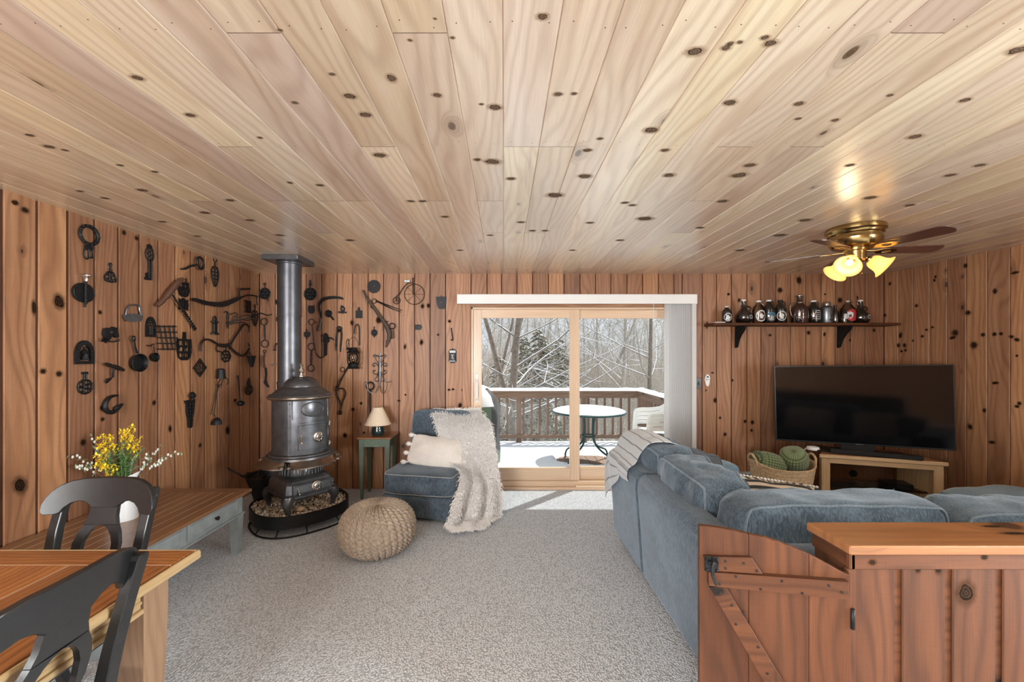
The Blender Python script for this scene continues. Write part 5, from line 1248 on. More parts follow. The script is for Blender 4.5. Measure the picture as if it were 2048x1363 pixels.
for z in (.74, .25):
    mb = MB(); mb.tube([GB+Vector((.002,.0,z-.03))+gn*.002, GB+Vector((.002,.0,z+.03))+gn*.002], .006, 8); mb.build('hinge', M['iron'], gt, root=gt)

# ================================================================= television and stand
TA = Vector((2.80, 4.24, 0)); TB = Vector((4.00, 3.63, 0)); td = (TB-TA).normalized(); trz = math.atan2(td.y, td.x); TL = (TB-TA).length
tv = thing('television', 'large black flat-screen television on the low oak stand in the corner', 'television', tuple((TA+TB)/2+Vector((0,0,.583))), trz)
z0, z1 = .655-.583, 1.422-.583; h = TL/2
mb = MB(); mb.bbox((-h,0,z0), (h,.035,z1), .004); mb.bbox((-h*.6,.03,z0+.08), (h*.6,.07,z1-.15), .01); tvp = [mb.build('casing', M['blackplastic'], tv)]
mb = MB(); mb.bbox((-h+.010,-.0015,z0+.016), (h-.010,.002,z1-.010), .001); tvp.append(mb.build('screen', M['screen'], tv))
mb = MB(); mb.bbox((-.03,-.003,z0+.004), (.03,.001,z0+.010), .001); tvp.append(mb.build('logo_plate', M['pewter'], tv))
for o_ in tvp: o_.rotation_euler = (0, -math.radians(1.4), 0); o_.location = (-.0, 0, 0)
for o_ in tvp: o_.location.x += (z0+z1)/2*math.sin(math.radians(1.4))
mb = MB(); mb.bbox((-.13,.02,.01), (.13,.05,z0+.1), .006); mb.bbox((-.36,-.09,0), (.36,.15,.012), .005); mb.build('stand', M['blackplastic'], tv)
SA = Vector((3.02, 3.90, 0)); SB = Vector((3.87, 3.605, 0)); s_d = (SB-SA).normalized(); srz = math.atan2(s_d.y, s_d.x); SL = (SB-SA).length
ts = thing('tv_stand', 'low light oak corner television stand with a smoked glass door', 'tv stand', tuple((SA+SB)/2), srz)
h = SL/2; dp = .40
def trap(mb, w0, w1, y0, y1, z0, z1): mb.prism([[(-w0,y0),(w0,y0),(w1,y1),(-w1,y1)]], lambda a, b, t: (a, b, t), z0, z1)
mb = MB(); trap(mb, h+.02, h-.16, -.02, dp, .548, .58); o = mb.build('top', M['tvtop'], ts); bevel(o, .004)
mb = MB(); mb.bbox((-h-.022,-.024,.546), (h+.022,-.004,.582), .006); mb.bbox((-h+.06,-.004,.50), (h-.06,.02,.548), .002); mb.build('front_edge', M['tvwood'], ts)
for s_ in (-1, 1):
    mb = MB(); mb.bbox((s_*(h-.035)-.035,0,0), (s_*(h-.035)+.035,.06,.548), .004); mb.build('leg', M['tvwood'], ts)
    mb = MB(); Ms = Matrix.Translation((s_*(h-.02),.05,0)) @ Matrix.Rotation(s_*math.radians(25), 4, 'Z'); mb.bbox((-.01,0,.04), (.01,.36,.548), .002, 0, Ms); mb.build('side_panel', M['tvwood'], ts)
mb = MB(); trap(mb, h-.05, h-.17, .01, dp-.02, .045, .07); trap(mb, h-.19, h-.19, dp-.03, dp-.02, .07, .548); mb.build('bottom_shelf', M['tvtop'], ts)
mb = MB(); mb.lathe([(.035,0),(.035,.002)], (0,0,0), 20, M=Matrix.Translation((-.06,dp-.031,.33)) @ Matrix.Rotation(PI/2, 4, 'X')); mb.build('cable_hole', M['blackplastic'], ts)
mb = MB(); mb.bbox((-h+.07,.08,.27), (h-.07,dp-.05,.278), .001); mb.build('glass_shelf', M['smoke'], ts)
mb = MB(); mb.bbox((-h+.075,.012,.075), (h*.28,.017,.495), .001); gd_ = mb.build('glass_door', M['smoke'], ts); mb = MB(); mb.ball((h*.22,.006,.3), .008, 8); mb.build('knob', M['steel'], gd_)
t = thing('cable_box', 'small black media box on the glass shelf of the television stand', 'media box', tuple(Vector((SA+SB)/2)+Matrix.Rotation(srz,3,'Z') @ Vector((.2,.2,.2785))), srz)
mb = MB(); mb.bbox((-.1,-.08,0), (.1,.08,.045), .004); mb.build('case', M['blackplastic'], t)
t = thing('sound_bar', 'black soundbar lying on the stand under the television', 'soundbar', tuple(Vector((SA+SB)/2)+Matrix.Rotation(srz,3,'Z') @ Vector((-.03,.035,.5815))), trz)
mb = MB(); mb.bbox((-.33,-.03,0), (.33,.03,.042), .008); mb.build('body', M['blackplastic'], t)
pR = px(1845, 912, 3.62); t = thing('remote_control', 'pale remote control on the right end of the television stand', 'remote', (3.70, 3.71, .582), srz-.2)
mb = MB(); mb.bbox((-.055,-.022,0), (.055,.022,.02), .006); mb.build('body', M['linen'], t)
mb = MB(); mb.bbox((-.05,-.016,.02), (.03,.016,.0215), .0005); mb.build('keypad', M['labelg'], t)
t = thing('router', 'white round wifi puck behind the left end of the television stand', 'router', (3.02, 4.05, .581)); mb = MB(); mb.lathe([(0,0),(.05,0),(.055,.012),(.05,.03),(.03,.036),(0,.037)], (0,0,0), 24); sm(mb.build('body', M['white'], t))
t.location = (3.06, 4.06, .582)
t = thing('power_cord', 'loose white cords hanging between the basket and the television stand', 'cord', (2.97, 4.2, .0))
for k, pts in enumerate((((3.03,4.10,.60),(2.97,4.12,.50),(2.98,4.2,.30),(2.96,4.3,.06),(2.90,4.35,.02)), ((3.03,4.11,.59),(2.96,4.13,.45),(3.0,4.18,.2),(2.93,4.2,.015),(2.86,4.15,.012),(2.9,4.05,.012)))):
    mb = MB(); mb.tube(catmull(pts, 6), .004, 6); mb.build('cord', M['white'], t, root=t)

# ================================================================= wicker basket with green blankets
bk = thing('wicker_basket', 'woven seagrass basket with two handles beside the television stand', 'basket', (2.66, 3.93, 0))
M['wicker'] = plain('seagrass', (.60,.42,.25), .8, 0, .3, 40, .5, .002)
P = []; nb_, nr_ = 132, 66
for i in range(nr_+1):
    v = i/nr_; z = .01+.45*v; r = lerp(.19, .275, v**.8); row = []
    dip = .05*smoothstep(.4,1,v)
    for j in range(nb_):
        a = 2*PI*j/nb_; ww = .0075*math.cos(a*22)*math.cos(v*PI*15) ; ww = .008*abs(math.sin(a*22+(PI/2)*(int(v*15) % 2)))*abs(math.sin(v*PI*15))**.6
        row.append(((r+ww)*math.cos(a)*1.02, (r+ww)*math.sin(a)*.80, z+dip*abs(math.cos(a))**4))
    P.append(row)
mb = MB(); mb.grid(P, closed_u=True); P2 = [[(p[0]*.95, p[1]*.94, p[2]) for p in P[-1]], [(p[0]*.90, p[1]*.88, p[2]-.30) for p in P[-1]]]; mb.grid([P[-1]]+P2, closed_u=True); q = mb.add(P2[-1]); mb.face(tuple(range(q, q+nb_))); q = mb.add(P[0]); mb.face(tuple(range(q, q+nb_)))
sm(mb.build('basket_body', M['wicker'], bk), 80)
mb = MB(); pts = [Vector(p) for p in P[-1]]; mb.tube(pts, .011, 6, closed=True); sm(mb.build('rim', M['wicker'], bk))
for s_ in (-1, 1):
    mb = MB(); mb.tube(catmull([(s_*.268,-.07,.48),(s_*.285,-.055,.54),(s_*.29,0,.575),(s_*.285,.055,.54),(s_*.268,.07,.48)], 6), .011, 8); sm(mb.build('handle', M['wicker'], bk))
def roll(nm, lab, c, R0, Ln, rot, seed, turns=2.2):
    t = thing(nm, lab, 'blanket', c); Mr = Matrix.Rotation(rot[2],4,'Z') @ Matrix.Rotation(rot[1],4,'Y') @ Matrix.Rotation(rot[0],4,'X'); P = []
    for i in range(25):
        v = -1+i/12; row = []
        for j in range(41):
            th = j/40*2*PI; r = R0*(1-.10*v*v)*(1+.05*math.sin(3*th+v*2+seed)); sq = max(.0, 1-abs(v)**6)
            p = Vector((r*math.cos(th)*sq**.5, v*Ln, r*math.sin(th)*sq**.5)); p += p.normalized()*.014*noise.noise(p*9+Vector((seed,0,0))); row.append(Mr @ p)
        P.append(row)
    mb = MB(); mb.grid(P, uvs=(2*PI*R0, 2*Ln)); sm(mb.build('outer_fold', M['green_knit'], t), 180)
    mb = MB(); sp_ = [Mr @ Vector((R0*.85*(1-k/60)*math.cos(k*.28), Ln*.93+.0006*k, R0*.85*(1-k/60)*math.sin(k*.28))) for k in range(55)]; mb.tube(sp_, .012, 6); sm(mb.build('rolled_edge', M['green_knit'], t))
    return t
roll('green_blanket', 'olive green waffle blanket rolled in the basket, the left of the two', (2.545, 3.93, .485), .105, .14, (0.25,0,PI/2+.2), 1)
o = roll('green_blanket', 'olive green waffle blanket standing folded in the basket, the right of the two', (2.765, 3.93, .50), .12, .15, (-.95,0,-.5), 2)
# ================================================================= old iron tools and trivets hung on the walls
class Hang:
    def __init__(s, wall, nm, label, cat, cx, cy, mat='iron'):
        s.w = wall; s.mat = mat; s.pxc = (cx, cy)
        if wall == 'L': Y, Z = lwk(cx, cy); s.o = Vector((XL, Y, Z)); s.u = Vector((0,1,0)); s.n = Vector((1,0,0))
        else: X, Z = bwk(cx, cy); s.o = Vector((X, YB, Z)); s.u = Vector((1,0,0)); s.n = Vector((0,-1,0))
        s.c0 = (s.o.y if wall == 'L' else s.o.x)
        s.t = thing(nm, label, cat, tuple(s.o)); s.mb = MB()
    def q(s, x, y):
        a, z = (lwk if s.w == 'L' else bwk)(x, y); return (a-s.c0, z-s.o.z)
    def p(s, u, v, d): return s.u*u+s.n*d+Vector((0,0,v))
    def P(s, pt, d=.012):      # pixel point -> local 3-D
        u, v = s.q(pt[0], pt[1]); return s.p(u, v, pt[2] if len(pt) > 2 else d)
    def tube(s, pts, r, d=.012, n=7, smooth=0, closed=False, flat=1.0):
        Q = [s.P(p, d) for p in pts]
        if smooth: Q = catmull(Q, smooth)
        if isinstance(r, (list, tuple)): m = len(Q); r = [lerp(r[int(k*(len(r)-1)/(m-1)-1e-9)], r[min(len(r)-1, int(k*(len(r)-1)/(m-1)-1e-9)+1)], (k*(len(r)-1)/(m-1)) % 1 if k < m-1 else 1) for k in range(m)]
        s.mb.tube(Q, r, n, closed=closed, flat=flat, up=s.n); return s
    def poly(s, pts, t=.008, d=.004, holes=()):
        s.mb.prism([[s.q(*p) for p in pts]]+[[s.q(*p) for p in h] for h in holes], lambda a, b, e: s.p(a, b, e), d, d+t); return s
    def ring(s, x, y, r, tr=.004, d=.010, sy=1.0, n=20):
        u, v = s.q(x, y); s.mb.tube([s.p(u+r*math.cos(k*2*PI/n), v+r*sy*math.sin(k*2*PI/n), d) for k in range(n)], tr, 6, closed=True, up=s.n); return s
    def disc(s, x, y, r, t=.006, d=.004, sy=1.0, n=28):
        u, v = s.q(x, y); s.mb.prism([[(u+r*math.cos(k*2*PI/n), v+r*sy*math.sin(k*2*PI/n)) for k in range(n)]], lambda a, b, e: s.p(a, b, e), d, d+t); return s
    def ball(s, x, y, r, d=.012, sy=1.0): s.mb.ball(s.P((x, y), d), r, 8, sz=sy); return s
    def part(s, nm, mat=None, ang=40):
        o = sm(s.mb.build(nm, M[mat or s.mat], s.t), ang); s.mb = MB(); return o
    # local metric drawing
    def ml(s, pts, r, d=.012, closed=False, n=6): s.mb.tube([s.p(a, b, d) for a, b in pts], r, n, closed=closed, up=s.n); return s
    def mring(s, u, v, r, tr=.003, d=.010, sy=1, n=14): return s.ml([(u+r*math.cos(k*2*PI/n), v+r*sy*math.sin(k*2*PI/n)) for k in range(n)], tr, d, True, 5)
    def mpoly(s, pts, t=.008, d=.004, holes=()): s.mb.prism([pts]+list(holes), lambda a, b, e: s.p(a, b, e), d, d+t); return s
    def nail(s, u, v): s.mb.tube([s.p(u, v, 0), s.p(u, v, .02)], .003, 5); return s.part('nail', 'iron2')
def ell(a, b, n=28, cu=0, cv=0, bump=0, nb=0): return [(cu+a*(1+bump*math.cos(nb*k*2*PI/n))*math.cos(k*2*PI/n), cv+b*(1+bump*math.cos(nb*k*2*PI/n))*math.sin(k*2*PI/n)) for k in range(n)]
def trivet_round(H, r, sy=1, petals=6, hand=.06, teeth=0, holes=True, tr=.005):
    H.ml(ell(r, r*sy, 40, 0, 0, .05 if teeth else 0, teeth), tr, .012, True); H.mring(0, 0, r*.28, .004, .012, sy)
    for k in range(petals):
        a = k*2*PI/petals; H.mring(r*.64*math.cos(a), r*sy*.64*math.sin(a), r*.29, .0035, .012, sy, 12); a += PI/petals; H.ml([(r*.25*math.cos(a), r*sy*.25*math.sin(a)), (r*math.cos(a), r*sy*math.sin(a))], .003)
    H.part('openwork_plate')
    if hand:
        H.ml([(0, r*sy*.97), (0, r*sy+hand*.7)], .005); H.mring(0, r*sy+hand*.85, hand*.22, .004, .012); H.part('handle')
    return H
def trivet_point(H, w, h, hand=.05, hook=True):     # pointed iron-shaped trivet, point down
    out = []
    for k in range(33):
        t = k/32; a = -PI/2+2*PI*t; v = h*math.sin(a); fr = (v/h+1)/2; out.append((w*math.cos(a)*(.35+.65*fr**.7) if True else 0, v))
    H.ml(out[:-1], .005, .012, True)
    for k in range(5):
        v = h*(.62-.34*k); ww = w*(.35+.65*((v/h+1)/2)**.7)*.42
        H.mring(-ww, v, ww*.8, .0032, .012); H.mring(ww, v, ww*.8, .0032, .012)
    H.ml([(0,-h),(0,h)], .0035); H.part('openwork_plate')
    H.ml([(0,h),(0,h+hand*.7)], .006); H.mring(0, h+hand, hand*.3, .004, .012); H.ml([(-w*.6,h*.95),(w*.6,h*.95)], .004); H.part('handle'); return H

# ---- left wall
H = Hang('L','iron_wreath_hook','black iron wreath ring with a looped tail, highest piece on the left wall','hook',174,470)
H.ring(174,470,.057,.009,.014,1.0,26); H.ring(174,470,.068,.003,.018); 
for k in range(14): a = k*2*PI/14; H.mb.ball(H.p(.062*math.cos(a), .062*math.sin(a), .02), .008, 6)
H.part('ring'); H.mring(-.015,-.125,.017,.005,.014,2.2); H.mring(.014,-.118,.014,.005,.014,2.2); H.mpoly([(-.025,-.07),(.03,-.07),(.02,-.10),(-.02,-.10)], .012); H.part('tail')
H = Hang('L','dinner_bell_plate','black oval plate with a fluted pale finial on top and a centre rod','wall ornament',163,585)
H.disc(163,585,.073,.006,.012,.88); H.mring(0,0,.066,.003,.018,.88,30); H.part('plate'); H.ml([(0,.085),(0,-.095)], .006, .026); 
for k in range(7): H.mb.ball(H.p(0,.07-k*.023,.03), .009, 6)
H.part('rod'); H.mb.lathe([(.012,-.02),(.014,.0),(.034,.012),(.036,.02),(.02,.028),(0,.03)], H.p(0,.095,.026), 16, sy=.5); H.part('finial','pewter')
H = Hang('L','monogram_trivet','small black openwork trivet with a bell outline and crowned handle, upper left wall','trivet',218,552)
H.ml([(0,.035),(-.022,.025),(-.042,-.01),(-.036,-.035),(0,-.042),(.036,-.035),(.042,-.01),(.022,.025)], .005, .012, True)
for a,b,r in ((-.022,-.008,.014),(.022,-.008,.014),(0,-.024,.012),(0,.012,.013),(-.012,-.03,.008),(.012,-.03,.008)): H.mring(a,b,r,.0032)
H.ml([(-.008,.02),(-.008,-.038)],.003); H.ml([(.008,.02),(.008,-.038)],.003); H.part('openwork_plate'); H.ml([(0,.035),(0,.085)],.006); H.mring(0,.082,.010,.004); H.ml([(-.012,.045),(.012,.045)],.004); H.part('handle')
H = Hang('L','giant_iron_key','large ornamental black iron key hanging bow upward on the left wall','key',297,525)
H.mring(0,.068,.037,.005,.012,1.45,24)
for a,b in ((0,.068),(0,.10),(0,.036),(-.02,.085),(.02,.085),(-.02,.05),(.02,.05)): H.mring(a,b,.012,.0035)
H.mpoly([(-.022,.118),(-.018,.14),(-.008,.13),(0,.148),(.008,.13),(.018,.14),(.022,.118)]); H.part('bow')
H.ml([(-.011,.018),(-.011,-.12)],.006); H.ml([(.013,.018),(.013,-.135)],.0075); H.mpoly([(-.02,.022),(.022,.022),(.018,.008),(-.016,.008)], .012); H.part('shaft'); H.mpoly([(.01,-.135),(.01,-.085),(-.02,-.08),(-.038,-.095),(-.03,-.11),(-.045,-.125),(-.04,-.14)], .010); H.part('bit')
H = Hang('L','hand_auger','long spiral hand auger with a thick brown wooden cross handle','auger',342,600)
H.tube([(303,611),(318,597),(333,579),(345,566),(355,557)],[.016,.022,.026,.021,.014],.045,12,4); H.part('wooden_handle','woodhandle')
H.tube([(333,588),(356,622)], .0075, .045); H.part('shank','iron2')
a = H.P((355,620),.045); b = H.P((384,659),.03); d_ = (b-a).normalized(); s1 = d_.orthogonal().normalized(); s2 = d_.cross(s1)
H.mb.tube([a.lerp(b,k/60)+(s1*math.cos(k*.9)+s2*math.sin(k*.9))*.011 for k in range(61)], .006, 5); H.mb.tube([a,b], .006, 6); H.part('spiral_bit')
H = Hang('L','chopping_knife','curved steel chopping blade with a square wire handle on the left wall','chopper',260,628)
H.tube([(246,630),(248,620),(252,612),(262,609.5),(272,611),(274,620),(277,630)], .007, .022, 8, 3); H.part('handle','steel')
H.poly([(241,629),(252,627),(270,627),(280,631),(280,637),(276,642),(262,643.5),(247,642),(242,637)], .004,.018); H.part('blade','steel')
H = Hang('L','horse_head_hook','small black horse head coat hook with two curled hooks','hook',214,668)
H.poly([(203,657),(208,655),(217,657),(220,653),(222,657),(227,654.5),(226,660),(229,668),(230,673),(227,675),(221,671),(217,668),(214,676),(210,680),(205,676),(201.5,668)], .026,.006); H.ball(216,664,.018,.024); H.part('horse_head')
H.poly([(202,680),(207,676),(212,676),(217,679),(214,682),(210,686),(206,682)], .008,.002); H.tube([(207,680,.01),(199,682,.02),(194,680,.035),(193,675,.04)],.005,.012,7,3); H.tube([(212,681,.01),(220,683,.02),(227,681,.035),(228,677,.04)],.005,.012,7,3); H.part('hooks')
H = Hang('L','arched_trivet','tall arched black trivet with a girl in a long skirt cast in the middle','trivet',165,704)
def arch(w,h0,h1,n=14): return [(-w,h0),(w,h0)]+[(w*math.cos(k*PI/n)**1 if k <= n/2 else -w*abs(math.cos(k*PI/n)), lerp(h0,h1,.45)+(h1-lerp(h0,h1,.45))*math.sin(k*PI/n)) for k in range(n+1)]
H.mpoly(arch(.060,-.078,.078), .012,.008, [arch(.034,-.058,.050)[::-1]]); 
for k in range(13): t = PI*k/12; H.mring(.046*math.cos(t), .004+.060*math.sin(t), .005,.002,.021,1,8)
for k in range(4): H.mring(-.047,-.015-.015*k,.005,.002,.021,1,8); H.mring(.047,-.015-.015*k,.005,.002,.021,1,8)
H.part('arch_frame'); H.mpoly([(-.024,-.052),(.024,-.052),(.018,-.028),(.008,-.008),(.012,-.001),(.022,-.012),(.025,-.006),(.012,.014),(.006,.018),(-.006,.018),(-.012,.014),(-.025,-.006),(-.022,-.012),(-.012,-.001),(-.008,-.008),(-.018,-.028)], .012,.010); H.mb.ball(H.p(0,.027,.018),.010,8); 
for k in range(5): H.ml([(-.016+.008*k,-.05),(-.004+.002*k,-.01)],.0025,.023)
H.part('girl_figure')
H = Hang('L','toothed_trivet','round toothed black trivet with a clasp at its top, lower left wall','trivet',167,773); trivet_round(H,.046,1,5,.0,16); H.ml([(-.006,.045),(-.006,.085)],.005); H.ml([(.006,.045),(.006,.085)],.005); H.mpoly([(-.018,.082),(.018,.082),(.018,.098),(-.018,.098)],.01); H.mb.ball(H.p(0,0,.014),.016,8); H.part('clasp')
H = Hang('L','hoof_knife','dark T-handled tool with an angled blade below the horse head','hand tool',218,745)
H.tube([(200,727),(212,731),(225,735),(236.5,740)],[.010,.014,.015,.010],.04,10,4); H.part('handle','iron2'); H.tube([(216.5,735,.04),(216,745,.035),(217.5,754,.03)],.007,.03,7,3); H.poly([(218.5,753),(214,759),(205.5,766.5),(204,763),(207,757),(214,755)],.008,.022); H.part('blade')
H = Hang('L','crescent_hook','thick black crescent hook with a coiled end, lowest on the near left wall','hook',219,808)
H.tube([(230.5,790.5),(222,791),(213,795),(206.5,802),(204,811),(206,819),(213,824),(221,823.5),(229,818),(235,812),(239,807)],[.006,.010,.014,.016,.015,.013,.010,.008],.022,9,4); H.part('crescent')
for k in range(5): H.ring(226+k*1.6,816.5-k*1.1,.013-.001*k,.004,.024)
H.part('coil')
def skillet(x,y,r,pts,lab,dep):
    H = Hang('L','cast_iron_skillet',lab,'skillet',x,y); Mr = Matrix.Translation(H.p(0,0,.012)) @ Matrix.Rotation(PI/2,4,'Y')
    H.mb.lathe([(0,0),(r*.84,0),(r,dep),(r*.97,dep+.002),(r*.81,.005),(0,.005)],(0,0,0),36,M=Mr); H.part('pan')
    H.tube(pts,[r*.16,r*.12,r*.14,r*.10],dep*.8+.01,8,4,flat=.6); H.part('handle'); return H
H = skillet(269,725,.068,[(264,706),(261,697),(259,688),(258,678)],'larger cast iron skillet hanging on the left wall',.034)
H.ring(258,677,.014,.005,.035,1.4); H.part('hanging_loop')
H = skillet(303,714,.036,[(301.5,705),(301,700),(300.5,695),(300,690)],'small cast iron skillet hanging right of the larger one',.022)
H.tube([(289,690),(296,692),(300,688),(304,688)],.004,.02); H.part('hook','iron2')
H = Hang('L','lattice_arch_trivet','arched black openwork trivet above the small skillet','trivet',299,653)
H.mpoly(arch(.046,-.080,.078), .010,.006, [arch(.030,-.062,.052)[::-1]]); H.part('arch_frame'); 
for a,b,r in ((-.014,.02,.011),(.014,.02,.011),(0,.04,.010),(0,-.002,.012),(-.02,-.01,.009),(.02,-.01,.009)): H.mring(a,b,r,.003)
H.ml([(-.012,-.012),(-.014,-.062)],.005); H.ml([(.012,-.012),(.014,-.062)],.005); H.ml([(0,-.012),(0,-.062)],.004); H.part('openwork')
H = Hang('L','iron_grate','square black lattice grate of riveted bars','grate',331,676)
for i in range(5):
    x0 = 309+i*0; H.tube([(311+(0 if i<2 else 0),652+i*11.4),(350+(1.5 if i in(1,2) else -2),653+i*11.2)],.0045,.012)
for i in range(4):
    x = 317+9.2*i; H.tube([(x-2+(-.0),650),(x+6 if i<3 else x+4,700)],.0045,.020)
for i in range(5):
    for j in range(4): H.ball(318+9.2*j+i*1.6,652.6+i*11.3,.007,.024)
H.part('bars')
H = Hang('L','loop_handle','black iron handle with a tilted loop, high on the left wall near the corner','handle',378,529)
H.tube([(389,514),(394,519),(396,529),(393.5,537),(389.5,537),(385,530),(383.5,520),(386,514.5)],.010,.05,8,3,True); H.part('loop'); H.tube([(384,529,.05),(374,532,.035),(364,537,.03),(357,538,.02)],[.008,.010,.009,.005],.03,8,4); H.part('arm')
def blob(wall,nm,lab,x,y,w,h,pts,holes,rings=()):
    H = Hang(wall,nm,lab,'trivet',x,y); H.mpoly([(a*w,b*h) for a,b in pts],.009,.005,[[(a*w,b*h) for a,b in hh] for hh in holes])
    for a,b,r in rings: H.mring(a*w,b*h,r*w,.003,.015)
    H.part('cast_plate'); H.mb.tube([H.p(0,h*.7,0),H.p(0,h*.7,.014)],.003,5); H.part('nail','iron2'); return H
OWL = [(-.9,1),(-.5,.85),(0,.9),(.5,.85),(.9,1),(.92,.4),(1,-.2),(.75,-.8),(.3,-1),(-.3,-1),(-.75,-.8),(-1,-.2),(-.92,.4)]
def hole(cx,cy,r,n=8): return [(cx+r*math.cos(-k*2*PI/n), cy+r*math.sin(-k*2*PI/n)) for k in range(n)]
TUR = [(-.2,1),(.2,1),(.3,.7),(.9,.85),(.8,.5),(.95,0),(.8,-.45),(.95,-.8),(.45,-.75),(.15,-.8),(0,-1),(-.15,-.8),(-.45,-.75),(-.95,-.8),(-.8,-.45),(-.95,0),(-.8,.5),(-.9,.85),(-.3,.7)]
blob('L','owl_trivet','small black owl trivet on the left wall above the turtle trivet',365.5,578,.062,.068,OWL,[hole(-.4,.4,.2),hole(.4,.4,.2)],((-.4,.4,.28),(.4,.4,.28),(0,-.35,.3)))
blob('L','turtle_trivet','small black turtle trivet on the left wall below the owl trivet',365,609,.058,.058,TUR,[hole(0,.35,.16),hole(0,-.05,.16),hole(0,-.42,.14)])
H = Hang('L','crown_trivet','long pointed black openwork trivet with a crown, high beside the loop handle','trivet',428,553); trivet_point(H,.062,.095,.07)
H = Hang('L','hay_knife','wide black curved hay saw blade with a cranked handle on the left wall','hay knife',440,600)
H.poly([(375.5,598),(378,595.5),(384,595.5),(396,599),(410,602.5),(422,603.5),(436,603.5),(450,600.5),(466,594),(480,591.5),(480,594.5),(470,601),(458,607),(447,612),(436,614),(428,612.5),(422,613),(410,610),(404,610),(396,606.5),(388,604),(378,600.5)],.006,.03); H.part('blade')
H.tube([(480,593,.033),(490,590,.033),(500,590.5,.033),(507,592,.033),(508.5,595,.033)],.008,.03,7,3); H.tube([(507,593,.033),(508,605,.03),(510,610,.03)],.006,.03); H.part('tang','iron2'); H.tube([(471,593,.035),(468,578,.06)],.010,.03); H.tube([(467,578,.06),(488,577.5,.06)],.012,.06); H.part('cranked_handle','iron2')
H = Hang('L','bottle_opener_figure','small black spool-shaped cast figure left of the ornate bracket','figure',424,651)
H.mb.lathe([(.045,-.085),(.045,-.07),(.022,-.06),(.024,.02),(.040,.03),(.038,.045),(.018,.05),(.02,.07),(.012,.085),(0,.1)],H.p(0,0,.03),12,sy=1,sx=.5); H.part('body')
H = Hang('L','scroll_bracket','ornate black scrolled swing bracket in front of the left wall corner','bracket',462,640)
H.tube([(453,623),(453,640),(453.5,657)],[.006,.016,.004],.01,8,4); H.part('wall_plate')
H.tube([(455,645,.02),(460,641,.06),(466,638,.10),(474,633,.16),(482,626,.20),(490,630,.24),(494,628,.27)],.006,.02,7,4); H.tube([(456,629,.02),(461,625,.05),(464,630,.06),(460,633,.05)],.0045,.02,6,3); H.tube([(458,640,.03),(466,632,.09),(473,630,.13),(477,636,.15),(472,640,.12),(466,638,.09)],.0045,.02,6,3); H.tube([(446,625,.01),(449,622,.02),(452,626,.02)],.004,.02,6,2); H.tube([(457,648,.02),(462,645,.06),(470,644,.1)],.005,.02,6,2); H.part('scroll_arm')
H = Hang('L','bar_trivet','small black grid of parallel bars near the left corner','trivet',494,613)
for k in range(5): H.ml([(-.045+.0225*k,.065),(-.045+.0225*k,-.065)],.0055)
for b in (.06,0,-.06): H.ml([(-.055,b),(.055,b)],.005,.008)
H.part('bars')
H = Hang('L','iron_shaped_trivet','pointed black openwork trivet at the corner end of the left wall','trivet',508,636); trivet_point(H,.070,.085,.05)
H = Hang('L','ice_tongs','pair of large black iron ice tongs spread open on the left wall','tongs',455,692,'iron2')
H.tube([(395,702),(395,690),(399,682),(407,678.5),(416,680),(425,685),(431,688),(442,689),(452,688)],[.007,.009,.010,.010],.03,8,4); H.part('curved_arm'); H.tube([(452,688),(460,675),(469,662),(476,652),(481,648),(487,650),(490,656),(488,665)],[.011,.010,.011,.012,.010,.004],.045,8,4); H.part('upper_jaw')
H.tube([(430,690),(442,693),(452,692),(460,700),(469,707),(478,711),(486,707),(492,698),(492,692),(490,685)],[.008,.010,.012,.013,.012,.010,.005],.032,8,4); H.part('lower_jaw'); H.tube([(431,690),(428,696),(430,701),(437,703),(443,704)],.006,.025,7,3); H.part('grip_loop'); H.ball(453,689,.014,.042); H.part('rivet')
H = Hang('L','paddle_trivet','black paddle-shaped lattice trivet with a short handle, left of the tongs','trivet',366.5,697)
H.mpoly([(-.075,.085),(.075,.085),(.08,-.02),(.065,-.075),(.03,-.10),(-.03,-.10),(-.065,-.075),(-.08,-.02)],.009,.006,[[( -.06+.062*i-.0, -.07+.05*j),(-.06+.062*i, -.035+.05*j),(-.015+.062*i,-.035+.05*j),(-.015+.062*i,-.07+.05*j)] for i in (0,1) for j in (0,1,2)]); H.mring(-.037,-.01,.03,.004,.016); H.mring(.037,-.01,.03,.004,.016); H.mring(0,.04,.03,.004,.016); H.mring(0,-.055,.026,.004,.016); H.part('lattice_plate'); H.mpoly([(-.018,.085),(.018,.085),(.014,.145),(-.014,.145)],.009,.006); H.part('handle')
H = Hang('L','diamond_trivet','diamond-shaped black openwork trivet on the left wall','trivet',397.5,735)
H.ml([(0,.08),(.078,0),(0,-.08),(-.078,0)],.006,.012,True); H.ml([(0,.058),(.055,0),(0,-.058),(-.055,0)],.004,.012,True)
for a,b in ((0,0),(.03,.0),(-.03,0),(0,.034),(0,-.034)): H.mring(a,b,.013,.0035)
H.part('openwork_plate')
H = Hang('L','flower_trivet','black flower-shaped openwork trivet below the ice tongs','trivet',450,712); trivet_round(H,.066,.85,6,.05,7)
H = Hang('L','match_holder','black cone-shaped iron match holder hanging beside the tongs','match holder',495,722)
H.mb.lathe([(.006,-.065),(.02,-.06),(.05,.055),(.053,.06),(.045,.06),(.0,.0)],H.p(0,0,.045),14,sx=.8); H.part('cone'); H.tube([(492,710,.04),(494,701,.01),(497,710,.04)],.003,.02); H.part('wire')
H = Hang('L','wire_bell','hanging black bell with spurs and long thin wires, mid left wall','bell',432,748)
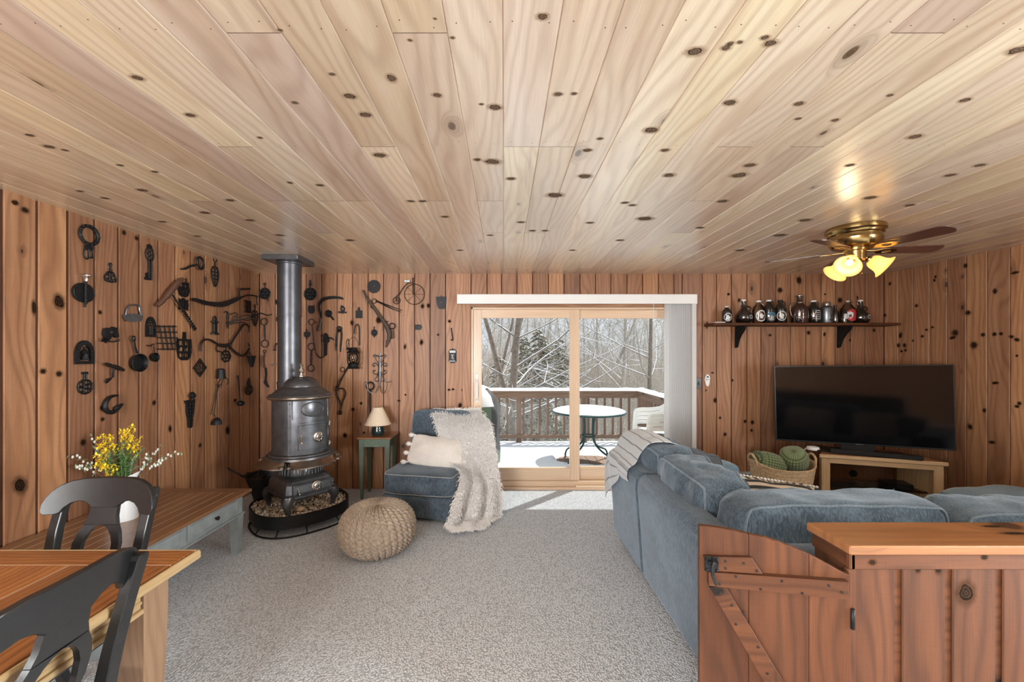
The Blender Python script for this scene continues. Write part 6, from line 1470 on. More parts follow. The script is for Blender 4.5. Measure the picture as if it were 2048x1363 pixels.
H.mb.lathe([(.042,-.04),(.036,.0),(.032,.045),(.02,.055),(0,.056)],H.p(0,0,.05),14); H.part('bell'); H.tube([(432,757,.05),(427,763,.05),(425,768,.05),(429,770,.05),(433,766,.05),(437,757,.05),(443,757,.06),(444,765,.06),(441,768,.06)],.004,.05,6,3); H.tube([(433,766,.05),(430,773,.04),(434,774,.04),(436,768,.04)],.003,.05,6,2); H.part('spurs'); H.tube([(428,768,.04),(422,800,.03),(417,829,.02)],.0028,.03); H.part('wire'); H.tube([(429,770,.04),(425,800,.03),(421.5,828,.03),(424,833,.03)],.004,.03); H.part('wire')
H = Hang('L','hanging_weight','small black pyramid weight at the end of the thin wires','weight',424,842); H.mb.lathe([(.050,-.03),(.045,.0),(.025,.028),(.006,.036),(0,.037)],H.p(0,0,.045),8,sy=.8); H.part('body')
H = Hang('L','long_ladle','thin long-handled black ladle with a round bowl low on the left wall','ladle',474,780)
H.tube([(472,752),(474,775),(476.5,800)],.0065,.02); H.ball(472,752,.010,.02); H.part('handle'); H.ball(475,806,.038,.035,.75); H.part('bowl')
H = Hang('L','pineapple_trivet','round black openwork trivet with leafy top, left of the stove','trivet',496,779); trivet_round(H,.062,.85,6,.0,12); H.mpoly([(-.022,.05),(.022,.05),(.03,.085),(.012,.09),(0,.13),(-.012,.09),(-.03,.085)],.01); H.part('leafy_handle')
H = Hang('L','candle_sconce','tall black iron candle sconce with an onion finial, above the low table','sconce',376,810)
H.mb.lathe([(0,.10),(.012,.095),(.028,.07),(.024,.05),(.012,.04),(.014,.03)],H.p(0,.02,.04),14); H.part('finial'); H.mpoly([(-.055,.045),(.055,.05),(.05,.02),(.04,-.06),(.026,-.12),(.02,-.19),(.006,-.20),(-.012,-.19),(-.018,-.12),(-.034,-.06),(-.035,.01)],.022,.004); 
for k in range(5): H.mring(0,.01-.03*k,.016-.001*k,.004,.03)
H.part('back_plate')
# ---- back wall, left of the door
H = Hang('B','kettle_trivet','round black trivet high in the corner left of the stove pipe','trivet',531,587); trivet_round(H,.058,1.05,6,.055,0); H.mpoly(ell(.05,.052,24),.004,.004); H.part('back_plate')
def bit(x0,y0,r0,x1,y1,r1,lab,thk=.006):
    H = Hang('B','ring_bit',lab,'horse bit',(x0+x1)/2,(y0+y1)/2); H.ring(x0,y0,r0,.0045,.012); H.part('ring'); H.ring(x1,y1,r1,.0045,.012); H.part('ring')
    d = (y1-y0)/abs(y1-y0); H.tube([(x0,y0+d*r0*176),(lerp(x0,x1,.5),(y0+y1)/2),(x1,y1-d*r1*176)],[thk,thk*1.6,thk],.012,7,3); H.part('shaft'); return H
bit(529.5,643,.036,531,687,.040,'straight iron bar with a ring at each end, left of the stove pipe')
H = Hang('B','drop_hook_tool','thin ring-ended iron rod with a flattened hooked blade, left of the stove pipe','hand tool',532,735)
H.ring(530,702,.015,.0035); H.tube([(530,705),(529,720),(530,730)],.004); H.ring(530,732.5,.011,.003); H.part('rod'); H.poly([(530.5,735),(534.5,735),(535.5,748),(534,758),(536,766),(539.8,774),(537,774),(532,769),(528.5,764),(531,758),(532,750)],.008,.01); H.part('blade')
H = Hang('B','pot_hook','small curled iron hook beside the left edge of the stove pipe','hook',553,694,'iron2'); H.tube([(558,686),(554,688),(551.5,694),(552.5,700),(549,699)],[.006,.008,.006,.008],.02,7,3); H.part('hook')
H = Hang('B','brass_peg','short pale metal peg by the left edge of the stove pipe','peg',549,729,'pewter'); H.tube([(545,731,.03),(550,728,.015),(556,727,.005)],[.007,.004,.004],.02,7,2); H.part('peg')
for x,y,lab in ((556,604,'small dark leaf-shaped trivet half hidden left of the stove pipe, upper'),(557,638,'small dark trivet tip half hidden left of the stove pipe, lower')):
    H = Hang('B','leaf_trivet',lab,'trivet',x,y); H.mpoly([(a*.022,b*.03) for a,b in OWL],.008); H.part('cast_plate')
# right of the stove pipe
H = Hang('B','pan_trivet','round black openwork trivet with a long handle, first right of the stove pipe','trivet',621.5,588); trivet_round(H,.068,.98,6,0,0); H.mpoly(ell(.062,.06,24),.003,.003); H.part('back_plate'); H.ml([(0,.065),(0,.13),(0,.16)],.008); H.mring(0,.11,.014,.005); H.part('handle')
blob('B','owl_trivet','small black owl trivet below the round pan trivet',623.5,618.5,.038,.048,OWL,[hole(-.4,.4,.2),hole(.4,.4,.2)],((-.4,.4,.28),(.4,.4,.28)))
H = Hang('B','hand_sickle','black curved hand sickle with a straight handle right of the stove pipe','sickle',655,625)
top = [(688,597.5),(685,594),(677,592.5),(669,591.8),(659,592.5),(650,594.5),(643.5,599),(638.5,605.5),(637,613),(638,621),(641,628),(643,637)]
bot = [(645.5,637),(645,628),(642.5,620),(641,613),(643,607.5),(647.5,603),(653,600),(661,598.2),(669,597.5),(677,597.5),(684,598.5),(687.5,599.5)]
H.poly(top+bot,.007,.014); H.part('blade'); H.tube([(644,636),(642,648),(639.5,658),(638.5,662)],[.012,.016,.017,.014],.018,9,3); H.part('handle','hamewood')
H = Hang('B','tilted_trivet','small round black trivet with its handle pointing down right, below the sickle','trivet',658,627); H.mring(0,0,.034,.006); H.mpoly(ell(.03,.03,20),.004); H.mring(0,0,.016,.004); 
for k in range(8): a = k*PI/4; H.mb.ball(H.p(.036*math.cos(a),.036*math.sin(a),.012),.008,6)
H.part('cast_plate'); H.ml([(.026,-.026),(.058,-.070)],.010); H.part('handle')
H = Hang('B','leaf_candle_holder','black leaf-backed candle holder right of the small tilted trivet','candle holder',686,619); H.mpoly([(-.018,.05),(.0,.046),(.022,.028),(.028,0),(.014,-.03),(-.010,-.03),(-.026,-.002),(-.024,.028)],.008,.004,[hole(0,.008,.012)]); H.part('leaf_back'); H.mpoly([(-.045,-.028),(-.03,-.042),(-.018,-.035),(0,-.045),(.02,-.035),(.032,-.042),(.05,-.028),(.03,-.022),(-.03,-.022)],.04,.004); H.part('tray')
H = Hang('B','square_plate_trivet','plain black square plate with a tab handle above the lantern','trivet',718.5,628); H.mpoly([(-.037,.042),(.037,.042),(.037,-.045),(.006,-.045),(0,-.041),(-.006,-.045),(-.037,-.045)],.008); H.part('cast_plate'); H.mpoly([(-.012,.042),(.012,.042),(.010,.078),(-.010,.078)],.008); H.part('handle')
H = Hang('B','grape_leaf_trivet','small black leaf trivet right of the stove pipe, below the owl','trivet',614.5,669); H.mpoly([(0,.042),(.016,.036),(.034,.028),(.036,0),(.026,-.022),(.010,-.030),(0,-.048),(-.012,-.032),(-.028,-.02),(-.034,.002),(-.03,.028),(-.014,.034)],.008,.004,[hole(0,.0,.007),hole(.014,.014,.005),hole(-.014,.014,.005)]); H.ml([(0,.04),(0,.065)],.005); H.part('cast_plate')
H = Hang('B','chain_with_ring','thin iron chain hanging from a ring and looping to the right','chain',634,685,'iron2')
H.ring(624,643.5,.033,.0035); H.ball(618,643,.006); H.ball(633,644.5,.007); H.part('ring')
cp = catmull([H.P(p) for p in ((625,650),(626.5,665),(628.5,682),(631,696),(634,707),(639,713),(643,715.5),(648,713),(654,708))],6)
for k in range(len(cp)-1):
    dd = (cp[k+1]-cp[k]); c = (cp[k+1]+cp[k])/2; dn = dd.normalized(); sd = dn.cross(H.n) if k % 2 else H.n
    H.mb.tube([c+dn*.75*dd.length*math.cos(t)*.9+sd*.006*math.sin(t) for t in [i*PI/4 for i in range(8)]], .002, 4, closed=True)
H.part('links')
bit(623.8,693,.039,623,735.8,.037,'iron bar with a ring at each end beside the hanging chain',.007)
H = Hang('B','hand_drill','black iron hand tool with a short crank and flat handle, left of the pincers','hand tool',652,688)
H.poly([(650,667),(654,665.5),(657,670),(659,676),(660,682),(656,686),(651,686),(648,683),(649,675)],.022,.006); H.part('body'); H.tube([(657,675),(664,675.5),(670,680)],[.008,.007,.004],.025); H.ball(645,671,.01,.02); H.part('crank'); H.poly([(649,686),(655.5,686),(655,710),(649,711)],.010,.008); H.part('handle')
H = Hang('B','iron_pincers','black iron pincers with long straight arms left of the lantern','pincers',680,678)
H.ring(680,658,.024,.009,.016,1.1); H.ball(680,659,.014,.022); H.part('jaws'); H.tube([(676,660),(674,675),(673,690),(673,701)],[.010,.010,.008,.005],.016,7,3); H.part('arm'); H.tube([(684,662),(684,675),(682.5,690),(681.5,703)],[.010,.010,.008,.005],.020,7,3); H.part('arm')
# lantern
lnx, lny = 713, 716
H = Hang('B','wall_hook','black arched iron hook holding the lantern','hook',716,662); H.tube([(711.5,668,.05),(711.8,660,.05),(713,652,.04),(716,648.5,.03),(719,653,.012),(719.5,665,.008),(719.5,690,.008)],.006,.02,7,3); H.part('hook','iron2')
lc = bwk(lnx, 738); ln = thing('oil_lantern','black oil lantern with a clear glass globe hanging on the back wall','lantern',(lc[0],YB-.10,lc[1]+.010))
mb = MB(); mb.lathe([(0,0),(.068,0),(.070,.006),(.052,.022),(.050,.04),(.058,.045),(.056,.055),(.038,.07),(0,.07)],(0,0,0),24); sm(mb.build('tank',M['iron'],ln),50)
mb = MB(); mb.lathe([(.036,.07),(.048,.09),(.053,.12),(.050,.15),(.042,.17)],(0,0,0),24); sm(mb.build('glass_globe',M['clear'],ln,fix=False),80)
mb = MB(); mb.lathe([(.07,.172),(.072,.178),(.06,.19),(.045,.21),(.042,.228),(.036,.235),(0,.236)],(0,0,0),24); sm(mb.build('chimney_cap',M['iron'],ln),50)
for s_ in (-1,1):
    mb = MB(); mb.tube([(s_*.055,0,.05),(s_*.066,0,.09),(s_*.066,0,.16),(s_*.055,0,.185)],.006,7); mb.build('side_tube',M['iron'],ln)
mb = MB()
for a in (0,PI/2,PI,3*PI/2): mb.tube([(.05*math.cos(a+.6),.05*math.sin(a+.6),.07),(.057*math.cos(a+.6),.057*math.sin(a+.6),.12),(.05*math.cos(a+.6),.05*math.sin(a+.6),.172)],.0018,5)
mb.tube([(.056*math.cos(k*PI/10),.056*math.sin(k*PI/10),.118) for k in range(20)],.0016,5,closed=True); mb.build('guard_wire',M['iron'],ln)
mb = MB(); mb.tube([(.07*math.cos(a),0,.18+.17*math.sin(a)) for a in [k*PI/16 for k in range(17)]],.0025,5); mb.build('bail_wire',M['iron'],ln)
mb = MB(); mb.tube([(0,0,.07),(0,0,.105)],.012,8); mb.build('burner',M['brass'],ln)
H = Hang('B','harness_ring','thin dark wire loop with a small knob just left of the lantern','wire loop',696,689,'iron2'); H.tube([(697,677),(693.5,683),(694,692),(697,697),(699,690),(698,680)],.0035,.012,6,3,True); H.ball(696,697,.016,.012); H.part('loop')
H = Hang('B','saw_blade','black circular saw blade near the ceiling on the back wall','saw blade',748.7,573)
pts = []
for k in range(14):
    a = k*2*PI/14; pts += [(.075*math.cos(a),.075*math.sin(a)),(.076*math.cos(a+.33),.076*math.sin(a+.33)),(.060*math.cos(a+.36),.060*math.sin(a+.36))]
H.mpoly(pts,.003,.012,[hole(0,0,.008,12)]); H.part('blade')
H = Hang('B','wooden_hame','long curved dark wooden harness hame leaning diagonally on the back wall','hame',762,637,'iron2')
H.tube([(728,581),(733,591),(738.7,600),(746,610.5),(752.8,620),(762,633),(770,645),(775,653),(779,663),(780,672),(777,683),(772.8,694)],[.012,.013,.014,.017,.018,.020,.024,.026,.024,.020,.014,.009],.03,10,3); H.part('wooden_bow','hamewood')
H.ring(785.5,652,.032,.006,.03); H.part('ring'); H.tube([(770,646),(775,643),(779,642)],[.006,.005,.002],.035); H.part('spike'); H.tube([(783,660),(784,668),(784.5,677)],.007,.03); H.tube([(781,658),(788,658),(789.5,676),(782,677)],.005,.035,6,0,True); H.part('link')
H = Hang('B','fire_tongs','slim two-legged iron tongs with a ring, pointing down right on the back wall','tongs',777,611,'iron2')
H.ring(748.8,602,.026,.0035); H.part('ring'); H.tube([(751,598.5),(757,602.5),(770,608),(804.5,620.5)],[.005,.007,.006,.004],.012,7,2); H.part('leg'); H.tube([(752,603),(758,604.5),(775,613),(802,624)],[.005,.007,.006,.004],.012,7,2); H.part('leg')
# bicycle
H = Hang('B','wire_bicycle','small wire penny-farthing bicycle ornament near the ceiling','bicycle ornament',820,585,'iron2')
H.ring(829.7,588.7,.112,.0038,.025,1.02,40); H.part('wheel_rim')
for k in range(8): a = k*PI/4; H.tube([(829.7,588.7),(829.7+19.5*math.cos(a),588.7+19.8*math.sin(a))],.0016,.025,5)
H.part('spokes'); H.ring(794,601,.040,.0035,.02,1,24); H.part('small_wheel'); 
for k in range(8): a = k*PI/4+.3; H.tube([(794,601),(794+6.8*math.cos(a),601+6.8*math.sin(a))],.0015,.02,5)
H.part('spokes'); H.tube([(794,601),(794.5,592),(800,588.5),(803,582),(809,574),(816,567.5),(826,565.5)],.0045,.022,6,3); H.part('backbone'); H.tube([(826.5,557),(827,570),(827.3,589)],.0055,.03); H.tube([(825,557.5),(829,556.5)],.004,.03); H.part('fork'); H.poly([(810.5,561),(820.5,561),(820.5,564.5),(810.5,564.5)],.02,.015); H.part('seat','steel')
H = Hang('B','shield_plate','black shield-shaped cast plate with a heart hole near the blinds valance','plate',882.5,605.5)
H.poly([(872,593),(893,593),(892.6,605),(888.5,617.5),(878,617.5),(873.5,606)],.010,.004,[[(882.6,606.5),(884.6,604),(883.6,602.6),(882.6,603.6),(881.6,602.6),(880.6,604)]]); H.part('cast_plate'); H.tube([(882.5,593),(882.5,590)],.003,.01); H.part('nail','iron2')
H = Hang('B','sunburst_trivet','small round black sunburst trivet left of the wooden hame','trivet',749,665); H.mpoly([( (.042 if k % 2 else .034)*math.cos(k*PI/9), (.042 if k % 2 else .034)*math.sin(k*PI/9)) for k in range(18)],.007); H.mring(0,0,.018,.004,.013); H.mring(0,0,.030,.003,.012); H.mpoly([(-.012,-.036),(.012,-.036),(0,-.058)],.007); H.part('cast_plate'); H.ml([(0,.035),(0,.06)],.005); H.mring(0,.062,.006,.003); H.part('handle')
H = Hang('B','turtle_trivet','small black turtle trivet lying sideways right of the wooden hame','trivet',836.7,654); T2 = [(b*.044,a*.034) for a,b in TUR]; H.mpoly(T2[::-1],.008,.004,[hole(-.012,0,.005),hole(.0,0,.005),hole(.012,0,.005)]); H.part('cast_plate')
H = Hang('B','rod_hook','short straight black rod with a hooked lower end above the match safe','hook',904,667); H.tube([(902.8,655.5),(904,665),(905.5,675),(906.2,679),(904,680.5),(902.6,678)],.006,.014,7,2); H.part('rod')
H = Hang('B','match_safe','black and white tin match safe with scalloped top on the back wall','match safe',905.3,711.5)
H.mpoly([(-.046,.058),(-.034,.066),(-.03,.078),(-.012,.078),(0,.090),(.012,.078),(.03,.078),(.034,.066),(.046,.058),(.042,0),(.046,-.062),(.032,-.068),(.02,-.080),(-.02,-.080),(-.032,-.068),(-.046,-.062),(-.042,0)],.006,.002); H.part('back_plate'); H.mpoly([(-.036,-.06),(.036,-.06),(.036,.03),(-.036,.03)],.022,.008); H.part('box'); H.mpoly([(-.034,.036),(.034,.036),(.034,.062),(-.034,.062)],.004,.008); H.part('white_band','labelw'); H.mpoly([(-.034,-.066),(.034,-.066),(.034,-.048),(-.034,-.048)],.026,.008); H.part('striker','labelg'); H.ml([(-.014,.02),(.016,-.035)],.003,.032); H.ml([(.016,.018),(-.014,-.03)],.0025,.032); H.ml([(0,.022),(.004,-.04)],.002,.032); H.part('painted_sprig','labelw')
# candelabra sconce
H = Hang('B','scroll_sconce','large wrought iron scroll sconce with two candle arms above the table lamp','sconce',760.2,740)
H.tube([(761,704),(760.5,720),(760.2,745),(759.5,773)],[.006,.014,.018,.007],.014,8,4,flat=.4); H.part('centre_bar','stove')
for s_ in (-1,1):
    f_ = lambda pts: [(760.2+s_*a,b)+tuple(c) for a,b,*c in pts]
    H.tube(f_([(0,713),(6,711),(10,709),(12.5,711.5),(11,714)]),.0042,.016,6,3); H.tube(f_([(3,726),(7,719),(9,714),(5,710.5),(1,712)]),.0042,.016,6,3); H.tube(f_([(2,733),(6,727.5),(11,725.5),(14,729),(12,732.5),(9,730)]),.0045,.016,6,3); H.tube(f_([(2,742),(6,748.5),(11,746.5),(13.5,742.5),(10.5,739.5),(8.5,742.5)]),.0045,.016,6,3); H.tube(f_([(3,748),(6,753),(9.5,758),(8,762),(3,761)]),.0042,.016,6,3)
    H.part('scroll','stove')
    H.tube(f_([(1.5,772,.02),(5,781,.06),(11,784,.09),(17,779,.11),(19.5,770,.11),(20,764,.11)]),.004,.02,6,4); H.part('candle_arm','stove'); u,v = H.q(760.2+s_*20,763.5); H.mb.lathe([(0,0),(.012,0),(.03,.004),(.029,.006),(.012,.003),(.012,.018),(.009,.018),(.009,.004),(0,.004)],H.p(u,v,.11),12); H.part('candle_cup','stove')
H = Hang('B','iron_eye_poker','long iron rod with a thick eye at the top, standing behind the table lamp','poker',742,790,'iron2'); H.ring(742,771,.042,.009,.03,1.0); H.part('eye'); H.tube([(742,778),(741.8,800),(742,845)],[.013,.010,.009],.03,8,2); H.part('shaft')
H = Hang('B','shackle_hook','iron rod with a small ring and heavy shackle loops right of the stove','shackle',686,765,'iron2')
H.ring(685.5,738.5,.025,.0035); H.part('ring'); H.tube([(699.8,729),(693,741),(684,758),(676.5,776)],[.010,.009,.008,.008],.02,8,2); H.ball(691,742,.010,.024); H.part('rod'); H.tube([(673,772),(678,772),(679,780),(672,780)],.006,.022,6,0,True); H.part('clevis'); H.tube([(675,778),(675.5,786),(678.5,795),(682,803),(684,812),(682.5,822)],[.007,.007,.007,.008,.006],.02,7,3); H.tube([(678,778),(685,775.5),(691,779),(693,787),(690,796),(686.5,803),(685,812)],[.006,.007,.007,.006],.022,7,3); H.ball(682.5,824,.02,.02,1.3); H.part('loop')
H = Hang('B','stove_lifter','small dark cast bracket peeking out behind the top of the stove','bracket',626,764); H.mpoly([(-.02,.06),(.0,.055),(.004,.01),(.05,.004),(.05,-.03),(-.03,-.03),(-.03,.0)],.02,.004); H.part('bracket')
# ================================================================= ceiling fan
FXc, FYc = 2.54, 2.965
fan = thing('ceiling_fan', 'brass ceiling fan with five dark wooden blades and three lit amber glass shades', 'ceiling fan', (FXc, FYc, ZC))
mb = MB(); mb.lathe([(.172,0),(.176,-.012),(.176,-.030),(.166,-.040),(.162,-.052),(.150,-.060),(.152,-.075),(.158,-.09),(.154,-.115),(.135,-.142),(.10,-.152),(.0,-.152)], (0,0,-.0005), 56); sm(mb.build('motor_housing', M['brass'], fan), 30)
mb = MB(); mb.lathe([(.0,-.150),(.075,-.150),(.075,-.168),(.062,-.172),(.062,-.235),(.055,-.245),(.03,-.25),(0,-.25)], (0,0,0), 40); sm(mb.build('switch_housing', M['brass'], fan), 30)
for k in range(5):
    a = math.radians(-78+72*k); Mr = Matrix.Rotation(a, 4, 'Z') @ Matrix.Translation((0,0,-.165)) @ Matrix.Rotation(math.radians(-12), 4, 'X')
    mb = MB(); pts = []
    for t in range(9): an = -PI/2+PI*t/8; pts.append((.515+.055*math.cos(an)*.8, .062*math.sin(an)))
    pts += [(.20,.050),(.185,.035),(.185,-.035),(.20,-.050)]
    mb.prism([pts], lambda x, y, t: Mr @ Vector((x, y, t)), -.003, .003); mb.uv = [None if u is None else [(q[1]+k*10, q[0]) for q in u] for u in mb.uv]; bl = mb.build('blade', M['blade'], fan)
    mb = MB(); mb.prism([[(.06,-.014),(.13,-.010),(.16,-.036),(.20,-.042),(.25,-.030),(.275,0),(.25,.030),(.20,.042),(.16,.036),(.13,.010),(.06,.014)],[(.175,0),(.185,.020),(.215,.022),(.235,0),(.215,-.022),(.185,-.020)]], lambda x, y, t: Mr @ Vector((x, y, t)), -.009, -.0032); o = mb.build('blade_iron', M['brass'], fan); bevel(o, .002)
for k, a in enumerate((-145, -25, 95)):
    a = math.radians(a); tilt = math.radians(54)
    base = Vector((.066*math.cos(a), .066*math.sin(a), -.225)); dv = Vector((math.cos(a)*math.sin(tilt), math.sin(a)*math.sin(tilt), -math.cos(tilt)))
    Mq = Matrix.Translation(base) @ dv.to_track_quat('Z', 'Y').to_matrix().to_4x4()
    mb = MB(); mb.lathe([(.010,-.03),(.012,.0),(.024,.008),(.026,.025),(.020,.027)], (0,0,0), 18, M=Mq); sm(mb.build('shade_fitter', M['brass'], fan))
    mb = MB(); mb.lathe([(.024,.018),(.036,.026),(.047,.045),(.051,.07),(.053,.088),(.062,.108),(.080,.122),(.0825,.125),(.080,.126),(.060,.111),(.050,.088),(.048,.07),(.044,.046),(.034,.029),(.024,.021)], (0,0,0), 36, M=Mq); sh_ = sm(mb.build('glass_shade', M['tulip'], fan, fix=False), 60)
    mb = MB(); mb.ball(Mq @ Vector((0,0,.07)), .022, 10); mb.build('bulb', M['bulb'], sh_)
    l = light('fan_lamp', 'POINT', Vector((FXc,FYc,ZC))+Mq @ Vector((0,0,.118)), 1.5, (1,.80,.52), shadow_soft_size=.045)
mb = MB(); mb.tube([(.02,-.03,-.25),(.021,-.031,-.33)], .0012, 4); mb.ball((.021,-.031,-.335), .006, 6); mb.build('pull_chain', M['brass'], fan)

# ================================================================= bottle shelf
shz = 1.868
sf_ = thing('wall_shelf', 'long dark stained wooden shelf on two black brackets carrying the row of bottles', 'shelf', (3.3, YB, shz))
mb = MB(); mb.bbox((2.27,4.435,shz-.028), (4.30,YB-.0005,shz), .004); mb.build('board', M['halfwall'], sf_, root=sf_)
for X in (2.632, 3.79):
    mb = MB(); mb.prism([[(YB-.001,shz-.028),(YB-.19,shz-.028),(YB-.17,shz-.07),(YB-.11,shz-.12),(YB-.06,shz-.18),(YB-.03,shz-.26),(YB-.001,shz-.27)]], lambda a, b, t: (X+t, a, b), -.012, .012)
    o = mb.build('bracket', M['iron'], sf_, root=sf_); mb = MB()
    for i in range(7):
        for j in range(6-i): mb.tube([(X-.014, YB-.022-.022*j-.0*i+.012*math.cos(t), shz-.052-.034*i+.012*math.sin(t)) for t in [q*PI/4 for q in range(8)]], .0035, 5, closed=True)
    mb.build('scroll_relief', M['iron2'], o, root=o)
for x, w_, lab in ((1432, .055, 'two thin pale books lying flat at the left end of the bottle shelf'),):
    t = thing('thin_book', lab, 'book', ((1436-CX)/F*4.5, 4.50, shz+.0005)); mb = MB(); mb.bbox((-.06,-.05,0), (.05,.05,.006), .001); mb.bbox((-.05,-.05,.0062), (.06,.045,.011), .001); mb.build('pages', M['labelw'], t)
BY = 4.53; sc = F/BY
def label(par, R0, z, w_, h, mat, shape='rect', d=.0012, ax=-PI/2-.45, hole=0, cu=0):
    """a label curved around the bottle; centre direction ax"""
    mb = MB(); n = 20
    if shape == 'rect': pts = [[(-w_/2+w_*j/10, -h/2+h*i/6) for j in range(11)] for i in range(7)]
    else: pts = [[((w_/2*(hole+(1-hole)*i/5))*math.cos(j*2*PI/n), (h/2*(hole+(1-hole)*i/5))*math.sin(j*2*PI/n)) for j in range(n+1)] for i in range(6)]
    P = [[((R0+d)*math.cos(ax+(q[0]+cu)/R0), (R0+d)*math.sin(ax+(q[0]+cu)/R0), z+q[1]) for q in row] for row in pts]
    mb.grid(P); return mb.build('label', M[mat], par, fix=False)
def blobl(par, R0, z, pts, mat, d=.002, ax=-PI/2-.45):
    mb = MB(); m = len(pts); c = (sum(p[0] for p in pts)/m, sum(p[1] for p in pts)/m); P = [[((R0+d)*math.cos(ax+(lerp(c[0],q[0],k/3))/R0), (R0+d)*math.sin(ax+(lerp(c[0],q[0],k/3))/R0), z+lerp(c[1],q[1],k/3)) for q in pts+pts[:1]] for k in range(4)]
    mb.grid(P); return mb.build('emblem', M[mat], par, fix=False)
def bottle(x, nm, lab, kind, w_, h, mat='amber', cap='white', lb=None):
    X = (x-CX)/F*BY; t = thing(nm, lab, 'bottle', (X, BY, shz+.0005), 0, 'bottles on the wall shelf'); R0 = w_/2
    if kind == 'growler': prof = [(0,0),(R0*.94,0),(R0,.006),(R0,h*.55),(R0*.9,h*.66),(R0*.55,h*.80),(R0*.36,h*.88),(R0*.34,h*.97),(0,h*.97)]
    elif kind == 'round': prof = [(0,0),(R0*.6,0),(R0*.85,h*.06),(R0,h*.22),(R0*.92,h*.36),(R0*.6,h*.52),(R0*.38,h*.60),(R0*.30,h*.72),(R0*.24,h*.84),(R0*.25,h*.93),(0,h*.93)]
    elif kind == 'jug': prof = [(0,0),(R0*.95,0),(R0,.006),(R0,h*.62),(R0*.85,h*.76),(R0*.45,h*.86),(R0*.38,h*.96),(0,h*.96)]
    elif kind == 'beer': prof = [(0,0),(R0*.95,0),(R0,.005),(R0,h*.52),(R0*.8,h*.62),(R0*.45,h*.74),(R0*.4,h*.97),(R0*.46,h*.97),(R0*.46,h),(0,h)]
    elif kind == 'steel': prof = [(0,0),(R0*.95,0),(R0,.006),(R0,h*.66),(R0*.9,h*.74),(R0*.55,h*.80),(R0*.55,h*.83)]
    else: prof = [(0,0),(R0*.95,0),(R0,.008),(R0*1.0,h*.35),(R0*1.02,h*.42),(R0*.9,h*.58),(R0*.5,h*.70),(R0*.34,h*.74),(R0*.34,h*.95),(R0*.4,h*.95),(0,h*.96)]
    mb = MB(); mb.lathe(prof, (0,0,0), 32); sm(mb.build('glass_body' if kind != 'steel' else 'steel_body', M[mat], t, fix=(mat != 'clear')), 50)
    if cap and kind in ('growler','jug'):
        mb = MB(); mb.lathe([(0,h*.93),(R0*.42,h*.93),(R0*.42,h*.995),(R0*.36,h),(0,h)], (0,0,0), 20); mb.build('cap', M[cap], t)
    if kind == 'growler':
        mb = MB(); mb.tube(catmull([(R0*.36,0,h*.90),(R0*.62,0,h*.93),(R0*.85,0,h*.86),(R0*.82,0,h*.74),(R0*.75,0,h*.70)], 5), R0*.09, 8); sm(mb.build('handle', M[mat if mat != 'clear' else 'clear'], t))
    if kind == 'round' or mat == 'clear':
        mb = MB(); zc = h*.93; mb.lathe([(0,zc),(R0*.26,zc),(R0*.28,zc+h*.03),(R0*.22,h),(0,h)], (0,0,0), 16); mb.build('swing_stopper', M['white'], t)
        mb = MB(); r2 = R0*.34; mb.tube([(-r2,0,zc+h*.02),(-r2*1.1,0,h*.84),(-r2*.9,-.0,h*.80),(0,-r2*.9,h*.79),(r2*.9,0,h*.80),(r2*1.1,0,h*.84),(r2,0,zc+h*.02)], .0018, 5); mb.build('wire_bail', M['pewter'], t)
        if kind == 'round': mb = MB(); mb.tube(catmull([(R0*.32,0,h*.72),(R0*.75,0,h*.68),(R0*.85,0,h*.58),(R0*.62,0,h*.50)], 5), R0*.08, 8); sm(mb.build('handle', M[mat], t))
    return t, R0
HEAD = [(-.014,-.020),(.006,-.022),(.010,-.012),(.016,-.004),(.018,.006),(.008,.008),(.004,.016),(-.006,.020),(-.014,.014),(-.018,.002),(-.012,-.008)]
t, r_ = bottle(1453.5, 'beer_growler', 'short black bottle with white cap and round white emblem, leftmost on the shelf', 'jug', .10, .188)
label(t, r_, .066, .088, .088, 'labelw', 'o', hole=.84, ax=-PI/2-.2); blobl(t, r_, .062, [(a*1.3,b*1.25) for a,b in HEAD], 'labelw', ax=-PI/2-.15)
t, r_ = bottle(1487.5, 'swing_top_jug', 'squat round black swing-top jug with grey oval label, second from the left', 'round', .18, .262)
label(t, r_*.98, .066, .045, .045, 'labelg', 'o', ax=-PI/2+.35); blobl(t, r_*.98, .066, [(.012,-.006),(-.012,-.006),(-.012,.006),(.012,.006)][::-1], 'amber', ax=-PI/2+.35, d=.003)
t, r_ = bottle(1517, 'clear_growler', 'clear glass growler with a round white label, third from the left', 'growler', .125, .25, 'clear')
label(t, r_, .078, .112, .125, 'labelw', 'o', hole=.80, ax=-PI/2-.1); label(t, r_, .078, .09, .10, 'maroon', 'o', d=.001, ax=-PI/2-.1); blobl(t, r_, .078, [(a*1.3+.004,b*1.4) for a,b in HEAD], 'linen', ax=-PI/2-.1)
t, r_ = bottle(1537.5, 'beer_growler', 'black handled growler with a blue label and white cap', 'growler', .125, .258)
label(t, r_, .100, .085, .042, 'labelb', 'o', ax=-PI/2-.1); 
for k in range(4): label(t, r_, .052, .006, .05, 'labelw', ax=-PI/2-.1, cu=-.018+.012*k)
t, r_ = bottle(1560.5, 'beer_growler', 'black handled growler with a dark cap and round white emblem', 'growler', .128, .256, cap='blackplastic')
label(t, r_, .078, .098, .105, 'labelw', 'o', hole=.86, ax=-PI/2-.35); blobl(t, r_, .076, [(-a*1.35,b*1.4) for a,b in HEAD][::-1], 'labelw', ax=-PI/2-.38)
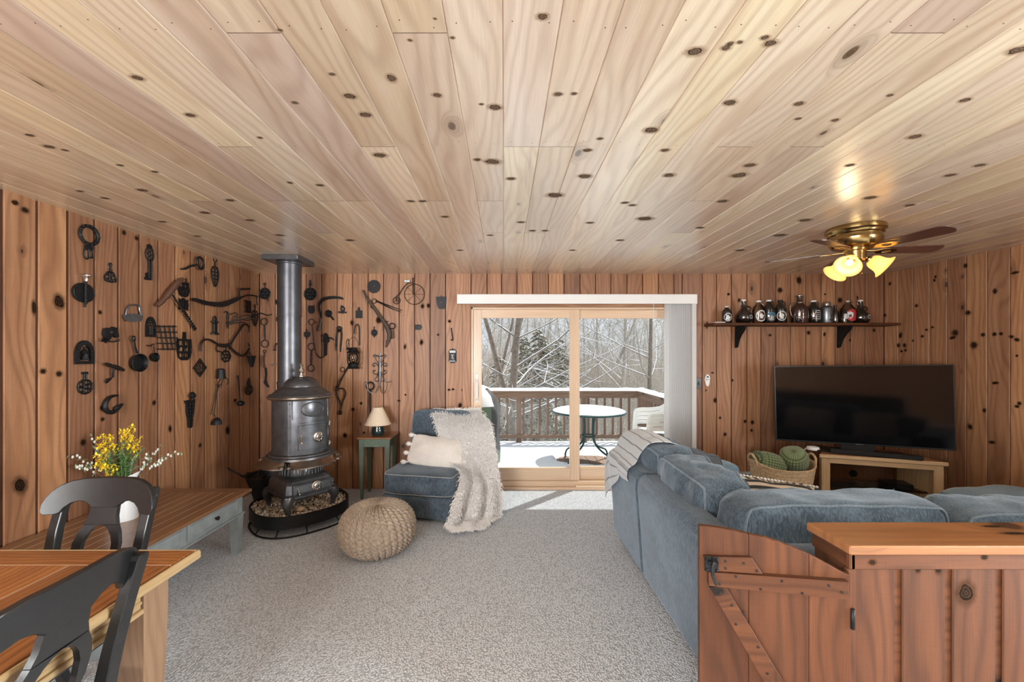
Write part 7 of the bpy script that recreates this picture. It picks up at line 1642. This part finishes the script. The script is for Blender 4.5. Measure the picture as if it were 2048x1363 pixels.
# the big mounted growler
t, r_ = bottle(1599, 'mounted_growler', 'tallest brown glass growler with a bright metal handle and collar', 'big', .168, .308, 'maroon', None)
mb = MB(); mb.lathe([(r_+.001,.058),(r_+.003,.058),(r_+.003,.066),(r_+.001,.066)], (0,0,0), 32); mb.lathe([(r_*.36,.222),(r_*.42,.222),(r_*.42,.232),(r_*.36,.232)], (0,0,0), 20); mb.lathe([(0,.292),(r_*.5,.292),(r_*.55,.300),(r_*.5,.308),(0,.309)], (0,0,0), 20); mb.build('metal_collar', M['pewter'], t)
mb = MB(); mb.tube(catmull([(-r_*.36,-.01,.228),(-r_*.9,-.02,.225),(-r_*1.35,-.02,.20),(-r_*1.42,-.02,.15),(-r_*1.25,-.02,.09),(-r_*.98,-.01,.062)], 6), .0065, 8); mb.tube([(r_*.5,0,.30),(r_*.62,0,.27),(r_*.5,0,.235)], .003, 6); sm(mb.build('metal_handle', M['pewter'], t))
t, r_ = bottle(1627, 'beer_growler', 'black handled growler covered with fine white line drawing', 'growler', .128, .252)
for k in range(5): label(t, r_, .045+.022*k, .07-.006*k, .004, 'labelw', ax=-PI/2+.1)
label(t, r_, .09, .075, .10, 'labelw', 'o', hole=.92, ax=-PI/2+.1); label(t, r_, .055, .004, .07, 'labelw', ax=-PI/2-.2)
t, r_ = bottle(1653, 'steel_growler', 'brushed stainless steel growler with a dark printed badge', 'steel', .125, .24, 'steel', None)
mb = MB(); h = .24; mb.lathe([(r_*.56,h*.83),(r_*.60,h*.83),(r_*.60,h*.95),(r_*.5,h*.985),(.0,h)], (0,0,0), 24); sm(mb.build('lid', M['pewter'], t), 40); mb = MB(); mb.tube(catmull([(-r_*.6,-.0,h*.90),(-r_*.9,-.01,h*.86),(-r_*.86,-.01,h*.78)], 4), .003, 6); mb.tube(catmull([(r_*.6,-.0,h*.90),(r_*.9,-.01,h*.86),(r_*.86,-.01,h*.78)], 4), .003, 6); mb.build('clasp_wire', M['steel'], t)
label(t, r_, .090, .05, .022, 'amber', 'o', ax=-PI/2+.25, hole=.5); label(t, r_, .06, .04, .015, 'amber', ax=-PI/2+.3); label(t, r_, .035, .06, .018, 'amber', ax=-PI/2+.25, hole=.3)
t, r_ = bottle(1670.5, 'beer_bottle', 'slim open black beer bottle between the steel and the clear growler', 'beer', .072, .20, 'amber', None)
t, r_ = bottle(1679.5, 'small_jar', 'small dark jar with a square white label beside the slim bottle', 'jug', .058, .155, 'amber', 'blackplastic')
t.location.y -= .06; label(t, r_, .07, .038, .055, 'labelw', ax=-PI/2)
t, r_ = bottle(1695.5, 'clear_growler', 'clear swing-top growler with a red round label and white lion emblem', 'growler', .14, .25, 'clear', None)
label(t, r_, .085, .12, .13, 'labelr', 'o', ax=-PI/2-.05); blobl(t, r_, .085, [(-.02,-.03),(.01,-.038),(.03,-.02),(.036,.01),(.03,.034),(.018,.028),(.008,.042),(-.006,.030),(-.018,.040),(-.022,.022),(-.030,.010),(-.012,.002),(-.024,-.012)], 'labelw'); blobl(t, r_, .083, [(-.006,-.018),(.014,-.02),(.018,.004),(.002,.012),(-.010,.004)], 'amber', d=.003)
t, r_ = bottle(1721, 'swing_top_jug', 'squat round black swing-top jug with a grey badge, rightmost on the shelf', 'round', .175, .258)
label(t, r_*.98, .066, .050, .045, 'labelg', 'o', ax=-PI/2+.3); blobl(t, r_*.98, .066, [(.014,-.006),(-.014,-.006),(-.014,.006),(.014,.006)][::-1], 'amber', ax=-PI/2+.3, d=.003)
t = thing('shot_glass', 'small clear tumbler standing in front of the tallest growler', 'glass', ((1588-CX)/F*4.46, 4.455, shz+.0005)); mb = MB(); mb.lathe([(0,0),(.020,0),(.024,.055),(.022,.055),(.018,.006),(0,.006)], (0,0,0), 18); mb.build('tumbler', M['clear'], t, fix=False)
# ================================================================= outside: deck
M['snow_s'] = M['snow']
mb = MB(); k = 0; x = -3.2
while x < 2.5: mb.bbox((x, YB+.15, -.10), (x+.138, 7.22, -.062), .003); x += .144
o = struct(mb.build('deck_floor', M['deckwood']))
hs = lambda x, y: .010*noise.noise(Vector((x*1.3, y*1.3, 0)))+.004*noise.noise(Vector((x*6, y*6, 3)))
TBX, TBY = 1.24, 6.0
P = []; nx, ny = 130, 62
for i in range(ny+1):
    row = []
    for j in range(nx+1):
        x = lerp(-3.2, 2.44, j/nx); y = lerp(YB+.16, 7.2, i/ny)
        r = math.hypot((x-TBX-.03)/.56, (y-TBY-.10)/.40)+.12*noise.noise(Vector((x*4, y*4, 1))); dn = smoothstep(1.05, .90, r) if False else 1-smoothstep(.88, 1.03, r)
        row.append((x, y, lerp(.0+hs(x, y), -.075, dn)))
    P.append(row)
mb = MB(); mb.grid(P); o = mb.build('deck_snow', M['snow']); tag(o, 'smooth snow lying over the deck boards outside the door', 'snow', kind='stuff')
# railing
rl = thing('deck_railing', 'brown wooden deck railing with square balusters and snow along its cap', 'railing', (.3, 7.15, -.06))
def rpart(name, boxes, mat='deckwood', bev=.003):
    mb = MB()
    for lo, hi in boxes: mb.bbox(lo, hi, bev)
    return mb.build(name, M[mat], rl, root=rl)
RY = 7.15; RX = 2.38
posts = [-3.13, -2.0, -.87, .26, 1.39, RX]
for x in posts: rpart('post', [((x-.045, RY-.045, -.3), (x+.045, RY+.045, .85))])
for y in (6.02, 4.95): rpart('post', [((RX-.045, y-.045, -.3), (RX+.045, y+.045, .85))])
rpart('rail', [((-3.2, RY-.065, .77), (RX+.0, RY-.027, .855))]); rpart('rail', [((-3.2, RY-.06, .075), (RX, RY-.022, .135))])
rpart('rail', [((RX-.065, 4.85, .77), (RX-.027, RY-.07, .855))]); rpart('rail', [((RX-.06, 4.85, .075), (RX-.022, RY-.07, .135))])
rpart('cap_rail', [((-3.2, RY-.075, .856), (RX+.07, RY+.07, .892))]); rpart('cap_rail', [((RX-.075, 4.85, .856), (RX+.07, RY-.076, .892))])
x = -3.05
while x < RX-.06:
    if min(abs(x-p) for p in posts) > .07: rpart('baluster', [((x-.018, RY-.022, .06), (x+.018, RY+.014, .853))], bev=.002)
    x += .1413
y = RY-.14
while y > 4.9:
    if min(abs(y-p) for p in (6.02, 4.95)) > .07: rpart('baluster', [((RX-.022, y-.018, .06), (RX+.014, y+.018, .853))], bev=.002)
    y -= .1413
mb = MB()
for (a, b, ax) in (((-3.2, RY), (RX+.06, RY), 0), ((RX, 4.85), (RX, RY), 1)):
    n = 90; P = []
    for i in range(n+1):
        t = i/n; c = (lerp(a[0], b[0], t), lerp(a[1], b[1], t)); row = []
        for j in range(9):
            u = -1+j/4; h = .048*(1-abs(u)**3.2)*(1+.25*noise.noise(Vector((c[0]*5, c[1]*5, u)))); off = u*.068
            row.append((c[0]+(off if ax else 0), c[1]+(0 if ax else off), .893+h))
        P.append(row)
    mb.grid(P)
mb.build('snow_cap', M['snow'], rl, root=rl)
# patio table
pt_ = thing('patio_table', 'round dark green metal patio table with a thick white cap of snow on the deck', 'table', (TBX, TBY, -.062))
mb = MB(); mb.lathe([(0,.735),(.525,.735),(.538,.742),(.538,.762),(.525,.768),(0,.768)], (0,0,-.0), 64); sm(mb.build('tabletop', M['patiogreen'], pt_), 40)
mb = MB(); P = []
for i in range(13):
    r = .522*(i/12); P.append([(r*math.cos(a), r*math.sin(a), .768+.040*(1-(i/12)**7)+.006*noise.noise(Vector((r*math.cos(a)*4, r*math.sin(a)*4, 0)))) for a in [k*PI/24 for k in range(48)]])
mb.grid(P, closed_u=True); mb.build('snow_cap', M['snow'], pt_)
for k in range(4):
    a = math.radians(40+90*k); c, s_ = math.cos(a), math.sin(a)
    mb = MB(); mb.tube(catmull([(c*.33,s_*.33,.735),(c*.13,s_*.13,.70),(c*.09,s_*.09,.5),(c*.12,s_*.12,.30),(c*.25,s_*.25,.20),(c*.40,s_*.40,.14),(c*.45,s_*.45,.06),(c*.45,s_*.45,.002)], 5), .014, 8); mb.build('leg', M['patiogreen'], pt_)
mb = MB(); mb.tube([(.10*math.cos(k*PI/10),.10*math.sin(k*PI/10),.40) for k in range(20)], .010, 6, closed=True); mb.build('ring_brace', M['patiogreen'], pt_)
# covered grill
gx, gy = -.52, 5.75
gr = thing('covered_grill', 'barbecue grill under a green and black vinyl cover topped with snow', 'grill', (gx, gy, -.062))
P = []; prof = [(.44,0),(.45,.25),(.44,.5),(.46,.75),(.45,.88),(.40,1.00),(.30,1.10),(.16,1.16),(.02,1.175)]
for (r, z) in prof:
    row = []
    for k in range(48):
        a = k*PI/24; f_ = 1+(.05*math.sin(a*9)+.03*math.sin(a*5+z*6))*(1-z/1.3); c, s_ = math.cos(a), math.sin(a); e = .75
        row.append((r*1.0*abs(c)**e*(1 if c > 0 else -1)*f_, r*.62*abs(s_)**e*(1 if s_ > 0 else -1)*f_, z))
    P.append(row)
mb = MB(); mb.grid(P[:8]+[P[8]], closed_u=True)
for i, f_ in enumerate(mb.f):
    a = (i % 48)*PI/24; z = prof[i//48][1]; mb.m[i] = 1 if (a < .45 or a > 2*PI-.9) and z > .1 else 0
sm(mb.build('cover', [M['cover_g'], M['cover_b']], gr), 80)
mb = MB(); P2 = [[(p[0]*1.01, p[1]*1.01, p[2]+.02) for p in row] for row in P[4:]]; P2[0] = [(p[0]*.995, p[1]*.995, p[2]-.02) for p in P2[0]]
P2 = [[p for p in row] for row in P2]; mb.grid(P2, closed_u=True); 
keep = [i for i in range(len(mb.f)) if not (((i % 48)*PI/24 < .5 or (i % 48)*PI/24 > 2*PI-.7) and i//48 < 2)]
mb.f = [mb.f[i] for i in keep]; mb.m = [mb.m[i] for i in keep]; mb.uv = [mb.uv[i] for i in keep]; mb.sm = [mb.sm[i] for i in keep]
o = mb.build('snow_cap', M['snow'], gr); 
# stacked plastic chairs
def patio_chair(loc, rz, lab):
    t = thing('patio_chair', lab, 'chair', loc, rz, 'white plastic chairs stacked by the deck railing')   # faces local -y
    def sheet(name, P, th=.004): mb = MB(); mb.grid(P); o = mb.build(name, M['white'], t); m_ = o.modifiers.new('s','SOLIDIFY'); m_.thickness = th; return sm(o, 60)
    sheet('seat', [[(lerp(-.22,.22,j/10), lerp(-.24,.18,i/8), .42-.02*(i/8)-.012*(1-(2*j/10-1)**2)+(.015 if i == 0 else 0)*-1) for j in range(11)] for i in range(9)])
    mb = MB()
    out = [(lerp(-.21,.21,j/12), .42+.40*(1-.22*abs(2*j/12-1)**3)) for j in range(13)]
    def fb(a, b, t_): return (a, .17+(b-.38)*.32-.12*(a/.21)**2*.5+t_, b)
    for k in range(7):
        a = -.18+.06*k; top_ = .44+.36*(1-.22*abs(a/.21)**3)
        mb.prism([[(a-.016,.40),(a+.016,.40),(a+.016,top_),(a-.016,top_)]], fb, 0, .004)
    mb.tube([fb(a, b, 0) for a, b in [(-.215,.40)]+out+[(.215,.40)]], .016, 6, flat=.5); sm(mb.build('backrest', M['white'], t), 50)
    for s_ in (-1, 1):
        c = catmull([(s_*.25,-.25,.40),(s_*.275,-.25,.60),(s_*.285,-.19,.645),(s_*.285,-.02,.65),(s_*.27,.12,.68),(s_*.235,.22,.78),(s_*.20,.27,.86)], 5)
        mb = MB(); mb.tube(c, .026, 8, flat=.28, up=(0,0,1)); sm(mb.build('armrest', M['white'], t), 60)
        for (y0, y1) in ((-.24,-.27), (.17,.25)):
            mb = MB(); mb.prism([[(-.03,0),(.03,0),(.04,.42),(-.04,.42)]], lambda a, b, t_: (s_*(.215+.035*(1-b/.42)+t_), lerp(y1, y0, b/.42)+a, b), -.003, .003); mb.build('leg', M['white'], t)
    return t
for k, lab in enumerate(('white plastic chair, bottom of the stack by the deck railing','white plastic chair, second from the bottom of the deck stack','white plastic chair, second from the top of the deck stack','white plastic chair on top of the stack, dusted with snow')):
    patio_chair((2.06+.004*k, 5.42, -.060+.058*k), -PI/2, lab)

# ================================================================= woods
def gh(x, y):
    d_ = y-8; return -2.4-.07*max(0, min(d_, 45))+max(0, y-55)*.035+.35*noise.noise(Vector((x*.12, y*.12, 0)))
P = [[(x, y, gh(x, y)) for x in [-60+3.0*j for j in range(48)]] for y in [5.0+2.2*i for i in range(60)]]
mb = MB(); mb.grid(P); tag(mb.build('snowy_ground', M['snow']), 'snow-covered ground falling away behind the deck', 'ground', kind='stuff')
rt = random.Random(17)
def grow(mb, sn, p, d_, L, r, lvl, maxl, nseg, kids, spread, snow=True, up=.10, crook=.16):
    pts = [p.copy()]; rad = [r]; d_ = d_.normalized()
    for i in range(nseg):
        d_ = (d_+Vector((rt.gauss(0,crook*(1+.9*(lvl > 0))), rt.gauss(0,crook*(1+.9*(lvl > 0))), rt.gauss(0,crook)*.8+up*.3))).normalized(); p = p+d_*L/nseg; pts.append(p.copy()); rad.append(max(.0028, r*(1-.82*(i+1)/nseg)))
    mb.tube(pts, rad, 7 if lvl == 0 else (5 if lvl == 1 else 3), caps=False)
    if snow and lvl >= 1:
        for a, b, ra, rb in zip(pts[:-1], pts[1:], rad[:-1], rad[1:]):
            sl = (b-a).normalized()
            if abs(sl.z) < .78 and ra > .0045:
                o = Vector((0,0,1)); sn.tube([a+o*ra*.7, b+o*rb*.7], [ra*.7+.0015, rb*.7+.0015], 4, caps=False)
    if lvl < maxl:
        n = kids[lvl]
        for k in range(n):
            t = rt.uniform(.28 if lvl == 0 else .2, .97); i = min(nseg-1, int(t*nseg)); q = pts[i].lerp(pts[i+1], t*nseg-i); dd = (pts[i+1]-pts[i]).normalized()
            az_ = rt.uniform(0, 2*PI); side = dd.orthogonal().normalized(); side = Matrix.Rotation(az_, 3, dd) @ side
            nd = (dd*(1-spread[lvl])+side*spread[lvl]*1.2).normalized(); ll = L*rt.uniform(.35,.6)*(1-.45*t if lvl == 0 else 1); rr2 = max(.0035, rad[i]*(rt.uniform(.16,.36) if lvl == 0 else rt.uniform(.35,.6)))
            grow(mb, sn, q, nd, ll, rr2, lvl+1, maxl, max(3, nseg-2), kids, spread, snow, up, crook)
def bare_tree(x, y, h, r, lab, seed, kids=(16,6,4), spread=(.62,.55,.5), lean=(0,0), mat='bark', fork=None, maxl=3, group=None, nm='bare_tree', snow=True):
    rt.seed(seed); z = gh(x, y); t = thing(nm, lab, 'tree', (x, y, z), 0, group); mb, sn = MB(), MB()
    grow(mb, sn, Vector((0,0,-.2)), Vector((lean[0], lean[1], 1)), h, r, 0, maxl, 10, kids, spread, snow, .12, .05 if maxl else .05)
    for f_ in (fork or []):
        grow(mb, sn, Vector((0,0,f_[3])), Vector(f_[:3]), h*.8, r*.55, 0, maxl, 9, (8,5,3), spread, snow, .1, .07)
    mb.build('trunk_and_branches', M[mat], t, fix=False)
    if sn.v: mb2 = sn.build('snow', M['snow'], t, fix=False)
    return t
def atx(p, Y): return (p-CX)/F*Y
bare_tree(atx(1027,11), 11, 8.5, .150, 'big dark bare tree with snowy limbs just beyond the railing, left pane', 101, (20,7,4), (.66,.6,.5), (.02,.0), fork=[(-.35,.05,1,2.4),(.30,.0,1,4.0)])
bare_tree(atx(1013,9.6), 9.6, 5.5, .055, 'slim snow-plastered tree leaning left in front of the big tree', 102, (9,5,3), (.5,.5,.5), (-.30,.05))
bare_tree(atx(1303,12.5), 12.5, 9, .095, 'dark upright bare tree with snowy limbs at the right edge of the door', 103, (22,6,4), (.72,.6,.5), (-.02,.0))
bare_tree(atx(1233,17), 17, 9.5, .12, 'grey tree forking into two leaning stems in the right pane', 104, (16,6,4), (.5,.5,.45), (-.02,0), fork=[(.42,.1,1,4.2)], mat='barkhaze')
bare_tree(atx(1203,21), 21, 12, .085, 'tall thin straight grey tree left of the forked one', 105, (18,5,3), (.45,.5,.5), (0,0), mat='barkhaze')
bare_tree(atx(1134,18), 18, 9.5, .08, 'thin bare tree seen close left of the door centre post', 106, (16,5,3), (.5,.5,.5), (0,0))
bare_tree(atx(1086,20), 20, 12, .09, 'tall grey bare tree rising behind the spruces, left pane', 107, (16,5,3), (.45,.5,.5), (0,0), mat='barkhaze')
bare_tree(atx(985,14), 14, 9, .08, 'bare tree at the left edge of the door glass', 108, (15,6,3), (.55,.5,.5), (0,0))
bare_tree(atx(1262,24), 24, 12, .10, 'bare grey tree between the forked tree and the right edge tree', 109, (16,5,3), (.5,.5,.5), (0,0), mat='barkhaze')
# distant woods: shared meshes
protos = []
for k in range(6):
    t = bare_tree(atx(1000+60*k, 34), 34+rt.uniform(-2,4), rt.uniform(9,13), .075, 'thin bare grey tree in the distant woods', 200+k, (15,5,3), (.42,.5,.5), (0,0), mat='barkhaze', group='bare trees in the distant woods', nm='distant_tree', snow=False); protos.append(t)
def dup(root, loc, rz, sc_=1):
    r = root.copy(); C.objects.link(r); r.location = loc; r.rotation_euler = (0,0,rz); r.scale = (sc_,)*3
    for ch in root.children: c = ch.copy(); C.objects.link(c); c.parent = r
    return r
rd = random.Random(5)
for k in range(78):
    Y = rd.uniform(24, 62); x = atx(rd.uniform(930, 1360), Y); dup(protos[k % 6], (x, Y, gh(x, Y)), rd.uniform(0, 6), rd.uniform(.7, 1.25))
# thicket of saplings
sap = []
for k in range(3):
    rt.seed(300+k); t = thing('sapling', 'thin leafless sapling in the brush behind the deck', 'sapling', (atx(1050+60*k, 13), 13, gh(0, 13)), 0, 'leafless saplings behind the deck'); mb, sn = MB(), MB()
    for q in range(4): grow(mb, sn, Vector((rt.uniform(-.2,.2), rt.uniform(-.2,.2), -.1)), Vector((rt.uniform(-.3,.3), rt.uniform(-.2,.2), 1)), rt.uniform(2.4,3.6), .014, 0, 2, 6, (7,4), (.45,.5), True, .1, .07)
    mb.build('stems', M['barkhaze'], t, fix=False); sn.build('snow', M['snow'], t, fix=False); sap.append(t)
for k in range(85):
    Y = rd.uniform(12, 34); x = atx(rd.uniform(945, 1350), Y); dup(sap[k % 3], (x, Y, gh(x, Y)), rd.uniform(0, 6), rd.uniform(.8, 1.35))
# undergrowth: a tangle of twigs nobody could count
mb = MB(); ru = random.Random(12)
for k in range(9000):
    Y = 13+70*ru.random()**.9; x = atx(ru.uniform(935, 1365), Y); z = gh(x, Y); h = ru.uniform(.9, 3.2)*(1+(Y-13)/26); w2 = .0035+.00042*Y*ru.random(); lx_, ly_ = ru.gauss(0,.22), ru.gauss(0,.15); p = [Vector((x+lx_*h*t+ru.gauss(0,.05)*t, Y+ly_*h*t, z-.1+h*t)) for t in (0,.4,.75,1)]
    n = mb.add([p[0]-Vector((w2,0,0)), p[0]+Vector((w2,0,0)), p[1]+Vector((w2*.8,0,0)), p[1]-Vector((w2*.8,0,0)), p[2]+Vector((w2*.5,0,0)), p[2]-Vector((w2*.5,0,0)), p[3]]); mb.face((n,n+1,n+2,n+3)); mb.face((n+3,n+2,n+4,n+5)); mb.face((n+5,n+4,n+6))
    for q in range(3):
        a = p[1].lerp(p[2], ru.random()); b = a+Vector((ru.uniform(-.6,.6), ru.uniform(-.3,.3), ru.uniform(.1,.6))); n = mb.add([a-Vector((0,0,w2)), a+Vector((0,0,w2)), b]); mb.face((n,n+1,n+2))
M['brush'] = plain('dry_brush', (.36,.30,.24), .95, 0, .3, 2, .1)
tag(mb.build('undergrowth', M['brush'], fix=False), 'tangled beige leafless brush filling the woods behind the trees', 'brush', kind='stuff')
# spruces
def spruce(x, y, h, R_, lab, seed):
    rs = random.Random(seed); z = gh(x, y); t = thing('spruce', lab, 'tree', (x, y, z)); mb = MB(); mb.tube([(0,0,-.2),(0,0,h)], [.10,.01], 7); mb.build('trunk', M['bark'], t)
    g_, sn = MB(), MB(); nz = int(h/.20)
    for i in range(nz):
        zz = h*.12+h*.86*i/nz; L_ = R_*(1-(i/nz))**.8+.12
        for k in range(7):
            a = rs.uniform(0, 2*PI); l = L_*rs.uniform(.7,1.1); dr = Vector((math.cos(a), math.sin(a), 0)); sd = Vector((-math.sin(a), math.cos(a), 0)); b0 = Vector((0,0,zz+rs.uniform(-.08,.08)))
            pts = [b0+dr*l*q-Vector((0,0,1))*(.38*l*q*q+.05*l*q) for q in (0,.25,.5,.75,1)]
            g_.tube(pts, [.012,.01,.008,.006,.003], 3, caps=False)
            for q in range(16):
                tt = rs.uniform(.12, 1); i0 = min(3, int(tt*4)); p = pts[i0].lerp(pts[i0+1], tt*4-i0); s_ = rs.choice((-1, 1)); tl = (.42-.24*tt)*l*rs.uniform(.6,1.1)
                e = p+(sd*s_*.8+dr*.55).normalized()*tl-Vector((0,0,tl*.30)); wv = dr.cross(Vector((0,0,1)))*0+dr*.035+Vector((0,0,.0))
                dp_ = Vector((0,0,-rs.uniform(.03,.07)))
                n = g_.add([p-wv, p+wv, e+wv*.5, e-wv*.5, (p+e)/2+dp_]); g_.face((n, n+1, n+2, n+3)); g_.face((n, n+4, n+3)); g_.face((n+1, n+4, n+2))
                if rs.random() < .42: u_ = Vector((0,0,.012)); n = sn.add([p-wv*.9+u_, p+wv*.9+u_, e+wv*.5+u_, e-wv*.5+u_, (p+e)/2+u_*2.6]); sn.face((n, n+1, n+4)); sn.face((n+1, n+2, n+4)); sn.face((n+2, n+3, n+4)); sn.face((n+3, n, n+4))
    g_.build('boughs', M['needle'], t, fix=False); sn.build('snow', M['snow'], t, fix=False); return t
spruce(atx(1078,15.5), 15.5, 5.6, 1.7, 'full snowy spruce beyond the railing in the middle of the left pane', 1)
spruce(atx(1118,18.5), 18.5, 5.6, 1.7, 'snowy spruce behind and right of the fullest one', 2)
spruce(atx(1000,17), 17, 4.7, 1.5, 'low snowy spruce behind the big bare tree at the left', 3)
spruce(atx(1048,22), 22, 6.0, 1.7, 'snowy spruce farthest back in the left pane', 4)
